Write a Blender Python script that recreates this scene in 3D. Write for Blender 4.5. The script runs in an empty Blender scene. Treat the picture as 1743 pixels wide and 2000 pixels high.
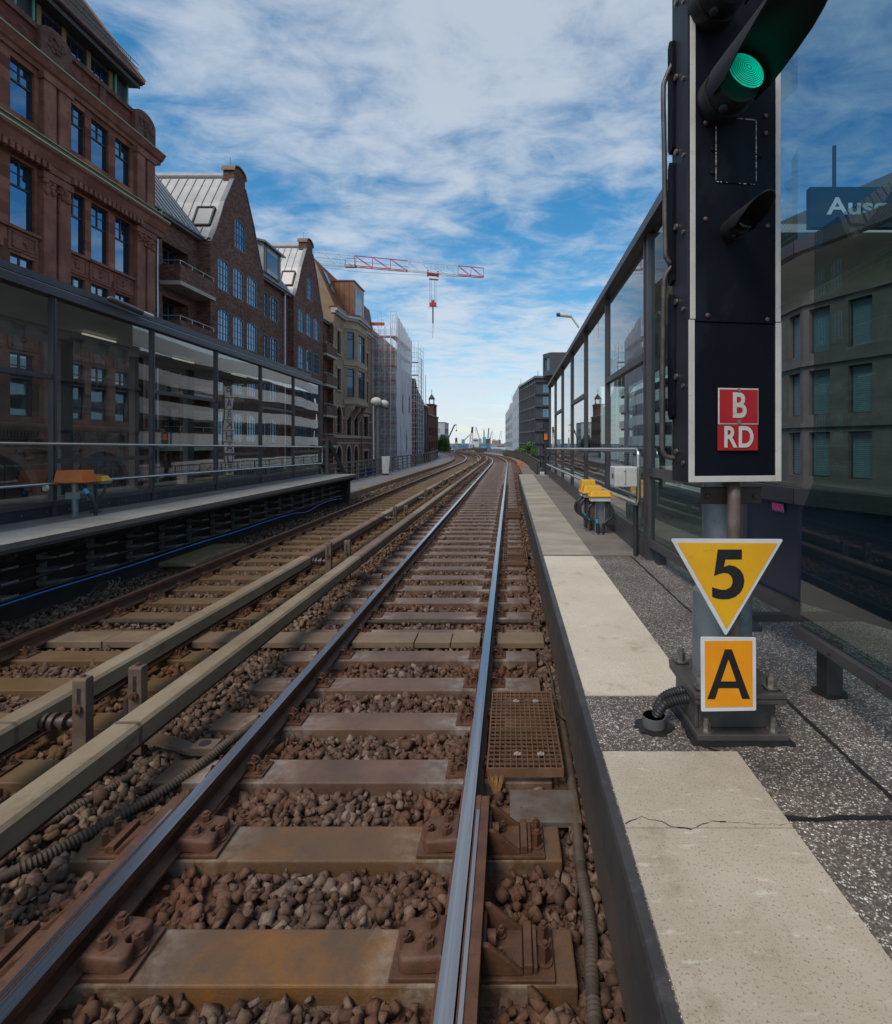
import bpy, bmesh, math, random
import numpy as np
from mathutils import Vector, Matrix
R = math.radians
random.seed(7)
SC = bpy.context.scene
COL = SC.collection
# ------------------------------------------------------------------ camera
F, PX, PY, HC = 1060.0, 996.0, 866.0, 1.93      # focal length in photo pixels, axis, eye height above rail top
cd = bpy.data.cameras.new('camera'); CAM = bpy.data.objects.new('camera', cd); COL.objects.link(CAM)
CAM.location = (0, 0, HC); CAM.rotation_euler = (R(90), 0, 0)
cd.sensor_fit = 'VERTICAL'; cd.sensor_height = 36; cd.sensor_width = 36
cd.lens = F / 2000 * 36
cd.shift_x = -(PX - 871.5) / 2000; cd.shift_y = -(1000 - PY) / 2000
cd.clip_start = 0.05; cd.clip_end = 9000
SC.camera = CAM
# ------------------------------------------------------------------ sky, sun, exposure
SUN_EL, SUN_AZ = 52.0, 212.0          # azimuth clockwise from the view direction: behind, to the left
wd = bpy.data.worlds.new("World"); SC.world = wd; wd.use_nodes = True
def sky():
    nt = wd.node_tree; N = nt.nodes; L = nt.links; N.clear()
    out = N.new('ShaderNodeOutputWorld'); bg = N.new('ShaderNodeBackground'); bg.inputs[1].default_value = 0.13
    st = N.new('ShaderNodeTexSky'); st.sky_type = 'NISHITA'; st.sun_disc = False
    st.sun_elevation = R(SUN_EL); st.sun_rotation = R(SUN_AZ); st.altitude = 50; st.air_density = 1.0; st.dust_density = 0.6; st.ozone_density = 2.0
    tc = N.new('ShaderNodeTexCoord'); sp = N.new('ShaderNodeSeparateXYZ'); L.new(tc.outputs['Generated'], sp.inputs[0])
    def m(op, a, b=None, c=None):
        n = N.new('ShaderNodeMath'); n.operation = op
        for i, q in enumerate((a, b, c)):
            if q is None: continue
            if isinstance(q, (int, float)): n.inputs[i].default_value = q
            else: L.new(q, n.inputs[i])
        return n.outputs[0]
    zz = m('MAXIMUM', sp.outputs[2], 0.0); den = m('ADD', zz, 0.10)
    u = m('DIVIDE', sp.outputs[0], den); v = m('DIVIDE', sp.outputs[1], den)
    cb = N.new('ShaderNodeCombineXYZ'); L.new(u, cb.inputs[0]); L.new(v, cb.inputs[1])
    def noise(scale, det, rough, loc, sc=(1, 1, 1), rot=0, dist=0.0):
        mp = N.new('ShaderNodeMapping'); mp.inputs['Location'].default_value = loc; mp.inputs['Scale'].default_value = sc
        mp.inputs['Rotation'].default_value = (0, 0, rot); L.new(cb.outputs[0], mp.inputs[0])
        n = N.new('ShaderNodeTexNoise'); n.inputs['Scale'].default_value = scale; n.inputs['Detail'].default_value = det
        n.inputs['Roughness'].default_value = rough; n.inputs['Distortion'].default_value = dist; L.new(mp.outputs[0], n.inputs[0])
        return n.outputs[0]
    big = noise(0.62, 3, 0.5, (15.5, 11.2, 0), (1, 0.9, 1), 0.5)
    mid = noise(1.7, 10, 0.60, (19.6, 12.5, 0), (1.0, 1.15, 1), 0.45, 0.35)
    fin = noise(5.5, 8, 0.62, (23.7, 13.8, 0), (0.9, 1.2, 1), -0.35, 0.4)
    s = m('ADD', m('MULTIPLY', big, 0.62), m('ADD', m('MULTIPLY', mid, 0.85), m('MULTIPLY', fin, 0.62)))
    # more cloud low over the horizon
    low = m('POWER', m('SUBTRACT', 1.0, m('MINIMUM', m('MULTIPLY', zz, 1.15), 1.0)), 3.0)
    def ramp(a, b, v):
        n = N.new('ShaderNodeMapRange'); n.interpolation_type = 'SMOOTHSTEP'; n.inputs[1].default_value = a; n.inputs[2].default_value = b; n.inputs[3].default_value = 0; n.inputs[4].default_value = v; L.new(zz, n.inputs[0]); return n.outputs[0]
    s2 = m('ADD', m('ADD', s, m('MULTIPLY', low, 0.20)), m('ADD', ramp(.36, .56, .17), ramp(.20, .34, -.11)))
    mr = N.new('ShaderNodeMapRange'); mr.interpolation_type = 'SMOOTHSTEP'
    mr.inputs[1].default_value = 0.86; mr.inputs[2].default_value = 1.28; L.new(s2, mr.inputs[0])
    fac = m('MULTIPLY', mr.outputs[0], 0.86)
    # cloud brightness: paler low, greyer in thick patches
    cr = N.new('ShaderNodeMixRGB'); cr.inputs[1].default_value = (4.1, 4.6, 5.3, 1); cr.inputs[2].default_value = (5.7, 6.35, 7.0, 1)
    L.new(m('POWER', m('SUBTRACT', 1.0, m('MINIMUM', zz, 1.0)), 2.2), cr.inputs[0])
    hs = N.new('ShaderNodeHueSaturation'); hs.inputs['Saturation'].default_value = 1.38; hs.inputs['Hue'].default_value = 0.488; hs.inputs['Value'].default_value = 1.15
    L.new(st.outputs[0], hs.inputs['Color'])
    mx = N.new('ShaderNodeMixRGB'); L.new(fac, mx.inputs[0]); L.new(hs.outputs[0], mx.inputs[1]); L.new(cr.outputs[0], mx.inputs[2])
    L.new(mx.outputs[0], bg.inputs[0]); L.new(bg.outputs[0], out.inputs[0])
sky()
sd = bpy.data.lights.new('sun', 'SUN'); sd.energy = 2.3; sd.angle = R(24); sd.color = (1.0, 0.885, 0.75)
so = bpy.data.objects.new('sun', sd); COL.objects.link(so)
_d = Vector((math.sin(R(SUN_AZ)) * math.cos(R(SUN_EL)), math.cos(R(SUN_AZ)) * math.cos(R(SUN_EL)), math.sin(R(SUN_EL))))
so.rotation_euler = (-_d).to_track_quat('-Z', 'Y').to_euler(); so.location = _d * 60
vs = SC.view_settings; vs.view_transform = 'Standard'; vs.look = 'None'; vs.gamma = 1; vs.exposure = 0.0; vs.use_curve_mapping = False
SC.cycles.max_bounces = 7; SC.cycles.transparent_max_bounces = 24; SC.cycles.glossy_bounces = 4; SC.cycles.caustics_reflective = False
# ------------------------------------------------------------------ helpers
def W(px, py, d):                       # a photo point at depth d metres, in the place's coordinates
    return Vector(((px - PX) * d / F, d, HC - (py - PY) * d / F))
class MB:
    def __init__(s): s.v = []; s.f = []; s.m = []
    def face(s, pts, m=0):
        b = len(s.v); s.v.extend([tuple(p) for p in pts]); s.f.append(tuple(range(b, b + len(pts)))); s.m.append(m)
    def box(s, x0, x1, y0, y1, z0, z1, m=0):
        if x0 > x1: x0, x1 = x1, x0
        if y0 > y1: y0, y1 = y1, y0
        if z0 > z1: z0, z1 = z1, z0
        b = len(s.v)
        s.v.extend([(x0, y0, z0), (x1, y0, z0), (x1, y1, z0), (x0, y1, z0), (x0, y0, z1), (x1, y0, z1), (x1, y1, z1), (x0, y1, z1)])
        for q in ((0, 3, 2, 1), (4, 5, 6, 7), (0, 1, 5, 4), (1, 2, 6, 5), (2, 3, 7, 6), (3, 0, 4, 7)):
            s.f.append(tuple(b + i for i in q)); s.m.append(m)
        return s
    def bar(s, p, q, w, h, up=(0, 0, 1), m=0):      # square bar from p to q
        p, q = Vector(p), Vector(q); t = (q - p).normalized(); up = Vector(up)
        if abs(t.dot(up)) > 0.97: up = Vector((0, 1, 0)) if abs(t.y) < 0.9 else Vector((1, 0, 0))
        a = t.cross(up).normalized() * (w / 2); c = a.cross(t).normalized() * (h / 2)
        b = len(s.v)
        for e in (p, q): s.v.extend([tuple(e - a - c), tuple(e + a - c), tuple(e + a + c), tuple(e - a + c)])
        for k in ((0, 1, 2, 3), (7, 6, 5, 4), (0, 4, 5, 1), (1, 5, 6, 2), (2, 6, 7, 3), (3, 7, 4, 0)):
            s.f.append(tuple(b + i for i in k)); s.m.append(m)
        return s
    def prism(s, pts, ax, a0, a1, m=0):             # polygon extruded along an axis; pts in the two other axes, in order
        def P(p, a): return (a, p[0], p[1]) if ax == 'x' else ((p[0], a, p[1]) if ax == 'y' else (p[0], p[1], a))
        b = len(s.v); n = len(pts)
        s.v.extend([P(p, a0) for p in pts] + [P(p, a1) for p in pts])
        s.f.append(tuple(b + i for i in range(n))[::-1]); s.m.append(m); s.f.append(tuple(b + n + i for i in range(n))); s.m.append(m)
        for i in range(n):
            j = (i + 1) % n; s.f.append((b + i, b + j, b + n + j, b + n + i)); s.m.append(m)
        return s
    def tube(s, pts, r, n=8, m=0, caps=True, rs=None):
        pts = [Vector(p) for p in pts]; K = len(pts); b = len(s.v); pu = None
        for i, p in enumerate(pts):
            t = ((pts[min(i + 1, K - 1)] - pts[max(i - 1, 0)])).normalized()
            if pu is None: pu = Vector((0, 0, 1)) if abs(t.z) < 0.9 else Vector((1, 0, 0))
            a = t.cross(pu).normalized(); c = a.cross(t).normalized(); pu = c
            rr = rs[i] if rs else r
            for k in range(n):
                w = 2 * math.pi * k / n; s.v.append(tuple(p + a * (rr * math.cos(w)) + c * (rr * math.sin(w))))
        for i in range(K - 1):
            for k in range(n):
                k2 = (k + 1) % n; s.f.append((b + i * n + k, b + i * n + k2, b + (i + 1) * n + k2, b + (i + 1) * n + k)); s.m.append(m)
        if caps:
            s.f.append(tuple(b + k for k in range(n))[::-1]); s.m.append(m); s.f.append(tuple(b + (K - 1) * n + k for k in range(n))); s.m.append(m)
        return s
    def cyl(s, p, q, r, r2=None, n=14, m=0): return s.tube([p, q], r, n, m, True, [r, r if r2 is None else r2])
    def ball(s, c, rx, ry=None, rz=None, nu=12, nv=8, m=0, rot=None):
        ry = rx if ry is None else ry; rz = rx if rz is None else rz; b = len(s.v); c = Vector(c)
        for i in range(nv + 1):
            a = math.pi * i / nv
            for k in range(nu):
                w = 2 * math.pi * k / nu
                d = Vector((rx * math.sin(a) * math.cos(w), ry * math.sin(a) * math.sin(w), rz * math.cos(a)))
                if rot: d = rot @ d
                s.v.append(tuple(c + d))
        for i in range(nv):
            for k in range(nu):
                k2 = (k + 1) % nu; s.f.append((b + i * nu + k, b + (i + 1) * nu + k, b + (i + 1) * nu + k2, b + i * nu + k2)); s.m.append(m)
        return s
    def hexnut(s, c, r, h, m=0, n=6, ax=(0, 0, 1)):
        c = Vector(c); ax = Vector(ax); return s.tube([c, c + ax * h], r, n, m)
    def xf(s, M):
        s.v = [tuple(M @ Vector(p)) for p in s.v]; return s
    def join(s, o, dm=0):
        b = len(s.v); s.v.extend(o.v); s.f.extend([tuple(b + i for i in q) for q in o.f]); s.m.extend([k + dm for k in o.m]); return s
    def mesh(s, name, mats, smooth=None):
        me = bpy.data.meshes.new(name); me.from_pydata(s.v, [], s.f); me.update()
        for k in (mats if isinstance(mats, (list, tuple)) else [mats]): me.materials.append(k)
        me.polygons.foreach_set('material_index', s.m)
        if smooth is not None:
            me.polygons.foreach_set('use_smooth', [True] * len(s.f)); me.set_sharp_from_angle(angle=R(smooth))
        me.update(); return me
    def build(s, name, mats, parent=None, smooth=None, bev=None, fixn=False, seg=2):
        me = s.mesh(name, mats, smooth)
        if fixn:
            bm = bmesh.new(); bm.from_mesh(me); bmesh.ops.recalc_face_normals(bm, faces=bm.faces); bm.to_mesh(me); bm.free()
        return link(name, me, parent, bev, seg)
def link(name, me, parent=None, bev=None, seg=2):
    o = bpy.data.objects.new(name, me); COL.objects.link(o)
    if parent is not None: o.parent = parent
    if bev:
        b = o.modifiers.new('bevel', 'BEVEL'); b.width = bev; b.segments = seg; b.limit_method = 'ANGLE'; b.angle_limit = R(35)
    return o
def tag(o, label, cat, group=None, kind=None):
    if label: o['label'] = label
    if cat: o['category'] = cat
    if group: o['group'] = group
    if kind: o['kind'] = kind
    return o
def thing(name, label, cat, group=None, loc=(0, 0, 0), rz=0.0):
    o = bpy.data.objects.new(name, None); COL.objects.link(o); o.location = loc; o.rotation_euler = (0, 0, rz); o.empty_display_size = 0.2
    return tag(o, label, cat, group)
def struct(o): o['kind'] = 'structure'; return o
def copy_tree(o, parent=None):
    c = o.copy(); COL.objects.link(c)
    if parent is not None: c.parent = parent; c.matrix_parent_inverse = o.matrix_parent_inverse.copy()
    for ch in list(KIDS.get(o, ())): copy_tree(ch, c)
    return c
KIDS = {}
def note_kids(root):                      # remember the children of a prototype once
    for o in [root] + list(root.children_recursive): KIDS[o] = list(o.children)
ORD = ['nearest', 'second', 'third', 'fourth', 'fifth', 'sixth', 'seventh', 'eighth', 'ninth', 'tenth', 'eleventh', 'twelfth', 'thirteenth', 'fourteenth', 'fifteenth',
       'sixteenth', 'seventeenth', 'eighteenth', 'nineteenth', 'twentieth']
# ------------------------------------------------------------------ materials
def mat(name, c1, c2=None, scale=4.0, rough=0.75, metal=0.0, bump=0.0, bscale=None, c3=None, s3=30.0, spec=0.5, det=6, lo=0.35, hi=0.68, rough2=None, coat=0.0, f3=0.5, lo3=.55, hi3=.7, stretch=None, obj=False):
    m = bpy.data.materials.new(name); m.use_nodes = True; nt = m.node_tree; N = nt.nodes; L = nt.links; p = N['Principled BSDF']
    p.inputs['Roughness'].default_value = rough; p.inputs['Metallic'].default_value = metal; p.inputs['Specular IOR Level'].default_value = spec
    if coat: p.inputs['Coat Weight'].default_value = coat; p.inputs['Coat Roughness'].default_value = 0.15
    if c2 is None and not bump: p.inputs['Base Color'].default_value = (*c1, 1); return m
    if obj: g = N.new('ShaderNodeTexCoord'); pos = g.outputs['Object']
    else: g = N.new('ShaderNodeNewGeometry'); pos = g.outputs['Position']
    if stretch:
        mp = N.new('ShaderNodeMapping'); mp.inputs['Scale'].default_value = stretch; L.new(pos, mp.inputs[0]); pos = mp.outputs[0]
    def noise(sc, d=det, ro=0.6):
        n = N.new('ShaderNodeTexNoise'); n.inputs['Scale'].default_value = sc; n.inputs['Detail'].default_value = d; n.inputs['Roughness'].default_value = ro
        L.new(pos, n.inputs['Vector']); return n.outputs[0]
    n1 = noise(scale)
    if c2 is not None:
        mr = N.new('ShaderNodeMapRange'); mr.interpolation_type = 'SMOOTHSTEP'; mr.inputs[1].default_value = lo; mr.inputs[2].default_value = hi; L.new(n1, mr.inputs[0])
        mx = N.new('ShaderNodeMixRGB'); L.new(mr.outputs[0], mx.inputs[0]); mx.inputs[1].default_value = (*c1, 1); mx.inputs[2].default_value = (*c2, 1); colr = mx.outputs[0]
        if rough2 is not None:
            rr = N.new('ShaderNodeMapRange'); rr.inputs[3].default_value = rough; rr.inputs[4].default_value = rough2; L.new(mr.outputs[0], rr.inputs[0]); L.new(rr.outputs[0], p.inputs['Roughness'])
        if c3 is not None:
            n3 = noise(s3, 5, 0.7); m3 = N.new('ShaderNodeMapRange'); m3.inputs[1].default_value = lo3; m3.inputs[2].default_value = hi3; m3.inputs[4].default_value = f3; L.new(n3, m3.inputs[0])
            x3 = N.new('ShaderNodeMixRGB'); L.new(m3.outputs[0], x3.inputs[0]); L.new(colr, x3.inputs[1]); x3.inputs[2].default_value = (*c3, 1); colr = x3.outputs[0]
        L.new(colr, p.inputs['Base Color'])
    else: p.inputs['Base Color'].default_value = (*c1, 1)
    if bump:
        nb = noise(bscale or scale * 6, 8, 0.65); b = N.new('ShaderNodeBump'); b.inputs['Strength'].default_value = min(1, bump); b.inputs['Distance'].default_value = 0.01 if bump <= 1 else 0.01 * bump
        L.new(nb, b.inputs['Height']); L.new(b.outputs[0], p.inputs['Normal'])
    return m
def brick_mat(name, cols, mortar, bw=0.24, bh=0.075, var=0.5, ms=0.012, bump=0.4, rough=0.9, dark=None):
    m = bpy.data.materials.new(name); m.use_nodes = True; nt = m.node_tree; N = nt.nodes; L = nt.links; p = N['Principled BSDF']; p.inputs['Roughness'].default_value = rough
    p.inputs['Specular IOR Level'].default_value = 0.25
    g = N.new('ShaderNodeNewGeometry'); sp = N.new('ShaderNodeSeparateXYZ'); L.new(g.outputs['Position'], sp.inputs[0])
    ad = N.new('ShaderNodeMath'); ad.operation = 'ADD'; L.new(sp.outputs[0], ad.inputs[0]); L.new(sp.outputs[1], ad.inputs[1])
    cb = N.new('ShaderNodeCombineXYZ'); L.new(ad.outputs[0], cb.inputs[0]); L.new(sp.outputs[2], cb.inputs[1])
    b = N.new('ShaderNodeTexBrick'); b.inputs['Scale'].default_value = 1; b.inputs['Brick Width'].default_value = bw; b.inputs['Row Height'].default_value = bh
    b.inputs['Mortar Size'].default_value = ms; b.inputs['Mortar Smooth'].default_value = 0.2; b.inputs['Bias'].default_value = 0.0
    b.inputs['Color1'].default_value = (*cols[0], 1); b.inputs['Color2'].default_value = (*cols[1], 1); b.inputs['Mortar'].default_value = (*mortar, 1); L.new(cb.outputs[0], b.inputs['Vector'])
    n = N.new('ShaderNodeTexNoise'); n.inputs['Scale'].default_value = 0.55; n.inputs['Detail'].default_value = 7; n.inputs['Roughness'].default_value = 0.65; L.new(g.outputs['Position'], n.inputs['Vector'])
    mr = N.new('ShaderNodeMapRange'); mr.inputs[1].default_value = 0.3; mr.inputs[2].default_value = 0.7; mr.inputs[3].default_value = 1 - var * 0.6; mr.inputs[4].default_value = 1 + var * 0.5; L.new(n.outputs[0], mr.inputs[0])
    mx = N.new('ShaderNodeMixRGB'); mx.blend_type = 'MULTIPLY'; mx.inputs[0].default_value = 1; L.new(b.outputs[0], mx.inputs[1]); L.new(mr.outputs[0], mx.inputs[2])
    # single odd bricks: a coarse cell noise
    vn = N.new('ShaderNodeTexWhiteNoise'); vn.noise_dimensions = '2D'
    sn = N.new('ShaderNodeVectorMath'); sn.operation = 'SNAP'; sn.inputs[1].default_value = (bw, bh, 1); L.new(cb.outputs[0], sn.inputs[0]); L.new(sn.outputs[0], vn.inputs['Vector'])
    vr = N.new('ShaderNodeMapRange'); vr.inputs[3].default_value = 0.62; vr.inputs[4].default_value = 1.3; L.new(vn.outputs['Value'], vr.inputs[0])
    m2 = N.new('ShaderNodeMixRGB'); m2.blend_type = 'MULTIPLY'; m2.inputs[0].default_value = 1; L.new(mx.outputs[0], m2.inputs[1]); L.new(vr.outputs[0], m2.inputs[2])
    L.new(m2.outputs[0], p.inputs['Base Color'])
    bp = N.new('ShaderNodeBump'); bp.inputs['Strength'].default_value = bump; bp.inputs['Distance'].default_value = 0.01; bp.invert = True; L.new(b.outputs['Fac'], bp.inputs['Height']); L.new(bp.outputs[0], p.inputs['Normal'])
    return m
def glass_mat(name, tint, gain=1.0, rough=0.0, base=0.0, wave=0.0, refl=(1, 1, 1)):
    m = bpy.data.materials.new(name); m.use_nodes = True; nt = m.node_tree; N = nt.nodes; L = nt.links; N.clear()
    out = N.new('ShaderNodeOutputMaterial'); t = N.new('ShaderNodeBsdfTransparent'); t.inputs[0].default_value = (*tint, 1)
    g = N.new('ShaderNodeBsdfGlossy'); g.inputs['Roughness'].default_value = rough; g.inputs[0].default_value = (*refl, 1); fr = N.new('ShaderNodeFresnel'); fr.inputs[0].default_value = 1.5
    gb = N.new('ShaderNodeNewGeometry'); im = N.new('ShaderNodeMath'); im.operation = 'MULTIPLY_ADD'; im.inputs[1].default_value = 1 / 1.5 - 1.5; im.inputs[2].default_value = 1.5; L.new(gb.outputs['Backfacing'], im.inputs[0]); L.new(im.outputs[0], fr.inputs[0])
    k = N.new('ShaderNodeMath'); k.operation = 'MULTIPLY_ADD'; k.inputs[1].default_value = gain; k.inputs[2].default_value = base; k.use_clamp = True; L.new(fr.outputs[0], k.inputs[0])
    if wave:
        ge = N.new('ShaderNodeNewGeometry'); no = N.new('ShaderNodeTexNoise'); no.inputs['Scale'].default_value = 0.9; no.inputs['Detail'].default_value = 1; L.new(ge.outputs['Position'], no.inputs['Vector'])
        bp = N.new('ShaderNodeBump'); bp.inputs['Strength'].default_value = 1; bp.inputs['Distance'].default_value = wave; L.new(no.outputs[0], bp.inputs['Height']); L.new(bp.outputs[0], g.inputs['Normal'])
    x = N.new('ShaderNodeMixShader'); L.new(k.outputs[0], x.inputs[0]); L.new(t.outputs[0], x.inputs[1]); L.new(g.outputs[0], x.inputs[2]); L.new(x.outputs[0], out.inputs[0])
    return m
def pane_mat(name, base, rough=0.03, spec=1.0, wave=0.004):
    m = bpy.data.materials.new(name); m.use_nodes = True; nt = m.node_tree; N = nt.nodes; L = nt.links; p = N['Principled BSDF']
    p.inputs['Base Color'].default_value = (*base, 1); p.inputs['Roughness'].default_value = rough; p.inputs['IOR'].default_value = 2.0; p.inputs['Specular IOR Level'].default_value = spec; p.inputs['Specular Tint'].default_value = (.50, .74, 1.0, 1)
    if wave:
        g = N.new('ShaderNodeNewGeometry'); no = N.new('ShaderNodeTexNoise'); no.inputs['Scale'].default_value = 0.8; no.inputs['Detail'].default_value = 1; L.new(g.outputs['Position'], no.inputs['Vector'])
        bp = N.new('ShaderNodeBump'); bp.inputs['Strength'].default_value = 1; bp.inputs['Distance'].default_value = wave; L.new(no.outputs[0], bp.inputs['Height']); L.new(bp.outputs[0], p.inputs['Normal'])
    return m
def emis_mat(name, c, e):
    m = bpy.data.materials.new(name); m.use_nodes = True; p = m.node_tree.nodes['Principled BSDF']; p.inputs['Base Color'].default_value = (*c, 1)
    p.inputs['Emission Color'].default_value = (*c, 1); p.inputs['Emission Strength'].default_value = e; p.inputs['Roughness'].default_value = 0.15; return m
# ================================================================== the viaduct
ST = -6.0                                  # street level below rail top
_h = 0.5; _off = [0.0]; _th = []
def _theta(y):
    if y < 50: return 0.0
    if y < 108: return 0.21 * (y - 50) / 58
    if y < 160: return 0.21 * (1 - (y - 108) / 52)
    return 0.0
for i in range(1, 1000): _off.append(_off[-1] + math.tan(_theta((i - 0.5) * _h)) * _h)
def P(y, lat, z=0.0):                      # station y along the line, lateral offset
    if y <= 50: return Vector((lat, y, z))
    i = min(int(y / _h), 998); o = _off[i] + (_off[i + 1] - _off[i]) * (y / _h - i); t = _theta(y)
    return Vector((-o + lat * math.cos(t), y + lat * math.sin(t), z))
def stations(a, b, s0=6.0, s1=1.5):
    r = [a]
    while r[-1] < b: r.append(min(b, r[-1] + (s0 if r[-1] < 44 and r[-1] + s0 <= 50 else s1)))
    return r
def sweep(mb, prof, a, b, m=0, mf=None):   # closed profile (lat, z) swept along the line
    n = len(prof); base = len(mb.v); ss = stations(a, b)
    for y in ss: mb.v.extend([tuple(P(y, q[0], q[1])) for q in prof])
    for i in range(len(ss) - 1):
        for k in range(n):
            k2 = (k + 1) % n; mb.f.append((base + i * n + k, base + (i + 1) * n + k, base + (i + 1) * n + k2, base + i * n + k2)); mb.m.append(mf[k] if mf else m)
    mb.f.append(tuple(base + k for k in range(n))); mb.m.append(m); mb.f.append(tuple(base + (len(ss) - 1) * n + k for k in range(n))[::-1]); mb.m.append(m)
    return mb
RR = (-0.222, -1.727); RL = (-3.375, -4.88); CR = -0.975; CL = -4.1275
SLT = -0.165                                # sleeper top
# ---- materials of the track
def ballast_mat(name, island=True):
    m = bpy.data.materials.new(name); m.use_nodes = True; nt = m.node_tree; N = nt.nodes; L = nt.links; p = N['Principled BSDF']; p.inputs['Roughness'].default_value = 0.85; p.inputs['Specular IOR Level'].default_value = 0.3
    g = N.new('ShaderNodeNewGeometry'); sp = N.new('ShaderNodeSeparateXYZ'); L.new(g.outputs['Position'], sp.inputs[0])
    cr = N.new('ShaderNodeValToRGB'); cr.color_ramp.elements[0].color = (0.06, 0.040, 0.030, 1); cr.color_ramp.elements[1].color = (0.27, 0.205, 0.155, 1)
    e = cr.color_ramp.elements.new(0.5); e.color = (0.125, 0.076, 0.050, 1); e = cr.color_ramp.elements.new(0.78); e.color = (0.15, 0.112, 0.09, 1)
    if island: L.new(g.outputs['Random Per Island'], cr.inputs[0])
    else:
        w = N.new('ShaderNodeTexVoronoi'); w.inputs['Scale'].default_value = 16; L.new(g.outputs['Position'], w.inputs['Vector']); L.new(w.outputs['Color'], cr.inputs[0])
    n = N.new('ShaderNodeTexNoise'); n.inputs['Scale'].default_value = 1.3; n.inputs['Detail'].default_value = 4; L.new(g.outputs['Position'], n.inputs['Vector'])
    # iron dust lies thick beside the rails
    prev = None
    for x in RR + RL:
        a = N.new('ShaderNodeMath'); a.operation = 'SUBTRACT'; L.new(sp.outputs[0], a.inputs[0]); a.inputs[1].default_value = x
        b = N.new('ShaderNodeMath'); b.operation = 'ABSOLUTE'; L.new(a.outputs[0], b.inputs[0])
        if prev is None: prev = b
        else:
            c = N.new('ShaderNodeMath'); c.operation = 'MINIMUM'; L.new(prev.outputs[0], c.inputs[0]); L.new(b.outputs[0], c.inputs[1]); prev = c
    mr = N.new('ShaderNodeMapRange'); mr.interpolation_type = 'SMOOTHSTEP'; mr.inputs[1].default_value = 0.05; mr.inputs[2].default_value = 0.75; mr.inputs[3].default_value = 1; mr.inputs[4].default_value = 0.22; L.new(prev.outputs[0], mr.inputs[0])
    ad = N.new('ShaderNodeMath'); ad.operation = 'MULTIPLY'; L.new(mr.outputs[0], ad.inputs[0]); mr2 = N.new('ShaderNodeMapRange'); mr2.inputs[1].default_value = 0.3; mr2.inputs[2].default_value = 0.65; mr2.inputs[3].default_value = 0.35; mr2.inputs[4].default_value = 1; L.new(n.outputs[0], mr2.inputs[0]); L.new(mr2.outputs[0], ad.inputs[1])
    lf = N.new('ShaderNodeMapRange'); lf.inputs[1].default_value = -3.0; lf.inputs[2].default_value = -1.8; L.new(sp.outputs[0], lf.inputs[0])
    rc = N.new('ShaderNodeMixRGB'); rc.inputs[1].default_value = (0.135, 0.062, 0.020, 1); rc.inputs[2].default_value = (0.13, 0.056, 0.030, 1); L.new(lf.outputs[0], rc.inputs[0])
    mx = N.new('ShaderNodeMixRGB'); L.new(ad.outputs[0], mx.inputs[0]); L.new(cr.outputs[0], mx.inputs[1]); L.new(rc.outputs[0], mx.inputs[2])
    n2 = N.new('ShaderNodeTexNoise'); n2.inputs['Scale'].default_value = 60; n2.inputs['Detail'].default_value = 5; L.new(g.outputs['Position'], n2.inputs['Vector'])
    v = N.new('ShaderNodeMapRange'); v.inputs[1].default_value = 0.3; v.inputs[2].default_value = 0.7; v.inputs[3].default_value = 0.72; v.inputs[4].default_value = 1.25; L.new(n2.outputs[0], v.inputs[0])
    mm = N.new('ShaderNodeMixRGB'); mm.blend_type = 'MULTIPLY'; mm.inputs[0].default_value = 1; L.new(mx.outputs[0], mm.inputs[1]); L.new(v.outputs[0], mm.inputs[2]); L.new(mm.outputs[0], p.inputs['Base Color'])
    bp = N.new('ShaderNodeBump'); bp.inputs['Strength'].default_value = 0.3 if island else 0.6; bp.inputs['Distance'].default_value = 0.004 if island else 0.04
    L.new(n2.outputs[0], bp.inputs['Height'])
    L.new(bp.outputs[0], p.inputs['Normal'])
    return m
M_ball = ballast_mat('ballast_stone'); M_bed = ballast_mat('ballast_ground', False)
M_rust = mat('rusty_steel', (0.088, 0.042, 0.025), (0.14, 0.065, 0.037), 9, 0.6, 0, 0.35, 60, c3=(0.045, 0.028, 0.021), s3=25, spec=.4)
M_rust2 = mat('orange_rust', (0.21, 0.112, 0.062), (0.14, 0.078, 0.046), 6, 0.7, 0, 0.3, 50, c3=(0.19, 0.085, 0.03), s3=14)
M_head = mat('polished_rail_top', (0.44, 0.43, 0.44), (0.33, 0.30, 0.30), 3, 0.16, 1.0, stretch=(14, 0.15, 14), rough2=0.27)
M_dull = mat('rail_top_worn', (0.17, 0.085, 0.06), (0.26, 0.15, 0.12), 3, 0.38, 0.7, stretch=(40, 0.4, 40))
M_sl = mat('sleeper_face', (0.115, 0.066, 0.042), (0.175, 0.102, 0.066), 2.2, 0.46, 0, 0.25, 70, c3=(0.075, 0.045, 0.03), s3=3.2, f3=0.6, lo3=0.5, hi3=0.68, rough2=0.6, spec=0.5)
M_slL = mat('sleeper_face_ochre', (0.125, 0.070, 0.024), (0.165, 0.105, 0.05), 1.8, 0.6, 0, 0.25, 70, c3=(0.22, 0.088, 0.018), s3=2.5, f3=0.8)
M_sl1 = mat('sleeper_face_rusty', (0.115, 0.070, 0.042), (0.17, 0.083, 0.030), 2.0, 0.5, 0, 0.3, 80, c3=(0.25, 0.105, 0.018), s3=1.7, f3=0.85, spec=0.45, lo3=.5, hi3=.66)
M_cov = mat('conductor_cover', (0.21, 0.150, 0.088), (0.29, 0.225, 0.145), 2.2, 0.68, 0, 0.2, 60, c3=(0.14, 0.092, 0.055), s3=7, f3=0.75, stretch=(1, .5, 1))
M_covR = mat('conductor_cover_rusty', (0.15, 0.088, 0.058), (0.21, 0.13, 0.088), 3, 0.65, 0, 0.15, 60, c3=(0.11, 0.06, 0.045), s3=8)
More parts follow.
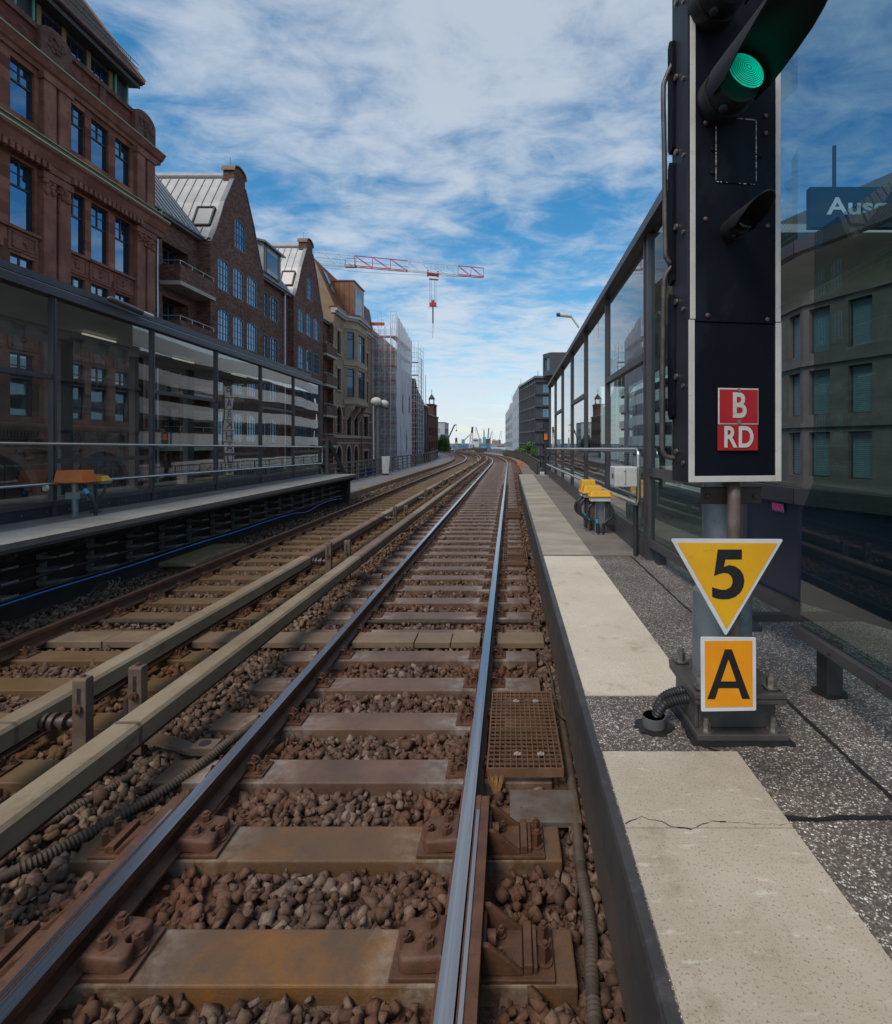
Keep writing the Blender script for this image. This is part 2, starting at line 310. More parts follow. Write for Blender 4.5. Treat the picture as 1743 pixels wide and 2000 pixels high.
M_post = mat('conductor_post', (0.105, 0.070, 0.048), (0.15, 0.105, 0.075), 8, 0.7, 0, 0.2, 60, c3=(0.15, 0.07, 0.03), s3=5)
M_blackp = mat('black_plastic', (0.018, 0.018, 0.02), (0.03, 0.03, 0.033), 20, 0.5)
M_cond = mat('brown_conduit', (0.060, 0.043, 0.031), (0.095, 0.068, 0.048), 12, 0.75, 0, 0.1)
M_dark = mat('dark_steel', (0.035, 0.033, 0.034), (0.055, 0.052, 0.052), 6, 0.55, 0.2)
def dusty(m, rails):                        # pale brake dust lying on the sleepers beside the fastenings
    nt = m.node_tree; N = nt.nodes; L = nt.links; p = N['Principled BSDF']; lk = [l for l in L if l.to_socket == p.inputs['Base Color']][0]; src = lk.from_socket
    g = N.new('ShaderNodeNewGeometry'); sp = N.new('ShaderNodeSeparateXYZ'); L.new(g.outputs['Position'], sp.inputs[0]); prev = None
    for x in rails:
        a = N.new('ShaderNodeMath'); a.operation = 'SUBTRACT'; a.inputs[1].default_value = x; L.new(sp.outputs[0], a.inputs[0]); b = N.new('ShaderNodeMath'); b.operation = 'ABSOLUTE'; L.new(a.outputs[0], b.inputs[0])
        if prev is None: prev = b
        else: c = N.new('ShaderNodeMath'); c.operation = 'MINIMUM'; L.new(prev.outputs[0], c.inputs[0]); L.new(b.outputs[0], c.inputs[1]); prev = c
    r = N.new('ShaderNodeMapRange'); r.interpolation_type = 'SMOOTHSTEP'; r.inputs[1].default_value = .10; r.inputs[2].default_value = .50; r.inputs[3].default_value = 1; r.inputs[4].default_value = 0; L.new(prev.outputs[0], r.inputs[0])
    n = N.new('ShaderNodeTexNoise'); n.inputs['Scale'].default_value = 7; n.inputs['Detail'].default_value = 8; n.inputs['Roughness'].default_value = .7; L.new(g.outputs['Position'], n.inputs['Vector'])
    q = N.new('ShaderNodeMapRange'); q.inputs[1].default_value = .42; q.inputs[2].default_value = .66; L.new(n.outputs[0], q.inputs[0])
    k = N.new('ShaderNodeMath'); k.operation = 'MULTIPLY'; L.new(r.outputs[0], k.inputs[0]); L.new(q.outputs[0], k.inputs[1]); k2 = N.new('ShaderNodeMath'); k2.operation = 'MULTIPLY'; k2.inputs[1].default_value = .8; L.new(k.outputs[0], k2.inputs[0])
    x = N.new('ShaderNodeMixRGB'); L.new(k2.outputs[0], x.inputs[0]); L.new(src, x.inputs[1]); x.inputs[2].default_value = (.38, .33, .28, 1); L.new(x.outputs[0], p.inputs['Base Color'])
dusty(M_sl, RR); dusty(M_sl1, RR)
# ---- deck, bed
mb = MB(); sweep(mb, [(-9.3, -0.33), (1.95, -0.33), (1.95, -1.5), (-9.3, -1.5)], -2.0, 235)
struct(mb.build('viaduct_deck', mat('viaduct_concrete', (0.13, 0.12, 0.11), (0.19, 0.18, 0.165), 1.2, 0.85)))
mb = MB()
for lat0, lat1, n in ((-6.5, 0.86, 40),):
    ss = list(np.arange(-1.0, 30, 0.15)) + list(np.arange(30, 235, 0.8)); b = len(mb.v); rr = random.Random(3)
    for y in ss:
        for k in range(n + 1):
            l = lat0 + (lat1 - lat0) * k / n; z = -0.247 + rr.uniform(-0.012, 0.012) - (0.0 if -6.2 < l < 0.6 else 0.06)
            mb.v.append(tuple(P(y, l, z)))
    for i in range(len(ss) - 1):
        for k in range(n):
            mb.f.append((b + i * (n + 1) + k, b + i * (n + 1) + k + 1, b + (i + 1) * (n + 1) + k + 1, b + (i + 1) * (n + 1) + k)); mb.m.append(0)
struct(mb.build('track_bed', M_bed))
# ---- loose stones
SP = 0.628; SY0 = 2.22; NS = 92
def stones():
    rng = np.random.default_rng(11); protos = []
    for s in range(22):
        bm = bmesh.new()
        sx, sy, sz = rng.uniform(0.7, 1.25), rng.uniform(0.55, .95), rng.uniform(0.35, 0.75)
        for c8 in range(8 + s % 3):
            d = np.array([1 if c8 & 1 else -1, 1 if c8 & 2 else -1, 1 if c8 & 4 else -1], float) * rng.uniform(.45, 1.0, 3) if c8 < 8 else rng.normal(size=3) * .75
            bm.verts.new((d[0] * sx, d[1] * sy, d[2] * sz))
        bmesh.ops.convex_hull(bm, input=bm.verts)
        for v in [v for v in bm.verts if not v.link_faces]: bm.verts.remove(v)
        bmesh.ops.triangulate(bm, faces=bm.faces); bm.verts.index_update()
        protos.append((np.array([v.co[:] for v in bm.verts]), np.array([[v.index for v in f.verts] for f in bm.faces]))); bm.free()
    V = []; Fc = []; base = 0
    def lay(y0, y1, l0, l1, dens, r0, r1, zc, zs):
        nonlocal base
        n = int((y1 - y0) * (l1 - l0) * dens)
        ys = rng.uniform(y0, y1, n); ls = rng.uniform(l0, l1, n); rs = rng.uniform(r0, r1, n) * np.where(rng.random(n) < 0.3, 0.62, 1.0) * np.where(rng.random(n) < 0.12, 1.3, 1.0) * 1.12
        zz = rng.normal(zc, zs, n); q = rng.normal(size=(n, 4)); q /= np.linalg.norm(q, axis=1)[:, None]; kinds = rng.integers(0, len(protos), n)
        for i in range(n):
            y, l = ys[i], ls[i]; k = round((y - SY0) / SP); dy = abs(y - SY0 - k * SP)
            if ((-2.24 < l < 0.30) or (-5.40 < l < -2.86)) and dy < 0.125 + rs[i] * 0.75: continue
            if min(abs(l - x) for x in RR + RL) < 0.07 + rs[i] * 0.6: continue
            if 5.62 < y < 5.98 and l < 0.36: continue
            if y < 3.05 and (0 < l - RR[0] < 0.16 or 0 < RR[1] - l < 0.16): continue
            w, x, yq, z = q[i]
            Rm = np.array([[1 - 2 * (yq * yq + z * z), 2 * (x * yq - z * w), 2 * (x * z + yq * w)], [2 * (x * yq + z * w), 1 - 2 * (x * x + z * z), 2 * (yq * z - x * w)], [2 * (x * z - yq * w), 2 * (yq * z + x * w), 1 - 2 * (x * x + yq * yq)]])
            pv, pf = protos[kinds[i]]; c = P(y, l, zz[i] - (0.0 if -6.1 < l < 0.55 else 0.05))
            V.append((pv * rs[i]) @ Rm.T + np.array(c)); Fc.append(pf + base); base += len(pv)
    lay(1.75, 5.0, -2.6, 0.75, 900, 0.022, 0.040, -0.222, 0.016)
    lay(2.6, 5.0, -5.6, -2.6, 760, 0.022, 0.040, -0.222, 0.016)
    lay(5.0, 9.5, -5.95, 0.78, 520, 0.024, 0.042, -0.222, 0.016)
    lay(9.5, 18, -6.0, 0.8, 260, 0.028, 0.045, -0.222, 0.016)
    lay(18, 40, -6.1, 0.8, 90, 0.03, 0.05, -0.22, 0.016)
    V = np.concatenate(V).astype(np.float32); Fc = np.concatenate(Fc).astype(np.int32)
    me = bpy.data.meshes.new('ballast_stones'); me.vertices.add(len(V)); me.vertices.foreach_set('co', V.ravel())
    me.loops.add(len(Fc) * 3); me.loops.foreach_set('vertex_index', Fc.ravel()); me.polygons.add(len(Fc))
    me.polygons.foreach_set('loop_start', np.arange(0, len(Fc) * 3, 3, dtype=np.int32)); me.update(calc_edges=True); me.materials.append(M_ball)
    o = link('ballast_stones', me); tag(o, 'rust stained crushed stone ballast between the sleepers', 'ballast', kind='stuff')
stones()
# ---- rails
def rail_prof(x):
    p = [(-.0335, 0.0), (.0335, 0.0), (.0345, -.012), (.0325, -.040), (.010, -.052), (.008, -.118), (.0625, -.134), (.0625, -.149), (-.0625, -.149), (-.0625, -.134), (-.008, -.118), (-.010, -.052), (-.0325, -.040), (-.0345, -.012)]
    return [(x + a, b) for a, b in p]
for x, lab, top in ((RR[0], 'bright running rail nearest the right platform edge', 1), (RR[1], 'bright running rail at the left of the near track', 1),
                    (RL[1], 'dull brown running rail nearest the left platform', 2), (RL[0], 'rusty running rail beside the left conductor rail cover', 2)):
    mb = MB(); pf = rail_prof(x); mf = [0] * len(pf); mf[0] = top
    n0 = len(pf); sweep(mb, pf, -1.0, 40 if top == 2 else 232, 0, mf)
    if top == 2: sweep(mb, pf, 40.02, 232, 0, [1] + [0] * (n0 - 1))
    o = mb.build('running_rail', [M_rust, M_head, M_dull], smooth=50)
    tag(o, lab, 'rail', 'running rails')
# expansion joint tongues beside the two near rails
for x, sgn, lab in ((RR[0], 1, 'rusty expansion joint rail on the platform side of the right rail'), (RR[1], -1, 'rusty expansion joint rail outside the left rail of the near track')):
    mb = MB(); a, b = x + sgn * 0.040, x + sgn * 0.112
    lo, hi = min(a, b), max(a, b)
    yl = 2.98
    mid = lo + 0.022 if sgn > 0 else hi - 0.022
    br = [lo + .004, mid + .006] if sgn > 0 else [mid - .006, hi - .004]
    mb.prism([(lo, -.149), (hi, -.149), (hi, -.004), (br[1], -.004), (br[1] - .002, 0), (br[0] + .002, 0), (br[0], -.004), (lo, -.004)], 'y', 0.4, yl, 0)
    o = mb.build('expansion_joint_rail', [M_rust, M_head], bev=0.003)
    mb = MB(); mb.box(br[0] + .004, br[1] - .004, 0.4, yl - 0.12, 0.0005, 0.0015); mb.build('shiny_tread', M_head, o)
    tag(o, lab, 'rail', 'expansion joint rails')
# ---- sleepers
def hexb(mb, x, y, z, r=0.017, h=0.026, m=0, n=6, cap=True):
    mb.cyl((x, y, z), (x, y, z + 0.008), r * 1.55, None, 14, m); mb.cyl((x, y, z + 0.008), (x, y, z + 0.008 + h), r, None, n, m)
    if cap: mb.cyl((x, y, z + 0.008 + h), (x, y, z + 0.02 + h), r * 0.55, None, 8, m)
def plate_parts(s, gx, rich):
    mb = MB(); mb.box(gx - .18, gx + .18, -.085, .085, 0.0, 0.016)
    if not rich:
        for sg in (-1, 1):
            mb.box(gx + sg * .062, gx + sg * .105, -.03, .03, .016, .048)
            for yy in (-.05, .05): mb.cyl((gx + sg * .142, yy, .016), (gx + sg * .142, yy, .056), .017, None, 6)
            mb.cyl((gx + sg * .088, 0, .048), (gx + sg * .088, 0, .078), .016, None, 6)
        mb.build('rail_fastening', M_rust, s); return
    bp = mb.build('base_plate', M_rust, s, bev=.003)
    for sg in (-1, 1):
        mb = MB(); mb.prism([(gx + sg * .05, .034), (gx + sg * .062, .045), (gx + sg * .10, .045), (gx + sg * .115, .036), (gx + sg * .115, .016), (gx + sg * .072, .016), (gx + sg * .066, .030), (gx + sg * .05, .026)], 'y', -.032, .032)
        pts = [(gx + sg * (.085 + .026 * math.cos(t)), -.036 + .0 * t, .044 + .026 * math.sin(t)) for t in np.linspace(-.6, 3.7, 9)]
        mb.tube(pts, .007, 6); mb.tube([(a, -b, c) for a, b, c in pts], .007, 6)
        mb.build('rail_clip', M_rust, bp, smooth=40, fixn=True)
        mb = MB(); hexb(mb, gx + sg * .088, 0, .05); mb.build('clip_bolt', M_rust, bp, smooth=30)
        for yy in (-.052, .052):
            mb = MB(); hexb(mb, gx + sg * .146, yy, .016, .015, .03, n=4 if (yy > 0) else 6); mb.build('screw_spike', M_rust, bp, smooth=30)
def cast_chair(s, gx, sg):                       # big cast chair with three bolts on the gauge side, sg points away from the rail
    mb = MB(); mb.box(gx + sg * .035, gx + sg * .25, -.115, .115, 0, .018); pl = mb.build('chair_plate', M_rust, s, bev=.003)
    def arc(cx, cy, r, a0, a1, n): return [(cx + r * math.cos(t), cy + r * math.sin(t)) for t in np.linspace(a0, a1, n)]
    out = [(.04, -.10), (.19, -.10)] + arc(.19, -.07, .03, -1.57, 0.4, 4) + [(.215, -.045)] + arc(.20, 0, .036, -1.2, -5.08, 9) + [(.215, .045)] + arc(.19, .07, .03, -.4, 1.57, 4) + [(.04, .10)]
    pts = [(gx + sg * a, b) for a, b in out]
    mb = MB(); n = len(pts); b0 = len(mb.v)
    lev = [(.018, 1.0), (.060, 1.0), (.072, .96), (.078, .86)]; cx, cy = gx + sg * .12, 0
    for z, k in lev: mb.v.extend([(cx + (p[0] - cx) * k, cy + (p[1] - cy) * k, z + (.012 if abs(p[0] - gx) < .06 else 0)) for p in pts])
    for i in range(len(lev) - 1):
        for k in range(n): mb.f.append((b0 + i * n + k, b0 + i * n + (k + 1) % n, b0 + (i + 1) * n + (k + 1) % n, b0 + (i + 1) * n + k)); mb.m.append(0)
    mb.f.append(tuple(b0 + (len(lev) - 1) * n + k for k in range(n))); mb.m.append(0)
    ch = mb.build('cast_chair', M_rust, s, smooth=50, fixn=True)
    for yy in (-.048, .048):
        mb = MB(); hexb(mb, gx + sg * .105, yy, .076, .026, .034); mb.build('chair_bolt', M_rust, ch, smooth=30)
    mb = MB(); hexb(mb, gx + sg * .205, 0, .018, .024, .058, n=4); mb.build('chair_bolt', M_rust, ch, smooth=30)
def side_bracket(s, gx, sg):                     # gusseted bracket outside the rail
    mb = MB(); mb.box(gx + sg * .11, gx + sg * .40, -.12, .12, 0, .016); pl = mb.build('bracket_plate', M_rust, s, bev=.003)
    mb = MB(); X = lambda a: gx + sg * a
    for y0 in (-.105, .083):
        q = [(X(.112), .016), (X(.275), .016), (X(.275), .03), (X(.14), .135), (X(.112), .135)]
        mb.prism(q, 'y', y0, y0 + .022)
    mb.box(X(.112), X(.275), -.083, .083, .016, .034); mb.box(X(.112), X(.128), -.083, .083, .034, .12)
    br = mb.build('side_bracket', M_rust, s, bev=.006, fixn=True)
    mb = MB(); mb.box(X(.278), X(.312), -.10, .10, .016, .056); mb.box(X(.316), X(.332), -.095, .095, .016, .044); mb.build('clamp_bar', M_rust, pl, bev=.003)
    for yy in (-.045, .045):
        mb = MB(); hexb(mb, X(.362), yy, .016, .021, .062, n=4); mb.build('bracket_bolt', M_rust, pl, smooth=30)
    for xx, yy in ((.185, .05), (.185, -.05)):
        mb = MB(); hexb(mb, X(xx), yy, .034, .014, .024); mb.build('bracket_bolt', M_rust, br, smooth=30)
    mb = MB(); mb.cyl((X(.128), 0, .075), (X(.165), 0, .075), .028, None, 12); mb.build('bracket_stud', M_rust, br, smooth=40)
def sleeper_root(c, k, track):
    y = SY0 + SP * k; p = P(y, c, SLT); s = MB(); s.box(-1.24, 1.24, -.125, .125, -.16, 0)
    return s, p, -_theta(y)
PROTO = {}
def make_sleeper(track, k):
    c = CR if track == 'near' else CL; rails = RR if track == 'near' else RL; y = SY0 + SP * k
    kind = 'chair' if (track == 'near' and k < 2) else ('rich' if k < 11 else ('plain' if k < 40 else 'far'))
    m = (M_sl1 if k < 2 else M_sl) if track == 'near' else M_slL
    key = (track, kind, m.name)
    if key not in PROTO:
        mb = MB(); mb.box(-1.24, 1.24, -.125, .125, -.16, 0); s = mb.build('sleeper', m, bev=.008)
        for gx in rails:
            g = gx - c
            if kind == 'chair':
                sg = -1 if g > 0 else 1
                cast_chair(s, g, sg); side_bracket(s, g, -sg)
            elif kind in ('rich', 'plain'): plate_parts(s, g, kind == 'rich')
        PROTO[key] = s; note_kids(s)
    else: s = copy_tree(PROTO[key])
    s.location = P(y, c, SLT); s.rotation_euler = (0, 0, _theta(y))
    if track == 'near':
        if k < 2: lab = ('ochre stained sleeper closest to the camera with cast chairs', 'second sleeper from the camera with cast chairs and gusseted brackets')[k]
        elif k < 20: lab = '%s sleeper from the camera under the bright rails' % ORD[k]
        else: lab = 'brown sleeper in the distant run of the near track'
        g = 'sleepers of the near track'
    else:
        lab = ('%s sleeper from the camera under the dull left track' % ORD[k - 2]) if 2 <= k < 21 else 'ochre sleeper in the distant run of the left track'
        g = 'sleepers of the left track'
    tag(s, lab, 'sleeper', g)
for k in range(0, NS): make_sleeper('near', k)
for k in range(2, NS): make_sleeper('left', k)
# ---- cable duct boards across both tracks
t = thing('cable_duct_cover', 'flat brown duct boards laid between sleepers across both tracks', 'duct cover')
yb0, yb1 = 5.64, 5.95
rr = random.Random(5); Mbd = mat('duct_board', (0.17, 0.115, 0.07), (0.24, 0.17, 0.10), 2.5, 0.6, 0, 0.2, 60, c3=(0.13, 0.075, 0.05), s3=5)
for a, b in ((-5.0, -4.25), (-4.24, -3.45), (-3.30, -2.65), (-2.64, -1.82), (-1.64, -1.0), (-0.99, -0.62), (-0.61, -0.31), (-0.13, 0.36)):
    mb = MB(); mb.box(a, b, yb0 + rr.uniform(-.01, .01), yb1 + rr.uniform(-.01, .01), -.20, -.135 + rr.uniform(-.006, .006)); mb.build('board', Mbd, t, bev=.005)
# ---- conductor rails with covers
def conductor(x0, x1, lab, posts, px, side, covm):
    t = thing('conductor_rail', lab, 'conductor rail', 'covered conductor rails')
    mb = MB(); top, bot = 0.23, 0.105
    segs = [-1.0] + [3.30 + 4.9 * i for i in range(0, 46)]
    for i in range(len(segs) - 1):
        j = i; mm = 1 if (i % 3 == 2 and i > 1) else 0
        pr = [(x0 + .004, bot), (x0, bot + .02), (x0, top - .02), (x0 + .02, top), (x1 - .02, top), (x1, top - .02), (x1, bot), (x1 - .012, bot), (x1 - .012, top - .03), (x0 + .03, top - .03), (x0 + .03, bot)]
        sweep(mb, pr, segs[i] + .004, segs[i + 1] - .004, mm)
    cov = mb.build('cover', [covm, M_covR], t, smooth=25)
    mb = MB()
    for y in segs[1:]:
        sweep(mb, [(x0 - .004, bot), (x0 - .004, top - .02), (x0 + .018, top + .003), (x1 - .018, top + .003), (x1 + .004, top - .02), (x1 + .004, bot)], y - .012, y + .012)
    mb.build('joint_band', M_post, cov)
    mb = MB(); xm = (x0 + x1) / 2; sweep(mb, [(xm - .03, .04), (xm + .03, .04), (xm + .03, .06), (xm + .01, .07), (xm + .01, .12), (xm - .01, .12), (xm - .01, .07), (xm - .03, .06)], -1, 230); mb.build('contact_rail', M_rust, t)
    proto = None
    for i, y in enumerate(posts):
        if proto is None:
            mb = MB(); mb.prism([(-.035, 0), (.035, 0), (.035, .575), (.028, .59), (-.028, .59), (-.035, .575)], 'x', -.045, .045); 
            po = mb.build('post', M_post, t, bev=.006)
            mb = MB(); mb.box(-.012, .012, -.0365, -.034, .42, .53); mb.build('slot', M_blackp, po)
            mb = MB(); mb.cyl((0, -.036, .40), (0, -.055, .40), .026, None, 16); mb.cyl((0, -.055, .40), (0, -.075, .40), .013, None, 6); mb.build('post_bolt', M_rust, po, smooth=40)
            mb = MB(); mb.cyl((0, 0, .59), (0, 0, .605), .015, None, 6); mb.build('cap_bolt', M_rust, po)
            gap = abs((x1 if side > 0 else x0) - px) - .045
            mb = MB(); s = -side
            for q, r in ((0.0, .035), (.25, .055), (.45, .035), (.6, .055), (.85, .055)):
                mb.cyl((s * (.045 + gap * q), .0, .30), (s * (.045 + gap * (q + .15)), .0, .30), r, None, 16)
            mb.cyl((s * .045, 0, .30), (s * (.045 + gap), 0, .30), .026, None, 12); mb.build('insulator', mat('insulator_brown', (.055, .035, .028), (.08, .052, .04), 8, .45), po, smooth=40)
            # bowed foot and its slotted plate
            mb = MB(); fx = (-2.12 - px) if side < 0 else .10
            pts = [(.03, .0, .10), (fx * .35, 0, .085), (fx * .7, 0, .05), (fx - .05, 0, .022), (fx + .10, 0, .018)]
            for a, b in zip(pts[:-1], pts[1:]): mb.bar(a, b, .10, .022)
            mb.build('foot', M_post, po, smooth=50)
            mb = MB(); mb.box(fx - .02, fx + .14, -.06, .06, .006, .062); mb.build('foot_plate', M_post, po, bev=.004)
            mb = MB(); mb.cyl((fx + .055, 0, .0625), (fx + .055, 0, .0645), .038, None, 18); mb.build('plate_hole', M_blackp, po)
            proto = po; note_kids(po)
        else: po = copy_tree(proto, t)
        po.location = P(y, px, SLT); po.rotation_euler = (0, 0, _theta(y))
conductor(-3.167, -3.0, 'brown covered conductor rail beside the left track', [3.50 + 4.75 * i for i in range(0, 38)], -2.752, 1, M_cov)
conductor(-2.42, -2.245, 'brown covered conductor rail in front, beside the near track', [3.68 + 4.75 * i for i in range(0, 38)], -2.52, -1, M_cov)
# ---- corrugated conduits and cables
def ribbed(pts, r, name, m, lab, cat, amp=.12, pitch=.02, group=None, n=10):
    pts = [Vector(p) for p in pts]; out = []
    K = len(pts)
    for i in range(K - 1):
        p0, p1, p2, p3 = pts[max(i - 1, 0)], pts[i], pts[i + 1], pts[min(i + 2, K - 1)]
        st = max(2, int((p2 - p1).length / (pitch / 2)))
        for s in range(st):
            u = s / st
            out.append(0.5 * ((2 * p1) + (p2 - p0) * u + (2 * p0 - 5 * p1 + 4 * p2 - p3) * u * u + (3 * p1 - p0 - 3 * p2 + p3) * u ** 3))
    out.append(pts[-1]); rs = [r * (1 + (amp if i % 2 else -amp)) for i in range(len(out))]
    mb = MB(); mb.tube(out, r, n, rs=rs); o = mb.build(name, m, smooth=60); return tag(o, lab, cat, group)
def spline(pts, st=8):
    pts = [Vector(p) for p in pts]; out = []; K = len(pts)
    for i in range(K - 1):
        p0, p1, p2, p3 = pts[max(i - 1, 0)], pts[i], pts[i + 1], pts[min(i + 2, K - 1)]
        for s in range(st):
            u = s / st; out.append(0.5 * ((2 * p1) + (p2 - p0) * u + (2 * p0 - 5 * p1 + 4 * p2 - p3) * u * u + (3 * p1 - p0 - 3 * p2 + p3) * u ** 3))
    return out + [pts[-1]]
GC = 'corrugated cable conduits'
ribbed([(.295, 1.6, -.185), (.315, 2.05, -.18), (.352, 2.38, -.18), (.354, 2.72, -.18), (.38, 3.2, -.18), (.39, 3.7, -.185), (.40, 4.2, -.2), (.43, 4.8, -.22)], .027, 'corrugated_conduit', M_cond, 'brown corrugated conduit running along the ballast under the platform edge', 'conduit', group=GC)
ribbed([(-3.0, 2.2, -.20), (-2.50, 2.62, -.185), (-2.26, 2.95, -.175), (-2.06, 3.35, -.16), (-1.93, 3.75, -.125), (-1.86, 4.1, -.15), (-1.74, 4.38, -.175), (-1.5, 4.5, -.22)], .029, 'corrugated_conduit', M_cond, 'brown corrugated conduit curving from bottom left under the left bright rail', 'conduit', group=GC)
ribbed([(-3.1, 2.50, -.20), (-2.68, 2.86, -.19), (-2.50, 3.2, -.185), (-2.42, 3.5, -.20), (-2.40, 3.9, -.22)], .025, 'corrugated_conduit', M_cond, 'brown corrugated conduit beneath the near conductor rail', 'conduit', group=GC)
ribbed([(-2.2, 6.37, -.20), (-1.6, 6.36, -.165), (-1.0, 6.37, -.17), (-.4, 6.36, -.165), (.1, 6.38, -.17), (.36, 6.40, -.17)], .027, 'corrugated_conduit', M_cond, 'brown corrugated conduit crossing between the bright rails', 'conduit', group=GC)
ribbed([(-5.6, 6.45, -.19), (-5.1, 6.40, -.18), (-4.6, 6.38, -.165), (-4.0, 6.37, -.165), (-3.3, 6.38, -.17), (-2.7, 6.38, -.2)], .03, 'corrugated_conduit', M_cond, 'grey brown corrugated conduit crossing the left track', 'conduit', group=GC)
for pts, r, lab in (([(.36, 6.40, -.17), (.50, 6.5, -.15), (.72, 6.75, -.10)], .032, 'thick brown cable rising from ballast to the platform underside'),
                    ([(.37, 5.82, -.17), (.5, 5.95, -.15), (.72, 6.2, -.1)], .03, 'thick brown cable leaving the duct board beside the platform'),
                    ([(.30, 5.4, -.17), (.36, 5.0, -.15), (.37, 4.5, -.16), (.39, 4.15, -.15), (.52, 3.9, -.1)], .010, 'thin brown cable looping beside the grating'),
                    ([(-2.85, 4.05, -.17), (-2.87, 4.07, .0), (-2.80, 4.05, .06), (-2.72, 3.98, -.05), (-2.6, 3.9, -.19)], .024, 'short bent brown cable standing between the conductor rails')):
    mb = MB(); mb.tube(spline(pts), r, 10); tag(mb.build('track_cable', M_cond, smooth=60), lab, 'cable', 'track side cables')
# ---- gratings beside the right rail
M_ygr = mat('ochre_grating', (.20, .155, .085), (.15, .11, .06), 5, .7)
def grating(x0, x1, y0, y1, top, lab, bars=True, gm=None):
    gm = gm or M_rust2
    t = thing('grating', lab, 'grating', 'gratings beside the near track', ((x0 + x1) / 2, (y0 + y1) / 2, top)); w, d = (x1 - x0) / 2, (y1 - y0) / 2
    mb = MB(); th = .006
    nx = int(round((x1 - x0) / .035)); ny = int(round((y1 - y0) / .048)) if bars else 6
    for i in range(nx + 1): x = -w + 2 * w * i / nx; mb.box(x - .0022, x + .0022, -d, d, -.03, 0)
    for j in range(ny + 1): y = -d + 2 * d * j / ny; mb.box(-w, w, y - .002, y + .002, -.012, -.0008)
    mb.build('bar_mesh', gm, t)
    mb = MB(); mb.box(-w - .006, w + .006, -d - .008, -d - .003, -.055, .001); mb.box(-w - .006, w + .006, d + .003, d + .008, -.055, .001)
    mb.box(-w - .007, -w - .003, -d, d, -.055, .001); mb.box(w + .003, w + .007, -d, d, -.055, .001); mb.build('edge_frame', gm, t)
    mb = MB(); mb.box(-w + .02, w - .02, -d + .03, d - .03, -.19, -.15)
    for q in (-.5, 0, .5): mb.box(-w + .05, w - .05, d * q * 1.3 - .03, d * q * 1.3 + .03, -.15, -.08)
    mb.build('tray', M_rust, t)
    if bars:
        for sx in (-.2, .45):
            for sy in (-.72, .68):
                mb = MB(); mb.box(w * sx - .022, w * sx + .022, d * sy - .012, d * sy + .012, -.001, .006); mb.cyl((w * sx, d * sy, .006), (w * sx, d * sy, .014), .008, None, 8); mb.build('clamp', mat('grating_clamp', (.35, .30, .26), None, rough=.5), t)
    return t
grating(-.135, .325, 3.34, 4.36, -.065, 'rusty mesh grating beside the right rail, nearest the camera')
grating(-.11, .30, 9.15, 10.4, -.065, 'second rusty grating along the right rail, seen past the first', False)
grating(-.10, .29, 15.0, 16.7, -.065, 'farthest rusty grating along the right rail by the platform', False)
grating(-5.75, -5.15, 8.9, 10.6, -.03, 'brown slatted grating beside the dull left rail', False, M_ygr)
mb = MB(); mb.box(.0, .40, 2.99, 3.27, -.19, -.155); o = mb.build('steel_plate', mat('stained_plate', (.20, .17, .15), (.13, .08, .05), 5, .4, .3, .1, c3=(.25, .12, .04), s3=8), bev=.004)
tag(o, 'stained steel plate in front of the nearest grating', 'plate')
# frayed earthing rope beside the rail
mb = MB(); rr = random.Random(4)
for i in range(26):
    a = rr.uniform(-.05, .05); mb.tube([(-.08 + a * .3, 3.28, -.19), (-.085 + a * .9, 3.31, -.14), (-.085 + a * 1.3, 3.36 + rr.uniform(-.01, .02), -.09)], .0035, 5)
tag(mb.build('frayed_rope', mat('rope', (.26, .14, .05), (.18, .09, .03), 30, .8)), 'frayed orange rope end hanging by the nearest grating', 'rope')
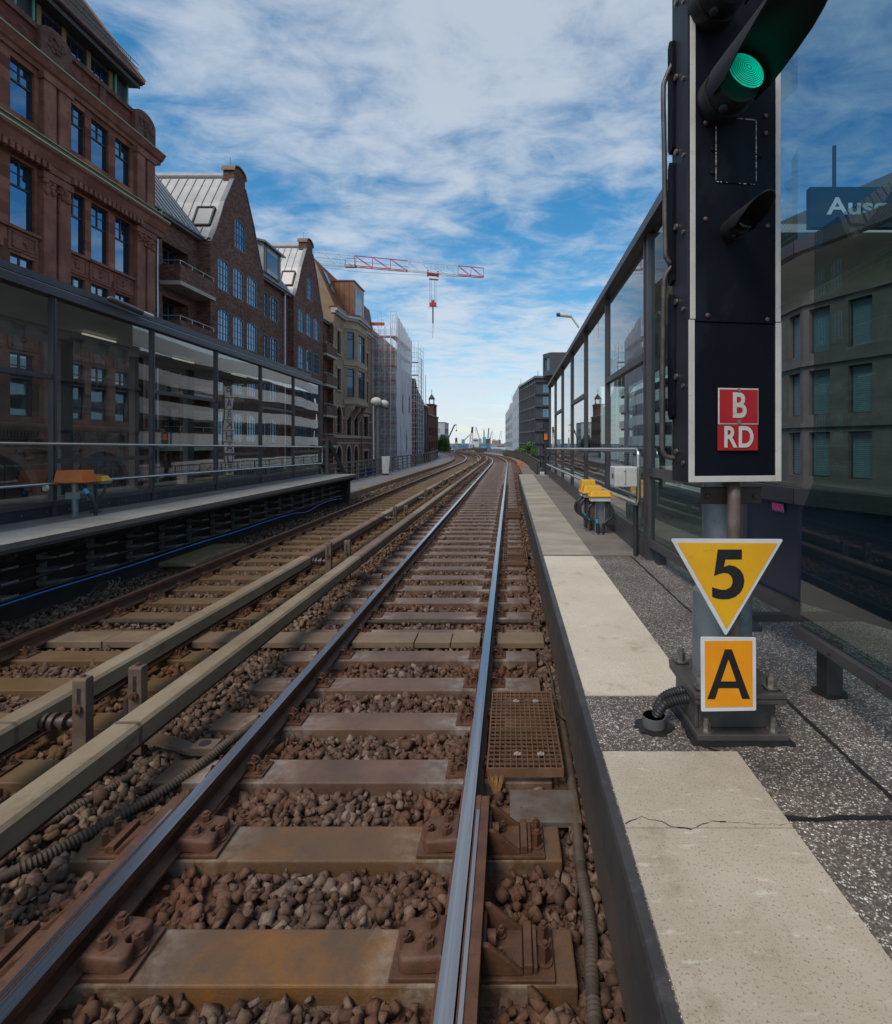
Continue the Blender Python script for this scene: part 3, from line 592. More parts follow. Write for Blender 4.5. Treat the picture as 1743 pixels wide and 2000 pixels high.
# ================================================================== platforms
PT = 0.82                                   # platform top
M_cream = None
M_greyst = mat('grey_edge_strip', (0.29, 0.255, 0.20), (0.42, 0.375, 0.30), 1.6, 0.8, 0, 0.25, 90, c3=(0.42, 0.385, 0.32), s3=7, f3=0.5, stretch=(1, 1.6, 1))
M_brown = mat('brown_platform_surface', (0.15, 0.125, 0.105), (0.21, 0.185, 0.16), 1.3, 0.8, 0, 0.3, 120, c3=(0.11, 0.085, 0.065), s3=4, f3=0.6)
def terrazzo():
    m = bpy.data.materials.new('terrazzo'); m.use_nodes = True; nt = m.node_tree; N = nt.nodes; L = nt.links; p = N['Principled BSDF']; p.inputs['Roughness'].default_value = 0.72
    g = N.new('ShaderNodeNewGeometry'); v = N.new('ShaderNodeTexVoronoi'); v.inputs['Scale'].default_value = 128; v.inputs['Randomness'].default_value = 1; L.new(g.outputs['Position'], v.inputs['Vector'])
    r = N.new('ShaderNodeValToRGB'); r.color_ramp.interpolation = 'CONSTANT'; E = r.color_ramp.elements; E[0].color = (.075, .06, .05, 1); E[1].position = .34; E[1].color = (.18, .15, .125, 1)
    for pos, c in ((.52, (.33, .285, .24, 1)), (.70, (.52, .47, .41, 1)), (.87, (.75, .70, .62, 1))): e = E.new(pos); e.color = c
    sp = N.new('ShaderNodeSeparateXYZ'); L.new(v.outputs['Color'], sp.inputs[0]); L.new(sp.outputs[0], r.inputs[0])
    dk = N.new('ShaderNodeMapRange'); dk.inputs[1].default_value = .0; dk.inputs[2].default_value = .012; L.new(v.outputs['Distance'], dk.inputs[0])
    d2 = N.new('ShaderNodeTexVoronoi'); d2.feature = 'DISTANCE_TO_EDGE'; d2.inputs['Scale'].default_value = 128; L.new(g.outputs['Position'], d2.inputs['Vector'])
    ed = N.new('ShaderNodeMapRange'); ed.inputs[1].default_value = .08; ed.inputs[2].default_value = .20; L.new(d2.outputs['Distance'], ed.inputs[0])
    mx = N.new('ShaderNodeMixRGB'); mx.inputs[1].default_value = (.11, .09, .075, 1); L.new(ed.outputs[0], mx.inputs[0]); L.new(r.outputs[0], mx.inputs[2])
    n = N.new('ShaderNodeTexNoise'); n.inputs['Scale'].default_value = 2.1; n.inputs['Detail'].default_value = 6; L.new(g.outputs['Position'], n.inputs['Vector'])
    mr = N.new('ShaderNodeMapRange'); mr.inputs[1].default_value = .3; mr.inputs[2].default_value = .7; mr.inputs[3].default_value = .55; mr.inputs[4].default_value = 1.3; L.new(n.outputs[0], mr.inputs[0])
    mm = N.new('ShaderNodeMixRGB'); mm.blend_type = 'MULTIPLY'; mm.inputs[0].default_value = 1; L.new(mx.outputs[0], mm.inputs[1]); L.new(mr.outputs[0], mm.inputs[2]); L.new(mm.outputs[0], p.inputs['Base Color'])
    b = N.new('ShaderNodeBump'); b.inputs['Strength'].default_value = .35; b.inputs['Distance'].default_value = .003; L.new(ed.outputs[0], b.inputs['Height']); L.new(b.outputs[0], p.inputs['Normal']); return m
M_terr = terrazzo()
def cream():
    m = bpy.data.materials.new('cream_edge_strip'); m.use_nodes = True; nt = m.node_tree; N = nt.nodes; L = nt.links; p = N['Principled BSDF']; p.inputs['Roughness'].default_value = .8; p.inputs['Specular IOR Level'].default_value = .3
    g = N.new('ShaderNodeNewGeometry'); sp = N.new('ShaderNodeSeparateXYZ'); L.new(g.outputs['Position'], sp.inputs[0])
    def no(sc, det, ro, st=(1, 1, 1)):
        mp = N.new('ShaderNodeMapping'); mp.inputs['Scale'].default_value = st; L.new(g.outputs['Position'], mp.inputs[0]); n = N.new('ShaderNodeTexNoise'); n.inputs['Scale'].default_value = sc; n.inputs['Detail'].default_value = det; n.inputs['Roughness'].default_value = ro; L.new(mp.outputs[0], n.inputs[0]); return n.outputs[0]
    def mr(v, a, b, c, d):
        n = N.new('ShaderNodeMapRange'); n.inputs[1].default_value = a; n.inputs[2].default_value = b; n.inputs[3].default_value = c; n.inputs[4].default_value = d; L.new(v, n.inputs[0]); return n.outputs[0]
    def mix(f, a, b):
        n = N.new('ShaderNodeMixRGB'); L.new(f, n.inputs[0])
        for i, q in ((1, a), (2, b)):
            if isinstance(q, tuple): n.inputs[i].default_value = (*q, 1)
            else: L.new(q, n.inputs[i])
        return n.outputs[0]
    # older, dirtier slab in front of the signal foot; a newer one behind it
    old = mr(sp.outputs[1], 1.95, 2.36, 1, 0)
    c = mix(mr(no(1.7, 6, .6), .3, .7, 0, 1), (.56, .485, .375), (.68, .615, .50))
    c = mix(old, c, mix(mr(no(2.3, 7, .62), .32, .68, 0, 1), (.40, .335, .25), (.55, .475, .375)))
    c = mix(mr(no(5.5, 8, .7), .55, .72, 0, .75), c, (.30, .235, .165))
    c = mix(mr(no(150, 3, .7), .57, .66, 0, .85), c, (.20, .155, .11))
    c = mix(mr(no(34, 4, .7, (.35, 1, 1)), .60, .70, 0, .5), c, (.76, .71, .62))
    L.new(c, p.inputs['Base Color'])
    b = N.new('ShaderNodeBump'); b.inputs['Strength'].default_value = .55; b.inputs['Distance'].default_value = .004; L.new(no(95, 8, .75), b.inputs['Height']); L.new(b.outputs[0], p.inputs['Normal']); return m
M_cream = cream()
M_edge = mat('black_edge_steel', (.04, .037, .037), (.065, .058, .055), 5, .5, .2, .2, 60, c3=(.11, .10, .105), s3=9, f3=.6)
M_tar = mat('tar', (.012, .012, .013), (.02, .02, .02), 20, .45, 0, .3)
mb = MB()
mb.box(.33, 7.0, -2.5, 5.33, PT - .24, PT); struct(mb.build('near_platform', M_terr))
mb = MB(); mb.box(.33, 4.3, 5.385, 19.3, PT - .24, PT); struct(mb.build('far_platform', M_brown))
mb = MB(); mb.box(.33, 4.3, 5.33, 5.385, PT - .24, PT - .02); struct(mb.build('platform_joint', M_tar))
mb = MB()
for a, b in ((-2.5, 1.556), (1.560, 1.946), (2.382, 5.325)): mb.box(.333, .815, a, b, PT + .0005, PT + .006)
struct(mb.build('platform_edge_strip', M_cream))
mb = MB()
for i in range(7): mb.box(.333, .818, 5.40 + i * 1.99, 5.385 + (i + 1) * 1.99, PT + .0005, PT + .006)
struct(mb.build('platform_edge_slabs', M_greyst))
# crack across the strip
rr = random.Random(9); mb = MB()
pts = [(.335 + .48 * i / 26, 1.575 + .03 * math.sin(i * .5) * (1 - i / 26) + rr.uniform(-.006, .006), 0) for i in range(27)]
for (a, b) in zip(pts[:-1], pts[1:]):
    w = rr.uniform(.0006, .003) * (1.0 if a[0] < .62 else .35); mb.face([(a[0], a[1] - w, PT + .0068), (b[0], b[1] - w, PT + .0068), (b[0], b[1] + w, PT + .0068), (a[0], a[1] + w, PT + .0068)])
struct(mb.build('platform_crack', M_tar))
# tar joints
def wavy(x0, y0, x1, y1, w, n, jit, seed):
    r = random.Random(seed); mb = MB(); P_ = []
    d = Vector((x1 - x0, y1 - y0, 0)); nn = Vector((-d.y, d.x, 0)).normalized()
    for i in range(n + 1):
        c = Vector((x0, y0, PT + .0045)) + d * (i / n) + nn * r.uniform(-jit, jit); ww = w * r.uniform(.7, 1.3); P_.append((c + nn * ww, c - nn * ww))
    for (a, b), (c, e) in zip(P_[:-1], P_[1:]): mb.face([a, b, e, c])
    return mb
mb = wavy(1.19, 5.32, 1.19, -.5, .008, 60, .004, 1); mb.join(wavy(.815, 1.60, 3.0, 1.62, .009, 26, .006, 2)); mb.join(wavy(.70, 1.99, .78, 1.93, .004, 6, .002, 3))
for p in range(len(mb.f)): pass
struct(mb.build('platform_tar_joints', M_tar, fixn=True))
# steel edge and shaded recess
mb = MB()
for a, b in ((-2.5, 5.35), (5.37, 19.3)):
    mb.prism([(.288, PT - .14), (.3315, PT - .14), (.3315, PT - .001), (.303, PT - .004), (.297, PT - .014)], 'y', a, b)
struct(mb.build('platform_edge_steel', M_edge))
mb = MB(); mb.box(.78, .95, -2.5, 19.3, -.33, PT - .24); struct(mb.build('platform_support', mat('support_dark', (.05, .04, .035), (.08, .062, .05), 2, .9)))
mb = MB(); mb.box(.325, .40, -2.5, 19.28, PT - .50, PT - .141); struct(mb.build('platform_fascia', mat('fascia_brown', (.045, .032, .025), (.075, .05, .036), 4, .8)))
# ---- left platform
mb = MB(); mb.box(-7.05, -5.53, 2.5, 19.6, PT - .07, PT); struct(mb.build('left_platform', M_brown))
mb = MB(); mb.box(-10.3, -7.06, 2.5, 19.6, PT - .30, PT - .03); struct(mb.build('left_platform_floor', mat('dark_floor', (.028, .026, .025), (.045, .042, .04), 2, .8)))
mb = MB()
for i in range(8): mb.box(-6.30, -5.525, 3.0 + i * 2.075, 2.99 + (i + 1) * 2.075, PT + .0005, PT + .007)
struct(mb.build('left_platform_edge_slabs', mat('left_edge_strip', (.36, .315, .25), (.47, .42, .345), 1.8, .8, 0, .2, 80, c3=(.22, .18, .14), s3=6, f3=.5)))
mb = MB(); mb.prism([(-5.55, PT - .07), (-5.50, PT - .06), (-5.50, PT - .10), (-5.60, PT - .16), (-5.75, PT - .17), (-5.75, PT - .07)], 'y', 2.5, 19.6); struct(mb.build('left_platform_edge_beam', M_dark, fixn=True))
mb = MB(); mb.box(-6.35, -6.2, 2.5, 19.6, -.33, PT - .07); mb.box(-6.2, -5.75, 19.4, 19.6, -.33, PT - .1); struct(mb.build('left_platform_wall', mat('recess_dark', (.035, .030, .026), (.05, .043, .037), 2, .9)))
mb = MB()
for i in range(14):
    y = 6.1 + i * 1.02; mb.prism([(-6.2, PT - .10), (-5.56, PT - .10), (-5.56, PT - .17), (-5.62, PT - .22), (-6.2, PT - .34)], 'y', y, y + .03)
struct(mb.build('platform_cantilevers', M_dark, fixn=True))
# cable brackets under the left platform: each is a thing
M_brk = mat('bracket_grey', (.20, .195, .19), (.27, .26, .25), 8, .6, .2)
pr = None
for i in range(17):
    y = 5.55 + i * .82
    if pr is None:
        t = thing('cable_bracket', None, 'cable bracket'); mb = MB(); mb.box(-.02, .02, -.04, .04, -.02, .60); mb.build('channel', M_brk, t)
        for j in range(3):
            z = .06 + j * .17; mb = MB(); mb.prism([(.02, z - .035), (.02, z + .035), (.26, z + .012), (.26, z - .012)], 'y', -.13, -.10); mb.box(.02, .30, -.10, .13, z - .003, z + .003); mb.box(.292, .30, -.10, .13, z, z + .022)
            mb.build('arm', M_brk, t, fixn=True)
        pr = t; note_kids(t)
    else: t = copy_tree(pr)
    t.location = (-6.18, y, .05)
    t['label'] = ('%s cable bracket from the left under the left platform' % (['leftmost'] + ORD[1:])[i]) if i < 8 else 'dim cable bracket far along the underside of the left platform'
    t['group'] = 'cable brackets under the left platform'
r7 = random.Random(12)
for j, (x, z, r, lab) in enumerate(((-5.98, .40, .016, 'upper'), (-5.93, .24, .022, 'middle'), (-5.90, .075, .022, 'lower'))):
    mb = MB(); mb.tube(spline([(x + r7.uniform(-.02, .02), 3 + i * .82, z + r * 1.1 + (.0 if i % 2 else -.012)) for i in range(21)], 3), r, 8); tag(mb.build('black_cable', M_blackp, smooth=60), '%s black cable lying along the brackets under the left platform' % lab, 'cable', 'black cables under the left platform')
mb = MB(); mb.tube(spline([(-5.62, 3.4, .14), (-5.60, 5.0, .13), (-5.60, 6.4, .145), (-5.61, 8, .12), (-5.60, 9.6, .135), (-5.62, 11.2, .115), (-5.62, 12.8, .125), (-5.64, 14.2, .10), (-5.6, 15.0, .04), (-5.68, 16.2, .10), (-5.72, 17.6, .10), (-5.82, 18.9, .0)], 5), .011, 8)
tag(mb.build('blue_cable', mat('blue_cable', (.01, .16, .55), (.008, .12, .45), 3, .4), smooth=60), 'bright blue cable hung along the left platform underside', 'cable')
mb = MB(); pts = [(-5.55 + .14 * math.cos(a), 7.3 + .12 * math.sin(a) + a * .01, -.1 + .13 * math.sin(a * 1.0 + .5) + .03 * math.sin(a * .37)) for a in np.linspace(0, 20, 70)]
mb.tube(pts, .010, 6); tag(mb.build('coiled_cable', M_cond, smooth=60), 'loose brown cable coil hanging under the left platform', 'cable')
# ================================================================== glass shelters
M_fr = mat('shelter_frame', (.075, .072, .08), (.095, .09, .098), 3, .42, .35, spec=.5)
M_frd = mat('shelter_base_navy', (.022, .026, .038), (.032, .036, .05), 3, .45)
M_glL = glass_mat('shelter_glass_left', (.82, .88, .86), 2.3, 0, 0.02, .0022)
M_glR = glass_mat('shelter_glass_right', (.62, .72, .70), 1.35, 0, 0.02, .0022)
M_glE = glass_mat('end_glass', (.44, .60, .57), .85, 0, .015, .0022)
M_soff = mat('soffit_white', (.55, .56, .54), (.62, .63, .61), 2, .7)
def roof_beam(mb, x0, x1, pts, h, m=0):         # pts: list of (y, z) along the roof edge
    for (a, za), (b, zb) in zip(pts[:-1], pts[1:]):
        q = [(x0, a, za), (x1, a, za), (x1, b, zb), (x0, b, zb)]; bs = len(mb.v)
        mb.v.extend(q + [(x, y, z + h) for x, y, z in q])
        for f in ((0, 3, 2, 1), (4, 5, 6, 7), (0, 1, 5, 4), (1, 2, 6, 5), (2, 3, 7, 6), (3, 0, 4, 7)): mb.f.append(tuple(bs + i for i in f)); mb.m.append(m)
LSX = -6.95; ZL = lambda y: 4.156 - .0094 * (y - 8.25)
t = thing('glass_shelter', 'long grey framed glass platform shelter on the left', 'shelter', None, (LSX, 12, PT))
def lp(mb, name, m, par=t, **k):
    mb.v = [(a - LSX, b - 12, c - PT) for a, b, c in mb.v]; return mb.build(name, m, par, **k)
ys = [3.67 + 2.29 * i for i in range(8)]; ys[-1] = 19.82
for y in ys:
    mb = MB(); mb.box(LSX - .045, LSX + .04, y - .036, y + .036, PT, ZL(y)); mb.box(LSX + .04, LSX + .047, y - .016, y + .016, PT, ZL(y)); lp(mb, 'post', M_fr)
for i in range(7):
    a, b = ys[i] + .04, ys[i + 1] - .04; zt = min(ZL(a), ZL(b)) - .01; tz = 2.94 if i % 2 == 1 else 1.66
    mb = MB(); mb.box(LSX - .03, LSX + .03, a, b, tz - .035, tz + .035); lp(mb, 'transom', M_fr); mb = MB(); mb.box(LSX - .03, LSX + .035, a, b, .98, 1.05); lp(mb, 'sill', M_fr)
    for z0, z1 in ((1.05, tz - .035), (tz + .035, zt)):
        mb = MB(); mb.face([(LSX, a, z0), (LSX, b, z0), (LSX, b, z1), (LSX, a, z1)]); lp(mb, 'pane', M_glL)
mb = MB(); mb.box(LSX - .06, LSX + .02, 3, 19.86, PT, .98); bs = lp(mb, 'base', M_frd)
mb = MB()
for i in range(40): mb.cyl((LSX + .021, 3.5 + i * .42, .90), (LSX + .026, 3.5 + i * .42, .90), .010, None, 8)
lp(mb, 'base_screws', mat('screw', (.4, .4, .4), None, rough=.4, metal=.8), bs)
mb = MB(); roof_beam(mb, LSX - .12, LSX + .09, [(2.5, ZL(2.5)), (19.9, ZL(19.9))], .125); f1 = lp(mb, 'fascia', M_fr)
mb = MB(); roof_beam(mb, LSX - .3, LSX + .05, [(2.5, ZL(2.5) + .16), (18.9, ZL(18.9) + .16)], .11); lp(mb, 'upper_fascia', M_fr)
mb = MB(); roof_beam(mb, LSX - .12, LSX + .075, [(2.5, ZL(2.5) + .126), (19.9, ZL(19.9) + .126)], .012); lp(mb, 'trim_strip', mat('bright_trim', (.45, .45, .48), None, rough=.3, metal=.8))
mb = MB(); roof_beam(mb, -10.3, LSX - .13, [(2.5, ZL(2.5) + .05), (19.8, ZL(19.8) + .05)], .12); lp(mb, 'roof', M_soff)
for i in range(7):
    y = 4.9 + 2.29 * i; mb = MB(); mb.box(-9.75, -9.6, y - .16, y + .16, PT, 4.15); lp(mb, 'rear_post', mat('rear_post', (.03, .035, .04), None, rough=.5))
mb = MB(); mb.face([(-9.7, 3, .95), (-9.7, 19.8, .95), (-9.7, 19.8, 4.15), (-9.7, 3, 4.15)]); lp(mb, 'rear_pane', glass_mat('rear_glass', (.84, .88, .87), .8))
mb = MB()
for y in np.arange(5, 19, 2.9): mb.box(-8.52, -8.48, y, y + .9, 4.13 - .01 * y + .08, 4.14 - .01 * y + .1)
lp(mb, 'ceiling_light', emis_mat('tube_light', (1, .9, .7), .35))
# roof drain pipe end above the fascia
mb = MB(); mb.tube([(-6.75, 9.2, 4.37), (-6.75, 9.95, 4.33)], .05, 12, 0); mb.tube([(-6.75, 9.95, 4.33), (-6.74, 10.22, 4.32)], .045, 12, 1); mb.ball((-6.75, 9.2, 4.37), .05, .09, .05)
tag(mb.build('floodlight', [M_fr, mat('lamp_end', (.55, .55, .53), None, rough=.35, metal=.6)], smooth=50), 'grey cylindrical floodlight lying on the left shelter fascia', 'floodlight')
# ---- right shelter
RSX = 1.345; ZR = lambda y: 3.94 - .010 * (y - 4.4)
t = thing('glass_shelter', 'grey framed glass shelter wall along the right platform', 'shelter', None, (RSX, 11, PT))
def rp(mb, name, m, par=t, **k):
    mb.v = [(a - RSX, b - 11, c - PT) for a, b, c in mb.v]; return mb.build(name, m, par, **k)
ys = [5.30, 7.45, 9.56, 11.67, 13.78, 15.9, 18.1]
for i, y in enumerate(ys):
    mb = MB(); w = .035
    mb.box(RSX - .032, RSX + .035, y - w, y + w, PT, ZR(y)); mb.box(RSX - .037, RSX - .032, y - .014, y + .014, PT, ZR(y))
    if i == 0: rp(mb, 'post', M_fr); mb = MB(); mb.box(RSX - .032, RSX + .035, y - .15, y - .085, PT - .0, ZR(y))
    rp(mb, 'post', M_fr)
for i in range(6):
    a, b = ys[i] + .05, ys[i + 1] - .05; zt = min(ZR(a), ZR(b)); tz = 2.78 if i % 2 == 0 else 1.61
    mb = MB(); mb.box(RSX - .035, RSX + .03, a, b, tz - .035, tz + .035); rp(mb, 'transom', M_fr); mb = MB(); mb.box(RSX - .035, RSX + .03, a, b, .99, 1.06); rp(mb, 'sill', M_fr)
    for z0, z1 in ((1.06, tz - .035), (tz + .035, zt)):
        mb = MB(); mb.face([(RSX, a, z0), (RSX, a, z1), (RSX, b, z1), (RSX, b, z0)]); rp(mb, 'pane', M_glR)
mb = MB(); mb.box(RSX - .045, RSX + .03, 5.16, 18.15, PT, .99); rp(mb, 'base', M_fr)
# plan of the near end: kinked towards the stair
pl = [(RSX, 5.15), (1.43, 3.27), (1.475, 2.78), (2.35, .68)]
def wallstrip(mb, z0, z1, i0, i1, off=0.0, m=0):
    for (a, b), (c, d) in zip(pl[i0:i1], pl[i0 + 1:i1 + 1]): mb.face([(a + off, b, z0), (a + off, b, z1), (c + off, d, z1), (c + off, d, z0)], m)
def railstrip(mb, z0, z1, i0, i1, w=.05):
    for (a, b), (c, d) in zip(pl[i0:i1], pl[i0 + 1:i1 + 1]): mb.bar((a, b, (z0 + z1) / 2), (c, d, (z0 + z1) / 2), w, z1 - z0)
for q in ((2.90, 2.965, 1, 2), (2.90, 2.965, 2, 3), (1.62, 1.70, 0, 1), (1.62, 1.70, 1, 2), (1.62, 1.70, 2, 3)): mb = MB(); railstrip(mb, *q); rp(mb, 'transom', M_fr)
for q in ((.95, 1.02, 0, 1), (1.04, 1.12, 1, 2)): mb = MB(); railstrip(mb, *q); rp(mb, 'sill', M_fr)
for x, y, z0, z1 in ((1.43, 3.30, PT, 3.95),):
    mb = MB(); mb.box(x - .03, x + .03, y - .035, y + .035, z0, z1); rp(mb, 'post', M_fr)
mb = MB(); mb.box(1.35, 1.43, 4.95, 5.05, PT, .95); rp(mb, 'leg', M_frd); mb = MB(); mb.box(1.38, 1.49, 3.20, 3.36, PT, PT + .03); rp(mb, 'foot', M_frd)
M_glU = glass_mat('blue_tinted_glass', (.30, .44, .52), 1.3, 0, .04, .002, (.55, .74, .90))
for z0, z1, i0, i1, gm in ((1.02, 1.62, 0, 1, M_glE), (1.70, 3.94, 0, 1, M_glE), (2.965, 4.6, 1, 2, M_glU), (2.965, 4.6, 2, 3, M_glU)):
    mb = MB(); wallstrip(mb, z0, z1, i0, i1); rp(mb, 'pane', gm)
mb = MB(); mb.prism([(1.43, 3.27), (1.475, 2.78), (1.70, 2.24), (1.73, 2.24), (1.505, 2.78), (1.46, 3.27)], 'z', 1.12, 1.62); pnl = rp(mb, 'blue_panel', mat('blue_steel_panel', (.014, .022, .045), (.022, .032, .06), 2, .4, c3=(.035, .045, .07), s3=9, f3=.4), fixn=True)
mb = MB(); roof_beam(mb, RSX - .09, RSX + .06, [(2.9, ZR(2.9)), (18.15, ZR(18.15))], .09); rp(mb, 'fascia', M_fr)
mb = MB(); roof_beam(mb, RSX + .06, 3.95, [(5.2, ZR(5.2) + .02), (18.1, ZR(18.1) + .02)], .08); rp(mb, 'roof', M_soff)
for y in np.arange(5.3, 18.2, 4.25):
    mb = MB(); mb.box(3.82, 3.94, y - .06, y + .06, PT, 3.95); rp(mb, 'rear_post', M_fr)
mb = MB(); mb.face([(3.9, 5.3, .95), (3.9, 18, .95), (3.9, 18, 3.9), (3.9, 5.3, 3.9)]); rp(mb, 'rear_pane', glass_mat('rear_glass_right', (.72, .78, .76), .8))
# wing screen in front, chamfered at its corner
t = thing('glass_screen', 'dark tinted glass wing screen with chamfered corner at the right edge', 'glass screen', None, (RSX, 1.5, PT))
def wp(mb, name, m, par=t, **k):
    mb.v = [(a - RSX, b - 1.5, c - PT) for a, b, c in mb.v]; return mb.build(name, m, par, **k)
ye = lambda px: RSX * F / (px - PX)
mb = MB(); mb.face([(RSX, y, z) for y, z in ((ye(1591), 2.86), (ye(1589), 1.76), (ye(1567), 1.62), (ye(1563), 1.09), (.2, 1.09), (.2, 2.86))]); wp(mb, 'pane', glass_mat('wing_glass', (.42, .56, .53), .8, 0, .01, .0018))
mb = MB(); mb.box(RSX - .02, RSX + .02, .2, 2.535, 1.035, 1.085); rl = wp(mb, 'bottom_rail', M_fr, bev=.003)
for y in (2.25, 1.95, 1.55): mb = MB(); mb.cyl((RSX - .021, y, 1.06), (RSX - .025, y, 1.06), .008, None, 10); wp(mb, 'rail_screw', M_dark, rl)
mb = MB(); mb.box(1.385, 1.455, 2.37, 2.45, PT, 1.05); wp(mb, 'leg', M_dark)
mb = MB(); rr = random.Random(2); n = 18; pts = [(1.42 + (.065 + rr.uniform(-.008, .012)) * math.cos(2 * math.pi * i / n), 2.41 + (.065 + rr.uniform(-.008, .012)) * math.sin(2 * math.pi * i / n)) for i in range(n)]
mb.prism(pts, 'z', PT + .0005, PT + .008); wp(mb, 'tar_collar', M_tar)
# glass corner piece on the panel
def text_mb(s, size, bold=0.0, ext=0.002, sx=1.0, space=1.0):
    c = bpy.data.curves.new('t', 'FONT'); c.body = s; c.size = size; c.align_x = 'CENTER'; c.align_y = 'CENTER'; c.offset = bold; c.extrude = ext; c.space_character = space
    o = bpy.data.objects.new('t', c); COL.objects.link(o); dg = bpy.context.evaluated_depsgraph_get(); me = bpy.data.meshes.new_from_object(o.evaluated_get(dg)); mb = MB()
    mb.v = [(v.co.x * sx, v.co.y, v.co.z) for v in me.vertices]; mb.f = [tuple(p.vertices) for p in me.polygons]; mb.m = [0] * len(mb.f)
    bpy.data.objects.remove(o); bpy.data.curves.remove(c); bpy.data.meshes.remove(me); return mb
def place(mb, c, right, up):
    r, u = Vector(right).normalized(), Vector(up).normalized(); n = r.cross(u); M = Matrix((( r.x, u.x, n.x, c[0]), (r.y, u.y, n.y, c[1]), (r.z, u.z, n.z, c[2]), (0, 0, 0, 1))); return mb.xf(M)
# little sticker
d = Vector((1.475 - 1.43, 2.78 - 3.27, 0)).normalized(); c0 = Vector((1.43, 3.27, 0)) + d * .34
t2 = thing('sticker', 'small pink and blue sticker reading FORZA on the dark blue panel', 'sticker', None, (c0.x - .012, c0.y, 1.585))
mb = MB(); mb.box(-.055, .055, -.024, .024, -.001, .001); place(mb, (0, 0, 0), d, (0, 0, 1)); mb.build('backing', mat('sticker_blue', (.03, .10, .22), None, rough=.4), t2)
mb = text_mb('FORZA', .046, .0018, .001, .72); place(mb, (-.0015, -.0002, 0), d, (0, 0, 1)); mb.v = [(a, b, c) for a, b, c in mb.v]; mb.build('lettering', mat('sticker_pink', (.75, .06, .16), None, rough=.4), t2)
# threshold rail seen through the glass and the exit sign inside
mb = MB(); mb.box(1.50, 3.4, 3.38, 3.44, PT, PT + .045); tag(mb.build('floor_rail', mat('floor_rail', (.06, .04, .032), (.08, .055, .045), 4, .6)), 'low brown floor rail crossing behind the glass screen', 'rail')
t3 = thing('exit_sign', 'dark hanging sign with white letters Ausgang behind the right glass', 'sign', None, (3.15, 4.6, 3.95))
mb = MB(); mb.box(-.62, 1.0, -.03, .03, -.20, .14); mb.build('board', mat('sign_board', (.008, .03, .035), None, rough=.5), t3)
mb = text_mb('Ausgang', .20, .004, .002, 1.25); place(mb, (-.06, -.033, -.03), (1, 0, 0), (0, 0, 1)); mb.build('lettering', mat('sign_white', (.80, .84, .82), None, rough=.5), t3)
mb = MB(); mb.cyl((-.4, 0, .14), (-.4, 0, .5), .015); mb.cyl((.8, 0, .14), (.8, 0, .5), .015); mb.build('hanger', M_dark, t3)
# ================================================================== handrails
M_ss = mat('stainless', (.50, .475, .45), (.60, .575, .55), 4, .26, 1.0, stretch=(20, .5, 20))
def rrect(x, y0, y1, za, zb, rad, slope=0.0, n=6):
    z = lambda y: slope * (y - y0); pts = []
    for cy, cz, a0 in ((y0 + rad, za - rad, 180), (y0 + rad, zb + rad, 270)):
        pass
    top = [(x, y1, za + z(y1))] + [(x, y0 + rad, za)] + [(x, y0 + rad - rad * math.sin(a), za - rad + rad * math.cos(a)) for a in np.linspace(.2, math.pi / 2, n)]
    bot = [(x, y0 + rad - rad * math.cos(a), zb + rad - rad * math.sin(a)) for a in np.linspace(0, math.pi / 2, n)] + [(x, y1, zb + z(y1))]
    return top + bot
t = thing('handrail', 'stainless steel double handrail along the right glass wall', 'handrail', None, (1.25, 5.2, PT))
o3 = (1.25, 5.2, PT)
def hp(mb, name, m, par=None, o=o3, **k):
    mb.v = [(a - o[0], b - o[1], c - o[2]) for a, b, c in mb.v]; return mb.build(name, m, par or t, **k)
mb = MB(); mb.tube(rrect(1.25, 5.27, 18.2, 1.865, 1.335, .07, -.0085), .024, 12); hp(mb, 'tube', M_ss, smooth=50)
mb = MB(); mb.cyl((1.255, 5.40, PT), (1.255, 5.40, 1.34), .026); hp(mb, 'black_post', M_blackp, smooth=40)
mb = MB(); mb.box(1.24, 1.262, 18.15, 18.2, PT, 1.78); hp(mb, 'end_post', M_fr)
for y in (7.45, 9.56, 11.67, 13.78, 15.9):
    mb = MB(); mb.bar((1.255, y, 1.34 - .0085 * (y - 5.27)), (1.33, y, 1.30), .02, .02); mb.bar((1.255, y, 1.85 - .0085 * (y - 5.27)), (1.33, y, 1.80), .02, .02); hp(mb, 'bracket', M_fr)
t = thing('handrail', 'stainless steel double handrail in front of the left glass shelter', 'handrail', None, (-6.82, 12, PT)); o4 = (-6.82, 12, PT)
mb = MB(); pts = rrect(-6.82, -19.75, -3.0, 1.80, 1.205, .05, .0104); mb.tube([(a, -b, c) for a, b, c in pts], .022, 10); hp(mb, 'tube', M_ss, o=o4, smooth=50)
for i in range(7):
    y = 5.96 + 2.29 * i
    if y > 19.3: break
    zz = 1.93 - .0 - .0107 * (y - 7.5); mb = MB(); mb.bar((-6.82, y, zz - .05), (-6.93, y, zz - .05), .025, .05); mb.bar((-6.82, y, zz - .62), (-6.93, y, zz - .62), .025, .05); hp(mb, 'bracket', M_fr, o=o4)
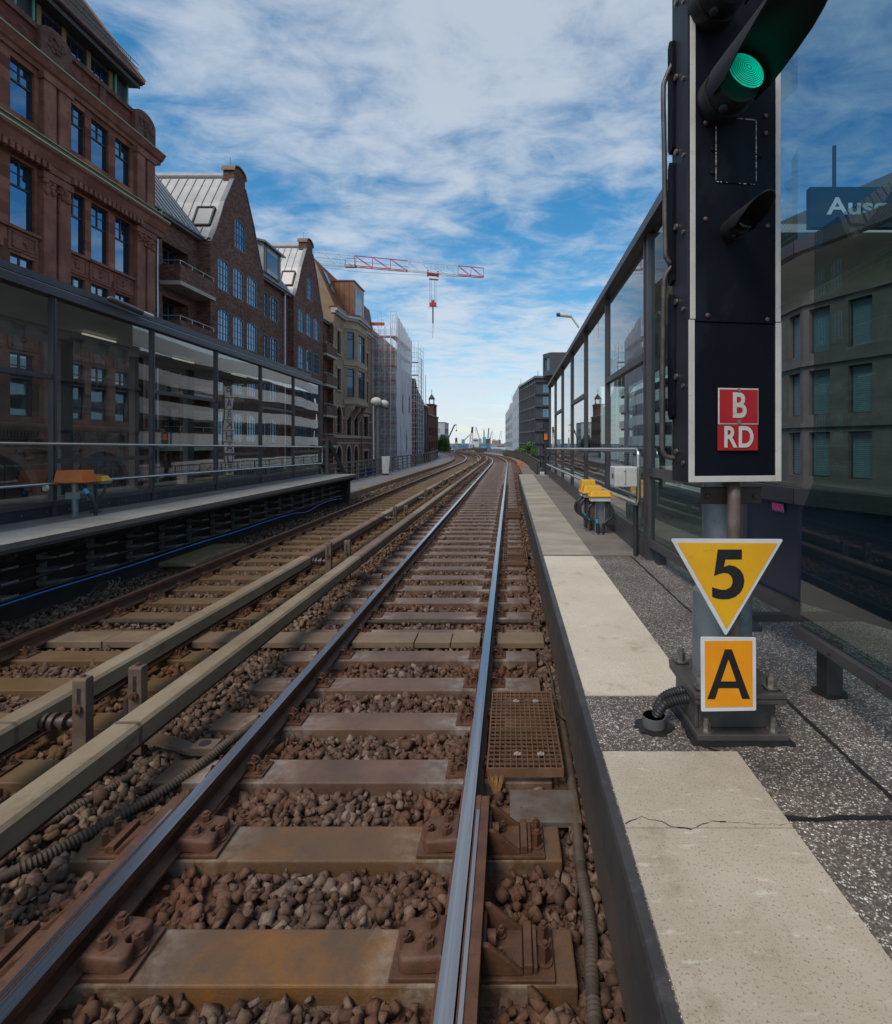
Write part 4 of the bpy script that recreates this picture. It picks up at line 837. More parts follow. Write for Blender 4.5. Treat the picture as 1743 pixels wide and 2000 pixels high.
# ================================================================== railway signal
M_navy = mat('signal_black', (.0035, .0045, .008), (.006, .008, .013), 2.5, .55, 0, .1, 40, spec=.12, c3=(.030, .040, .054), s3=2.2, f3=.7, lo3=.55, hi3=.8, stretch=(1, 1, .5))
M_wht = mat('white_paint', (.60, .58, .54), (.52, .49, .44), 6, .5, c3=(.36, .30, .22), s3=18, f3=.5)
M_galv = mat('galvanised', (.20, .225, .235), (.27, .295, .30), 7, .48, .45, .1, 40, c3=(.15, .16, .165), s3=13, f3=.7)
M_rp = mat('rusty_pipe', (.12, .085, .068), (.19, .15, .13), 12, .55, .2, .25, 50, c3=(.09, .045, .03), s3=16)
M_pl = mat('pedestal_grey', (.060, .054, .050), (.088, .078, .070), 6, .5, .1, .15, 60, c3=(.12, .095, .075), s3=8, f3=.6)
M_riv = mat('rusty_rivet', (.085, .045, .042), (.12, .065, .058), 30, .6)
M_zinc = mat('zinc_bolt', (.35, .33, .30), (.22, .19, .16), 40, .4, .8)
SG = (.84, 2.16, PT)
sig = thing('railway_signal', 'tall black railway signal with lit green lamp on a grey mast', 'railway signal', None, SG)
def sp_(mb, name, m, par=sig, **k):
    mb.v = [(a - SG[0], b - SG[1], c - SG[2]) for a, b, c in mb.v]; return mb.build(name, m, par, **k)
# pedestal
mb = MB(); mb.box(.69, 1.03, 2.0, 2.34, PT + .012, PT + .036); sp_(mb, 'ground_plate', M_pl, bev=.003)
mb = MB(); rr = random.Random(8); pts = []
for (a, b, c, d) in ((.675, 1.985, 1.045, 1.985), (1.045, 1.985, 1.045, 2.36), (1.045, 2.36, .675, 2.36), (.675, 2.36, .675, 1.985)):
    for i in range(10): pts.append((a + (c - a) * i / 10 + rr.uniform(-.008, .008), b + (d - b) * i / 10 + rr.uniform(-.008, .008)))
mb.prism(pts, 'z', PT + .0007, PT + .013); sp_(mb, 'tar_bed', M_tar)
mb = MB(); mb.box(.715, 1.005, 2.05, 2.07, PT + .036, PT + .145); mb.box(.715, 1.005, 2.27, 2.29, PT + .036, PT + .145); mb.box(.85, .87, 2.07, 2.27, PT + .036, PT + .145); mb.box(.70, .714, 2.05, 2.29, PT + .036, PT + .145); sp_(mb, 'pedestal', M_pl, bev=.003)
mb = MB(); mb.box(.685, 1.022, 2.0, 2.335, PT + .146, PT + .163); sp_(mb, 'lower_flange', M_pl, bev=.003)
mb = MB(); mb.box(.682, 1.020, 1.997, 2.332, PT + .166, PT + .186); sp_(mb, 'upper_flange', M_pl, bev=.003)
for x, y in ((.722, 2.045), (.985, 2.045), (.722, 2.29), (.985, 2.29)):
    mb = MB(); z = PT + .186; mb.box(x - .025, x + .025, y - .025, y + .025, z, z + .006, 1); mb.cyl((x, y, z + .006), (x, y, z + .011), .029, None, 20); mb.cyl((x, y, z + .011), (x, y, z + .045), .0185, None, 6); mb.cyl((x, y, z + .045), (x, y, z + .062), .011, None, 12)
    sp_(mb, 'anchor_bolt', [M_zinc, M_blackp], smooth=30)
for x, y in ((.735, 2.03), (.985, 2.03)):
    mb = MB(); z = PT + .036; mb.cyl((x, y, z), (x, y, z + .005), .024, None, 18); mb.cyl((x, y, z + .005), (x, y, z + .033), .015, None, 6); mb.cyl((x, y, z + .033), (x, y, z + .05), .010, None, 10); sp_(mb, 'ground_bolt', M_zinc, smooth=30)
# mast: thick tube below, slimmer above
mb = MB(); mb.tube([(.845, 2.165, PT + .186), (.845, 2.165, 1.33), (.845, 2.165, 1.345), (.845, 2.165, 1.347)], .11, 24, rs=[.112, .112, .108, .075]); mb.cyl((.845, 2.165, 1.33), (.845, 2.165, 3.9), .072, None, 20); sp_(mb, 'mast', M_galv, smooth=40)
mb = MB(); mb.tube(spline([(.845, 2.10, 1.78), (.838, 2.035, 1.775), (.828, 2.005, 1.70), (.826, 2.0, 1.5), (.826, 2.0, 1.2), (.828, 2.005, PT + .19)], 6), .024, 12); sp_(mb, 'cable_pipe', M_rp, smooth=60)
mb = MB(); mb.box(.725, .955, 2.055, 2.067, 1.70, 1.765); mb.cyl((.748, 2.055, 1.73), (.748, 2.045, 1.73), .012, None, 6); mb.cyl((.93, 2.055, 1.73), (.93, 2.045, 1.73), .012, None, 6); sp_(mb, 'pipe_clamp', mat('clamp_brown', (.045, .03, .024), (.07, .045, .035), 9, .6), bev=.004)
# cabinet, turned a little towards the track
CX, CY, CA = .642, 1.948, R(8.5)
cab = Matrix.Translation((CX, CY, 0)) @ Matrix.Rotation(CA, 4, 'Z')
def cp(mb, name, m, par=sig, **k): mb.xf(cab); return sp_(mb, name, m, par, **k)
WB = .362; ZB, ZJ, ZT = 1.79, 2.368, 3.9
mb = MB(); mb.box(.006, WB - .006, .004, .128, ZB, ZJ); mb.box(.010, WB - .010, .0, .128, ZJ + .002, ZT); cbx = cp(mb, 'cabinet', M_navy, bev=.002)
mb = MB(); mb.box(.0, .022, -.004, .003, ZB, ZJ + .006); mb.box(WB - .022, WB, -.004, .003, ZB, ZJ + .006); mb.box(.022, WB - .022, -.004, .003, ZB, ZB + .022)
mb.box(.004, .024, -.006, -.001, ZJ + .008, ZT); mb.box(WB - .024, WB - .004, -.006, -.001, ZJ + .008, ZT); cp(mb, 'white_border', M_wht, bev=.0015)
mb = MB(); mb.box(-.002, .012, .004, .128, ZB, ZT, 0)
for q in range(7): mb.cyl((-.004, .085, 1.9 + q * .28), (-.012, .085, 1.9 + q * .28), .011, None, 10, 1); mb.cyl((-.004, .03, 1.86 + q * .28), (-.010, .03, 1.86 + q * .28), .008, None, 10, 1)
cp(mb, 'side_flange', [mat('flange_navy', (.018, .019, .028), (.030, .032, .042), 6, .5, .1), M_zinc], smooth=30)
mb = MB()
for a, b in ((2.02, 2.50), (2.53, 3.0), (3.03, 3.46)): mb.prism([(.095, a + .015), (.125, a), (.138, a + .02), (.138, b - .02), (.125, b), (.095, b - .015)], 'x', -.016, -.004)
cp(mb, 'door_hinge_plate', M_navy)
def onface(px, py, d=1.965):          # nominal spot on the cabinet front
    p = W(px, py, d); q = cab.inverted() @ p; return q.x, q.z
for i, (px, py) in enumerate(((1376, 209), (1376, 243), (1505, 218), (1505, 252), (1376, 430), (1509, 436), (1380, 617), (1508, 621), (1391, 293), (1391, 339), (1491, 299))):
    x, z = onface(px, py); mb = MB(); mb.ball((x, -.002, z), .0088, .005, .0088, 12, 6); cp(mb, 'rivet', M_riv if i < 8 else M_navy, smooth=60)
x0, z0 = onface(1397, 356); x1, z1 = onface(1483, 229)
mb = MB(); mb.box(x0, x1, -.004, -.0005, z0, z1); bp_ = cp(mb, 'blank_panel', M_navy)
mb = MB(); rr = random.Random(31)
def chip(ax, az, bx, bz, n, p):
    for i in range(n):
        if rr.random() < p: continue
        u, v = i / n, (i + 1) / n; w = rr.uniform(.0006, .0022); xa, za, xb, zb = ax + (bx - ax) * u, az + (bz - az) * u, ax + (bx - ax) * v, az + (bz - az) * v
        if abs(bx - ax) > abs(bz - az): mb.face([(xa, -.0046, za - w), (xb, -.0046, zb - w), (xb, -.0046, zb + w), (xa, -.0046, za + w)])
        else: mb.face([(xa - w, -.0046, za), (xa + w, -.0046, za), (xb + w, -.0046, zb), (xb - w, -.0046, zb)])
chip(x0, z0, x0, z1, 40, .1); chip(x1, z0, x1, z1, 40, .12); chip(x0, z1, x1, z1, 28, .1); chip(x0, z0, x1, z0, 28, .6); cp(mb, 'chipped_edge', mat('chipped_white', (.55, .50, .42), (.40, .34, .28), 40, .8), bp_)
# lamps
M_lens = bpy.data.materials.new('green_lens'); M_lens.use_nodes = True
def lens_nodes():
    nt = M_lens.node_tree; N = nt.nodes; L = nt.links; p = N['Principled BSDF']; p.inputs['Roughness'].default_value = .12
    tc = N.new('ShaderNodeTexCoord'); w = N.new('ShaderNodeTexWave'); w.wave_type = 'RINGS'; w.rings_direction = 'SPHERICAL'; w.inputs['Scale'].default_value = 55; w.inputs['Distortion'].default_value = .6; L.new(tc.outputs['Object'], w.inputs['Vector'])
    n = N.new('ShaderNodeTexVoronoi'); n.inputs['Scale'].default_value = 120; L.new(tc.outputs['Object'], n.inputs['Vector'])
    n2 = N.new('ShaderNodeTexNoise'); n2.inputs['Scale'].default_value = 18; n2.inputs['Detail'].default_value = 2; L.new(tc.outputs['Object'], n2.inputs['Vector'])
    r = N.new('ShaderNodeMapRange'); r.inputs[1].default_value = -.25; r.inputs[2].default_value = .95; r.inputs[3].default_value = .05; r.inputs[4].default_value = 1.1
    so_ = N.new('ShaderNodeSeparateXYZ'); L.new(tc.outputs['Object'], so_.inputs[0]); k1 = N.new('ShaderNodeMath'); k1.operation = 'MULTIPLY_ADD'; k1.inputs[1].default_value = 9.0; L.new(so_.outputs[0], k1.inputs[0]); L.new(n2.outputs[0], k1.inputs[2]); L.new(k1.outputs[0], r.inputs[0])
    mm = N.new('ShaderNodeMath'); mm.operation = 'MULTIPLY_ADD'; L.new(w.outputs['Fac'], mm.inputs[0]); L.new(r.outputs[0], mm.inputs[1]); mm.inputs[2].default_value = .09
    sp = N.new('ShaderNodeMath'); sp.operation = 'LESS_THAN'; sp.inputs[1].default_value = .10; L.new(n.outputs['Distance'], sp.inputs[0])
    m3 = N.new('ShaderNodeMath'); m3.operation = 'MULTIPLY_ADD'; L.new(sp.outputs[0], m3.inputs[0]); m3.inputs[1].default_value = .35; L.new(mm.outputs[0], m3.inputs[2])
    p.inputs['Base Color'].default_value = (.0, .10, .065, 1); p.inputs['Emission Color'].default_value = (.0, .62, .40, 1); L.new(m3.outputs[0], p.inputs['Emission Strength'])
    b = N.new('ShaderNodeBump'); b.inputs['Strength'].default_value = .4; b.inputs['Distance'].default_value = .003; L.new(w.outputs['Fac'], b.inputs['Height']); L.new(b.outputs[0], p.inputs['Normal'])
lens_nodes()
M_hood = mat('signal_hood', (.006, .006, .007), (.010, .010, .012), 8, .6)
def lamp(px, py, d, r, hood_len, lit, hr):
    p = W(px, py, d); q = cab.inverted() @ p
    h = thing('lamp_unit', None, None); 
    del h
    mb = MB(); yb = 0.0; yf = q.y
    ye_ = yf + r * .55; mb.tube([(q.x, yb, q.z), (q.x, yf * .35, q.z), (q.x, yf * .35, q.z), (q.x, yf * .6, q.z), (q.x, yf * .6, q.z), (q.x, ye_, q.z)], r, 28, rs=[r * 1.32, r * 1.32, r * 1.2, r * 1.2, r * 1.26, r * 1.18])
    mb.ball((q.x - r * .55, yf * .55, q.z - r * 1.22), r * .22, r * .3, r * .22)
    hs = cp(mb, 'lamp_housing', M_hood, smooth=35)
    mb = MB(); n = 20; b0 = 0
    rings = 6
    for i in range(rings + 1):
        a = math.pi / 2 * i / rings
        for k in range(n): t = 2 * math.pi * k / n; mb.v.append((r * math.sin(a) * math.cos(t), -r * .22 * math.cos(a), r * math.sin(a) * math.sin(t)))
    for i in range(rings):
        for k in range(n): mb.f.append((i * n + k, (i + 1) * n + k, (i + 1) * n + (k + 1) % n, i * n + (k + 1) % n)); mb.m.append(0)
    me = mb.mesh('lens', M_lens if lit else mat('dark_lens', (.012, .012, .014), None, rough=.15), 60); lo = link('lens', me, hs)
    cq = cab @ Vector((q.x, yf - .003, q.z)); lo.location = (cq.x - SG[0], cq.y - SG[1], cq.z - SG[2]); lo.rotation_euler = (Matrix.Rotation(CA, 4, 'Z') @ Matrix.Rotation(R(-14), 4, Vector((.9, 0, -.42)).normalized())).to_euler()
    # sheet hood: an arch over the lamp, longer on top
    if hood_len:
        mb = MB(); n = 22; R0 = hr; A0, A1 = R(-28), R(208)
        for s, off in ((0, 0.0), (1, .004)):
            for i in range(n + 1):
                t = A0 + (A1 - A0) * i / n; rr_ = R0 + off
                ln = hood_len * (0.42 + 0.58 * max(0, math.sin(t)) ** .8) if math.sin(t) > 0 else hood_len * .42 * max(.0, 1 + math.sin(t) * 2.0)
                mb.v.append((q.x + rr_ * math.cos(t), yf * .55, q.z + rr_ * math.sin(t))); mb.v.append((q.x + rr_ * math.cos(t) * 1.02, yf - ln, q.z + rr_ * math.sin(t) * 1.02))
        o = 2 * (n + 1)
        for i in range(n):
            a = 2 * i; mb.f.append((a, a + 1, a + 3, a + 2)); mb.f.append((o + a, o + a + 2, o + a + 3, o + a + 1)); mb.f.append((a + 1, o + a + 1, o + a + 3, a + 3)); mb.f.append((a, a + 2, o + a + 2, o + a)); mb.m += [0, 0, 0, 0]
        cp(mb, 'hood', M_hood, hs, smooth=40, fixn=True)
lamp(1457, 139, 1.80, .067, .40, True, .088)
lamp(1436, -55, 1.80, .064, .40, False, .088)
lamp(1455, 432, 1.88, .030, .145, False, .040)
for o in [o for o in list(COL.objects) if o.name.startswith('lamp_unit')]: bpy.data.objects.remove(o)
# grab rails on the side
M_grab = mat('grab_rail', (.065, .058, .055), (.12, .105, .095), 14, .5, .3, .1, 60)
for pts in ([(1333, 100), (1316, 122), (1300, 155), (1296, 185), (1298, 300), (1300, 480), (1303, 505), (1313, 513), (1334, 494)], [(1334, 505), (1312, 522), (1300, 540), (1297, 570), (1295, 700), (1294, 860), (1297, 885), (1306, 893), (1333, 895)]):
    mb = MB(); mb.tube(spline([W(a, b, 2.06) for a, b in pts], 6), .0095, 10); 
    for e in (pts[0], pts[-1]): c = W(e[0], e[1], 2.06); mb.box(c.x - .012, c.x + .02, c.y - .01, c.y + .03, c.z - .018, c.z + .018); mb.cyl((c.x, c.y - .01, c.z), (c.x, c.y - .018, c.z), .009, None, 6)
    sp_(mb, 'grab_rail', M_grab, smooth=60)
# corrugated hose into the pot
def corr(pts, r, par, name, m):
    pts = spline(pts, 14); mb = MB(); mb.tube(pts, r, 12, rs=[r * (1.1 if i % 2 else .88) for i in range(len(pts))]); return sp_(mb, name, m, par, smooth=60)
corr([(.735, 2.14, .925), (.67, 2.13, .925), (.60, 2.12, .905), (.568, 2.12, .845)], .018, sig, 'hose', M_blackp)
corr([(.735, 2.18, .935), (.665, 2.165, .94), (.60, 2.15, .915), (.572, 2.14, .85)], .018, sig, 'hose', M_blackp)
t = thing('cable_pot', 'short grey pipe stub set in tar swallowing two black hoses', 'pipe stub', None, (.563, 2.12, PT))
mb = MB(); mb.tube([(0, 0, .004), (0, 0, .048), (0, 0, .048), (0, 0, .01)], .044, 24, rs=[.044, .046, .041, .040]); mb.build('pipe', mat('dark_pot', (.10, .10, .10), (.14, .138, .135), 12, .5), t, smooth=40)
mb = MB(); rr = random.Random(6); n = 26; mb.prism([((.062 + rr.uniform(-.006, .022)) * math.cos(2 * math.pi * i / n), (.062 + rr.uniform(-.006, .014)) * math.sin(2 * math.pi * i / n)) for i in range(n)], 'z', .0006, .009); mb.build('tar_collar', M_tar, t)
# ---- signs
M_yel = mat('reflective_yellow', (.78, .42, .010), (.70, .35, .010), 5, .42, 0, .05, 300, c3=(.38, .20, .03), s3=14, f3=.6, lo3=.60, hi3=.75)
M_org = mat('reflective_orange', (.83, .315, .006), (.78, .28, .005), 6, .42, 0, .05, 300, c3=(.45, .17, .02), s3=14, f3=.55, lo3=.62, hi3=.76)
M_sw = mat('sign_white_border', (.66, .66, .67), (.58, .57, .56), 10, .5, 0, .1, 300, c3=(.30, .20, .12), s3=16, f3=.7, lo3=.66, hi3=.78)
M_blk = mat('sign_black', (.006, .006, .006), (.011, .01, .01), 20, .5)
YS = 1.93
def sgn(px, py, off=0.0): p = W(px, py, YS); return (p.x, p.z)
def rounded(pts, r, n=4):
    out = []; K = len(pts)
    for i in range(K):
        p, a, b = Vector(pts[i]), Vector(pts[i - 1]), Vector(pts[(i + 1) % K]); u, v = (a - p).normalized(), (b - p).normalized()
        ang = u.angle(v); dd = min(r / math.tan(ang / 2), .45 * min((a - p).length, (b - p).length))
        for k in range(n + 1):
            s = k / n; q = (p + u * dd) * (1 - s) ** 2 + p * 2 * s * (1 - s) + (p + v * dd) * s * s; out.append((q.x, q.y))
    return out
def sign_thing(name, lab, cat, outer, inner, rad, mface, glyph):
    c = Vector((sum(p[0] for p in outer) / len(outer), sum(p[1] for p in outer) / len(outer)))
    t = thing(name, lab, cat, None, (c.x, YS, c.y)); rel = lambda pts: [(p[0] - c.x, p[1] - c.y) for p in pts]
    mb = MB(); mb.prism(rounded(rel(outer), rad), 'y', 0, .004); mb.build('sign_plate', M_sw, t, fixn=True, bev=.0008)
    mb = MB(); mb.prism(rounded(rel(inner), .002), 'y', -.0012, -.0004); mb.build('coloured_face', mface, t, fixn=True)
    mb = MB()
    for g in glyph: mb.prism(rel(g), 'y', -.0022, -.0014)
    mb.build('lettering', M_blk, t, fixn=True)
    mb = MB(); mb.box(-.02, .02, .004, .05, -.02, .02); mb.build('bracket', M_rp, t); return t
G = lambda pts: [sgn(a, b) for a, b in pts]
def digit5():                                  # outline in photo units, heavy grotesque five
    stem_ = [(1402, 1073), (1449, 1073), (1449, 1092.5), (1416.5, 1092.5), (1415, 1106)]
    cx, cy = 1421.5, 1136
    out = [(cx + 31.5 * math.cos(t), cy + 33.5 * math.sin(t)) for t in np.linspace(R(-100), R(147), 26)]
    inn = [(cx - .5 + 14.5 * math.cos(t), cy + 16.0 * math.sin(t)) for t in np.linspace(R(132), R(-122), 22)]
    return stem_, out, inn
st_, ou_, in_ = digit5()
bowl = [(ou_[i], ou_[i + 1], in_[len(in_) - 1 - int(round((i + 1) * (len(in_) - 1) / (len(ou_) - 1)))], in_[len(in_) - 1 - int(round(i * (len(in_) - 1) / (len(ou_) - 1)))]) for i in range(len(ou_) - 1)]
five = [G([(1402, 1073), (1449, 1073), (1449, 1092.5), (1402, 1092.5)]), G([(1402, 1092.3), (1416.5, 1092.3), (1412, 1121), (1394.8, 1124)])]
five.append(G([(1394.8, 1124), (1412.2, 1119.8), (1414, 1108), (1404, 1104)]))
def bowl_poly():
    o = [(1391, 1165.5), (1390.8, 1146.5)]
    inner = [(1400, 1149.5), (1410, 1151.8), (1419, 1151), (1427, 1146.5), (1430.5, 1139), (1430.8, 1132), (1428, 1124.5), (1421.5, 1119.6), (1413, 1118.6), (1405, 1120.5), (1394.8, 1124.4)]
    outer = [(1399, 1107.5), (1413.8, 1107), (1424, 1103.4), (1436, 1106), (1446, 1113), (1452, 1123), (1453.8, 1134), (1452, 1146), (1446, 1157), (1436, 1165.5), (1423, 1170), (1409, 1170.2), (1399, 1168.5)]
    return o + inner + outer
five = [G([(1402, 1073), (1449, 1073), (1449, 1092.5), (1416.7, 1092.5), (1413.8, 1107), (1399, 1107.5), (1394.8, 1124.4)]), G(bowl_poly())]
def strip_poly(poly):                          # triangulated glyph body as separate convex pieces
    bm = bmesh.new(); f = bm.faces.new([bm.verts.new((p[0], p[1], 0)) for p in poly]); r = bmesh.ops.triangulate(bm, faces=[f], quad_method='BEAUTY', ngon_method='EAR_CLIP')
    out = [[(v.co.x, v.co.y) for v in q.verts] for q in bm.faces]; bm.free(); return out
gl5 = strip_poly(five[1]) + strip_poly(five[0])
sign_thing('speed_sign', 'yellow triangular sign with black 5 and white border on the signal mast', 'speed sign', G([(1310, 1052), (1418, 1243), (1531, 1053)]), G([(1322.5, 1060), (1419.5, 1229), (1519, 1061)]), .006, M_yel, gl5)
glA = [G(q) for q in ([(1381.5, 1365), (1396.5, 1365), (1403.6, 1343.5), (1389.4, 1343.5)], [(1389.4, 1343.5), (1457, 1343.5), (1452.3, 1330.5), (1394.2, 1330.5)], [(1457, 1343.5), (1442.4, 1343.5), (1449.5, 1364.5), (1465, 1364.5)], [(1394.2, 1330.5), (1408, 1330.5), (1422.7, 1287), (1422.7, 1268), (1416, 1268)], [(1452.3, 1330.5), (1437.8, 1330.5), (1422.7, 1287), (1422.7, 1268), (1429.5, 1268)])]
sign_thing('letter_sign', 'orange rectangular sign with black letter A below the yellow triangle', 'letter sign', G([(1369, 1244), (1370, 1390), (1477.5, 1388), (1477, 1245)]), G([(1376.5, 1252), (1377.5, 1381.5), (1470.5, 1380), (1469.5, 1251)]), .006, M_org, glA)
M_red = mat('enamel_red', (.42, .008, .014), (.36, .006, .012), 8, .35)
def red_plate(lab, x0, x1, z0, z1, txt, size, sx, border, screws):
    c = cab @ Vector(((x0 + x1) / 2, -.006, (z0 + z1) / 2)); t = thing('identification_plate', lab, 'sign plate', 'red plates on the signal', c, CA); w, h = (x1 - x0) / 2, (z1 - z0) / 2
    mb = MB(); mb.box(-w, w, -.001, .002, -h, h); mb.build('sign_plate', M_wht if border else M_red, t, bev=.001)
    if border:
        mb = MB(); mb.box(-w + .005, w - .003, -.0022, -.0012, -h + .005, h - .005); mb.build('red_face', M_red, t)
    mb = text_mb(txt, size, .0026, .0006, sx, 1.12); place(mb, (0.001, -.0030, -.001), (1, 0, 0), (0, 0, 1)); mb.build('lettering', M_wht, t)
    for z in screws: mb = MB(); mb.cyl((.0, -.002, z), (.0, -.006, z), .0065, None, 12); mb.build('screw', M_zinc, t, smooth=40)
xa, za = onface(1401, 829); xb, zb = onface(1487, 758); red_plate('red enamel plate with white letter B and white border', xa, xb, za, zb, 'B', .128, .82, True, (.058, -.056))
xa, za = onface(1400, 880); xb, zb = onface(1486, 830); red_plate('red enamel plate with white letters RD, below the B plate', xa, xb, za, zb, 'RD', .106, .80, False, ())
# ================================================================== boxes on the platforms
M_oran = mat('orange_box', (.72, .17, .012), (.64, .14, .012), 5, .45, coat=.2)
M_ylw = mat('yellow_box', (.75, .40, .015), (.66, .34, .015), 6, .45, c3=(.32, .19, .05), s3=20, f3=.6, coat=.1)
M_gbx = mat('grey_box', (.55, .56, .53), (.47, .48, .45), 6, .55, c3=(.34, .33, .29), s3=14, f3=.5)
def lidbox(par, name, m, c, w, d, h, taper=.02, lip=.010, lh=.022):
    x, y, z = c; mb = MB(); mb.box(x - w / 2, x + w / 2, y - d / 2, y + d / 2, z, z + lh); o = mb.build(name, m, par, bev=.008)
    mb = MB(); b = len(mb.v); A = [(x + sx * (w / 2 - lip), y + sy * (d / 2 - lip), z + lh) for sx, sy in ((-1, -1), (1, -1), (1, 1), (-1, 1))]; B = [(x + sx * (w / 2 - lip - taper), y + sy * (d / 2 - lip - taper), z + h) for sx, sy in ((-1, -1), (1, -1), (1, 1), (-1, 1))]
    mb.v.extend(A + B)
    for q in ((0, 1, 5, 4), (1, 2, 6, 5), (2, 3, 7, 6), (3, 0, 4, 7), (4, 5, 6, 7)): mb.f.append(tuple(b + i for i in q)); mb.m.append(0)
    mb.build('lid', m, o, bev=.008); return o
t = thing('terminal_box', 'orange terminal box on a galvanised post on the left platform', 'terminal box', None, (-6.68, 8.34, PT))
lidbox(t, 'housing', M_oran, (0, 0, .51), .45, .30, .19)
mb = MB(); mb.cyl((0, 0, 0), (0, 0, .51), .042, None, 16); mb.cyl((0, 0, 0), (0, 0, .02), .07, None, 16); mb.build('post', M_galv, t, smooth=40)
mb = MB(); mb.box(-.11, .11, -.052, -.040, .26, .36); mb.cyl((-.08, -.052, .31), (-.08, -.06, .31), .014); mb.cyl((.08, -.052, .31), (.08, -.06, .31), .014); mb.build('clamp', M_galv, t)
mb = MB(); mb.tube(spline([(.10, -.02, .52), (.13, -.02, .44), (.20, -.02, .36), (.27, 0, .24), (.30, .02, .1), (.30, .02, 0)], 6), .026, 10); mb.tube([(.165, -.025, .41), (.215, -.025, .335)], .030, 10, 1); mb.build('hose', [M_blackp, mat('blue_tape', (.01, .35, .75), None, rough=.5)], t, smooth=60)
t = thing('terminal_box', 'flat yellow terminal box behind the orange one on the left platform', 'terminal box', None, (-6.63, 8.72, PT))
lidbox(t, 'housing', M_ylw, (0, 0, .50), .34, .22, .09, .03)
mb = MB(); mb.box(-.16, .16, -.1, .1, .462, .50); mb.box(-.12, -.03, -.05, .05, .2, .46); mb.build('tray', M_galv, t, bev=.004)
mb = MB(); mb.tube(spline([(.13, 0, .46), (.12, 0, .36), (.04, 0, .22), (.0, 0, .1), (-.02, 0, 0)], 6), .02, 10); mb.tube(spline([(-.02, .0, .46), (-.01, 0, .3), (-.02, 0, .1), (-.03, 0, 0)], 6), .018, 10); mb.cyl((-.02, 0, 0), (-.02, 0, .025), .075); mb.build('hose', mat('grey_hose', (.06, .065, .08), None, rough=.5), t, smooth=60)
# small white bracket on the lower left rail
mb = MB(); mb.prism([(0, 0), (.05, .03), (.07, -.02), (.05, -.06), (0, -.05)], 'y', 0, .05); o = mb.build('reflector_bracket', M_wht, bev=.003, fixn=True); o.location = (-6.85, 7.95, 1.29); tag(o, 'small white bracket hanging on the lower left handrail', 'bracket')
# yellow cluster on the right platform: three boxes, one stand each
def stand_box(loc, lab, w, d, h, hgt, wide, seed, graf=False, hose_side=-1):
    t = thing('terminal_box', lab, 'terminal box', 'yellow boxes on the right platform', loc); lidbox(t, 'housing', M_ylw, (0, 0, hgt), w, d, h, .022)
    mb = MB(); mb.box(-w / 2 + .015, w / 2 - .015, -d / 2 + .015, d / 2 - .015, hgt - .05, hgt); mb.build('tray', M_gbx if not wide else mat('tray_dirty', (.30, .28, .25), (.18, .16, .14), 9, .6), t, bev=.004)
    mb = MB(); mb.box(-.055, .055, .02, .035, 0, hgt - .05); mb.box(-.06, -.05, -.03, .035, .0, hgt - .05); mb.box(.05, .06, -.03, .035, .0, hgt - .05); mb.box(-.09, .09, -.06, .08, 0, .012); mb.build('stand', M_galv if seed != 2 else M_rp, t, bev=.003)
    rr = random.Random(seed); mb = MB()
    for q in range(3):
        s = (-1, 1, hose_side)[q]; a = s * rr.uniform(.07, .13); b = s * rr.uniform(.10, .17)
        mb.tube(spline([(a * .6, -.02, hgt - .05), (b, -.04, hgt * .72), (b * 1.0, -.04, hgt * .48), (a * .5, -.05, hgt * .30), (a * .35, -.05, .12), (a * .3, -.05, 0)], 6), .016, 10)
    mb.build('hose', M_blackp, t, smooth=60)
    mb = MB(); mb.tube([(-.045, -.05, hgt * .30), (-.04, -.052, hgt * .40)], .019, 10); mb.build('blue_sleeve', mat('blue_sleeve', (.01, .35, .6), None, rough=.5), t)
    return t
stand_box((1.03, 7.15, PT), 'yellow box farthest back in the cluster, with tall back plate', .23, .20, .165, .47, False, 1)
stand_box((1.055, 6.92, PT), 'yellow wedge shaped box in the middle of the cluster', .27, .20, .10, .475, True, 2)
stand_box((1.105, 6.66, PT), 'yellow box in front of the cluster with black scribble, nearest the handrail', .275, .19, .078, .455, False, 3, True, 1)
t = thing('junction_box', 'light grey junction box fixed to the end of the right handrail', 'junction box', None, (1.12, 5.32, 1.51))
mb = MB(); mb.box(-.115, .105, -.13, .13, -.0, .195); mb.build('housing', M_gbx, t, bev=.012)
mb = MB(); mb.box(-.115 - .003, -.115, -.07, .01, .08, .125); mb.build('label_plate', mat('label_brown', (.10, .075, .06), None, rough=.6), t)
mb = MB(); mb.box(-.012, -.008, -.1325, -.13, .02, .175); mb.box(-.03, -.012, -.1325, -.13, .150, .155); mb.box(-.03, -.008, -.1325, -.13, .03, .035); mb.build('door_gap', M_dark, t)
mb = MB(); mb.box(.10, .13, -.02, .02, .19, .23); mb.box(.105, .135, -.03, .03, .03, .06); mb.build('clamp', M_galv, t)
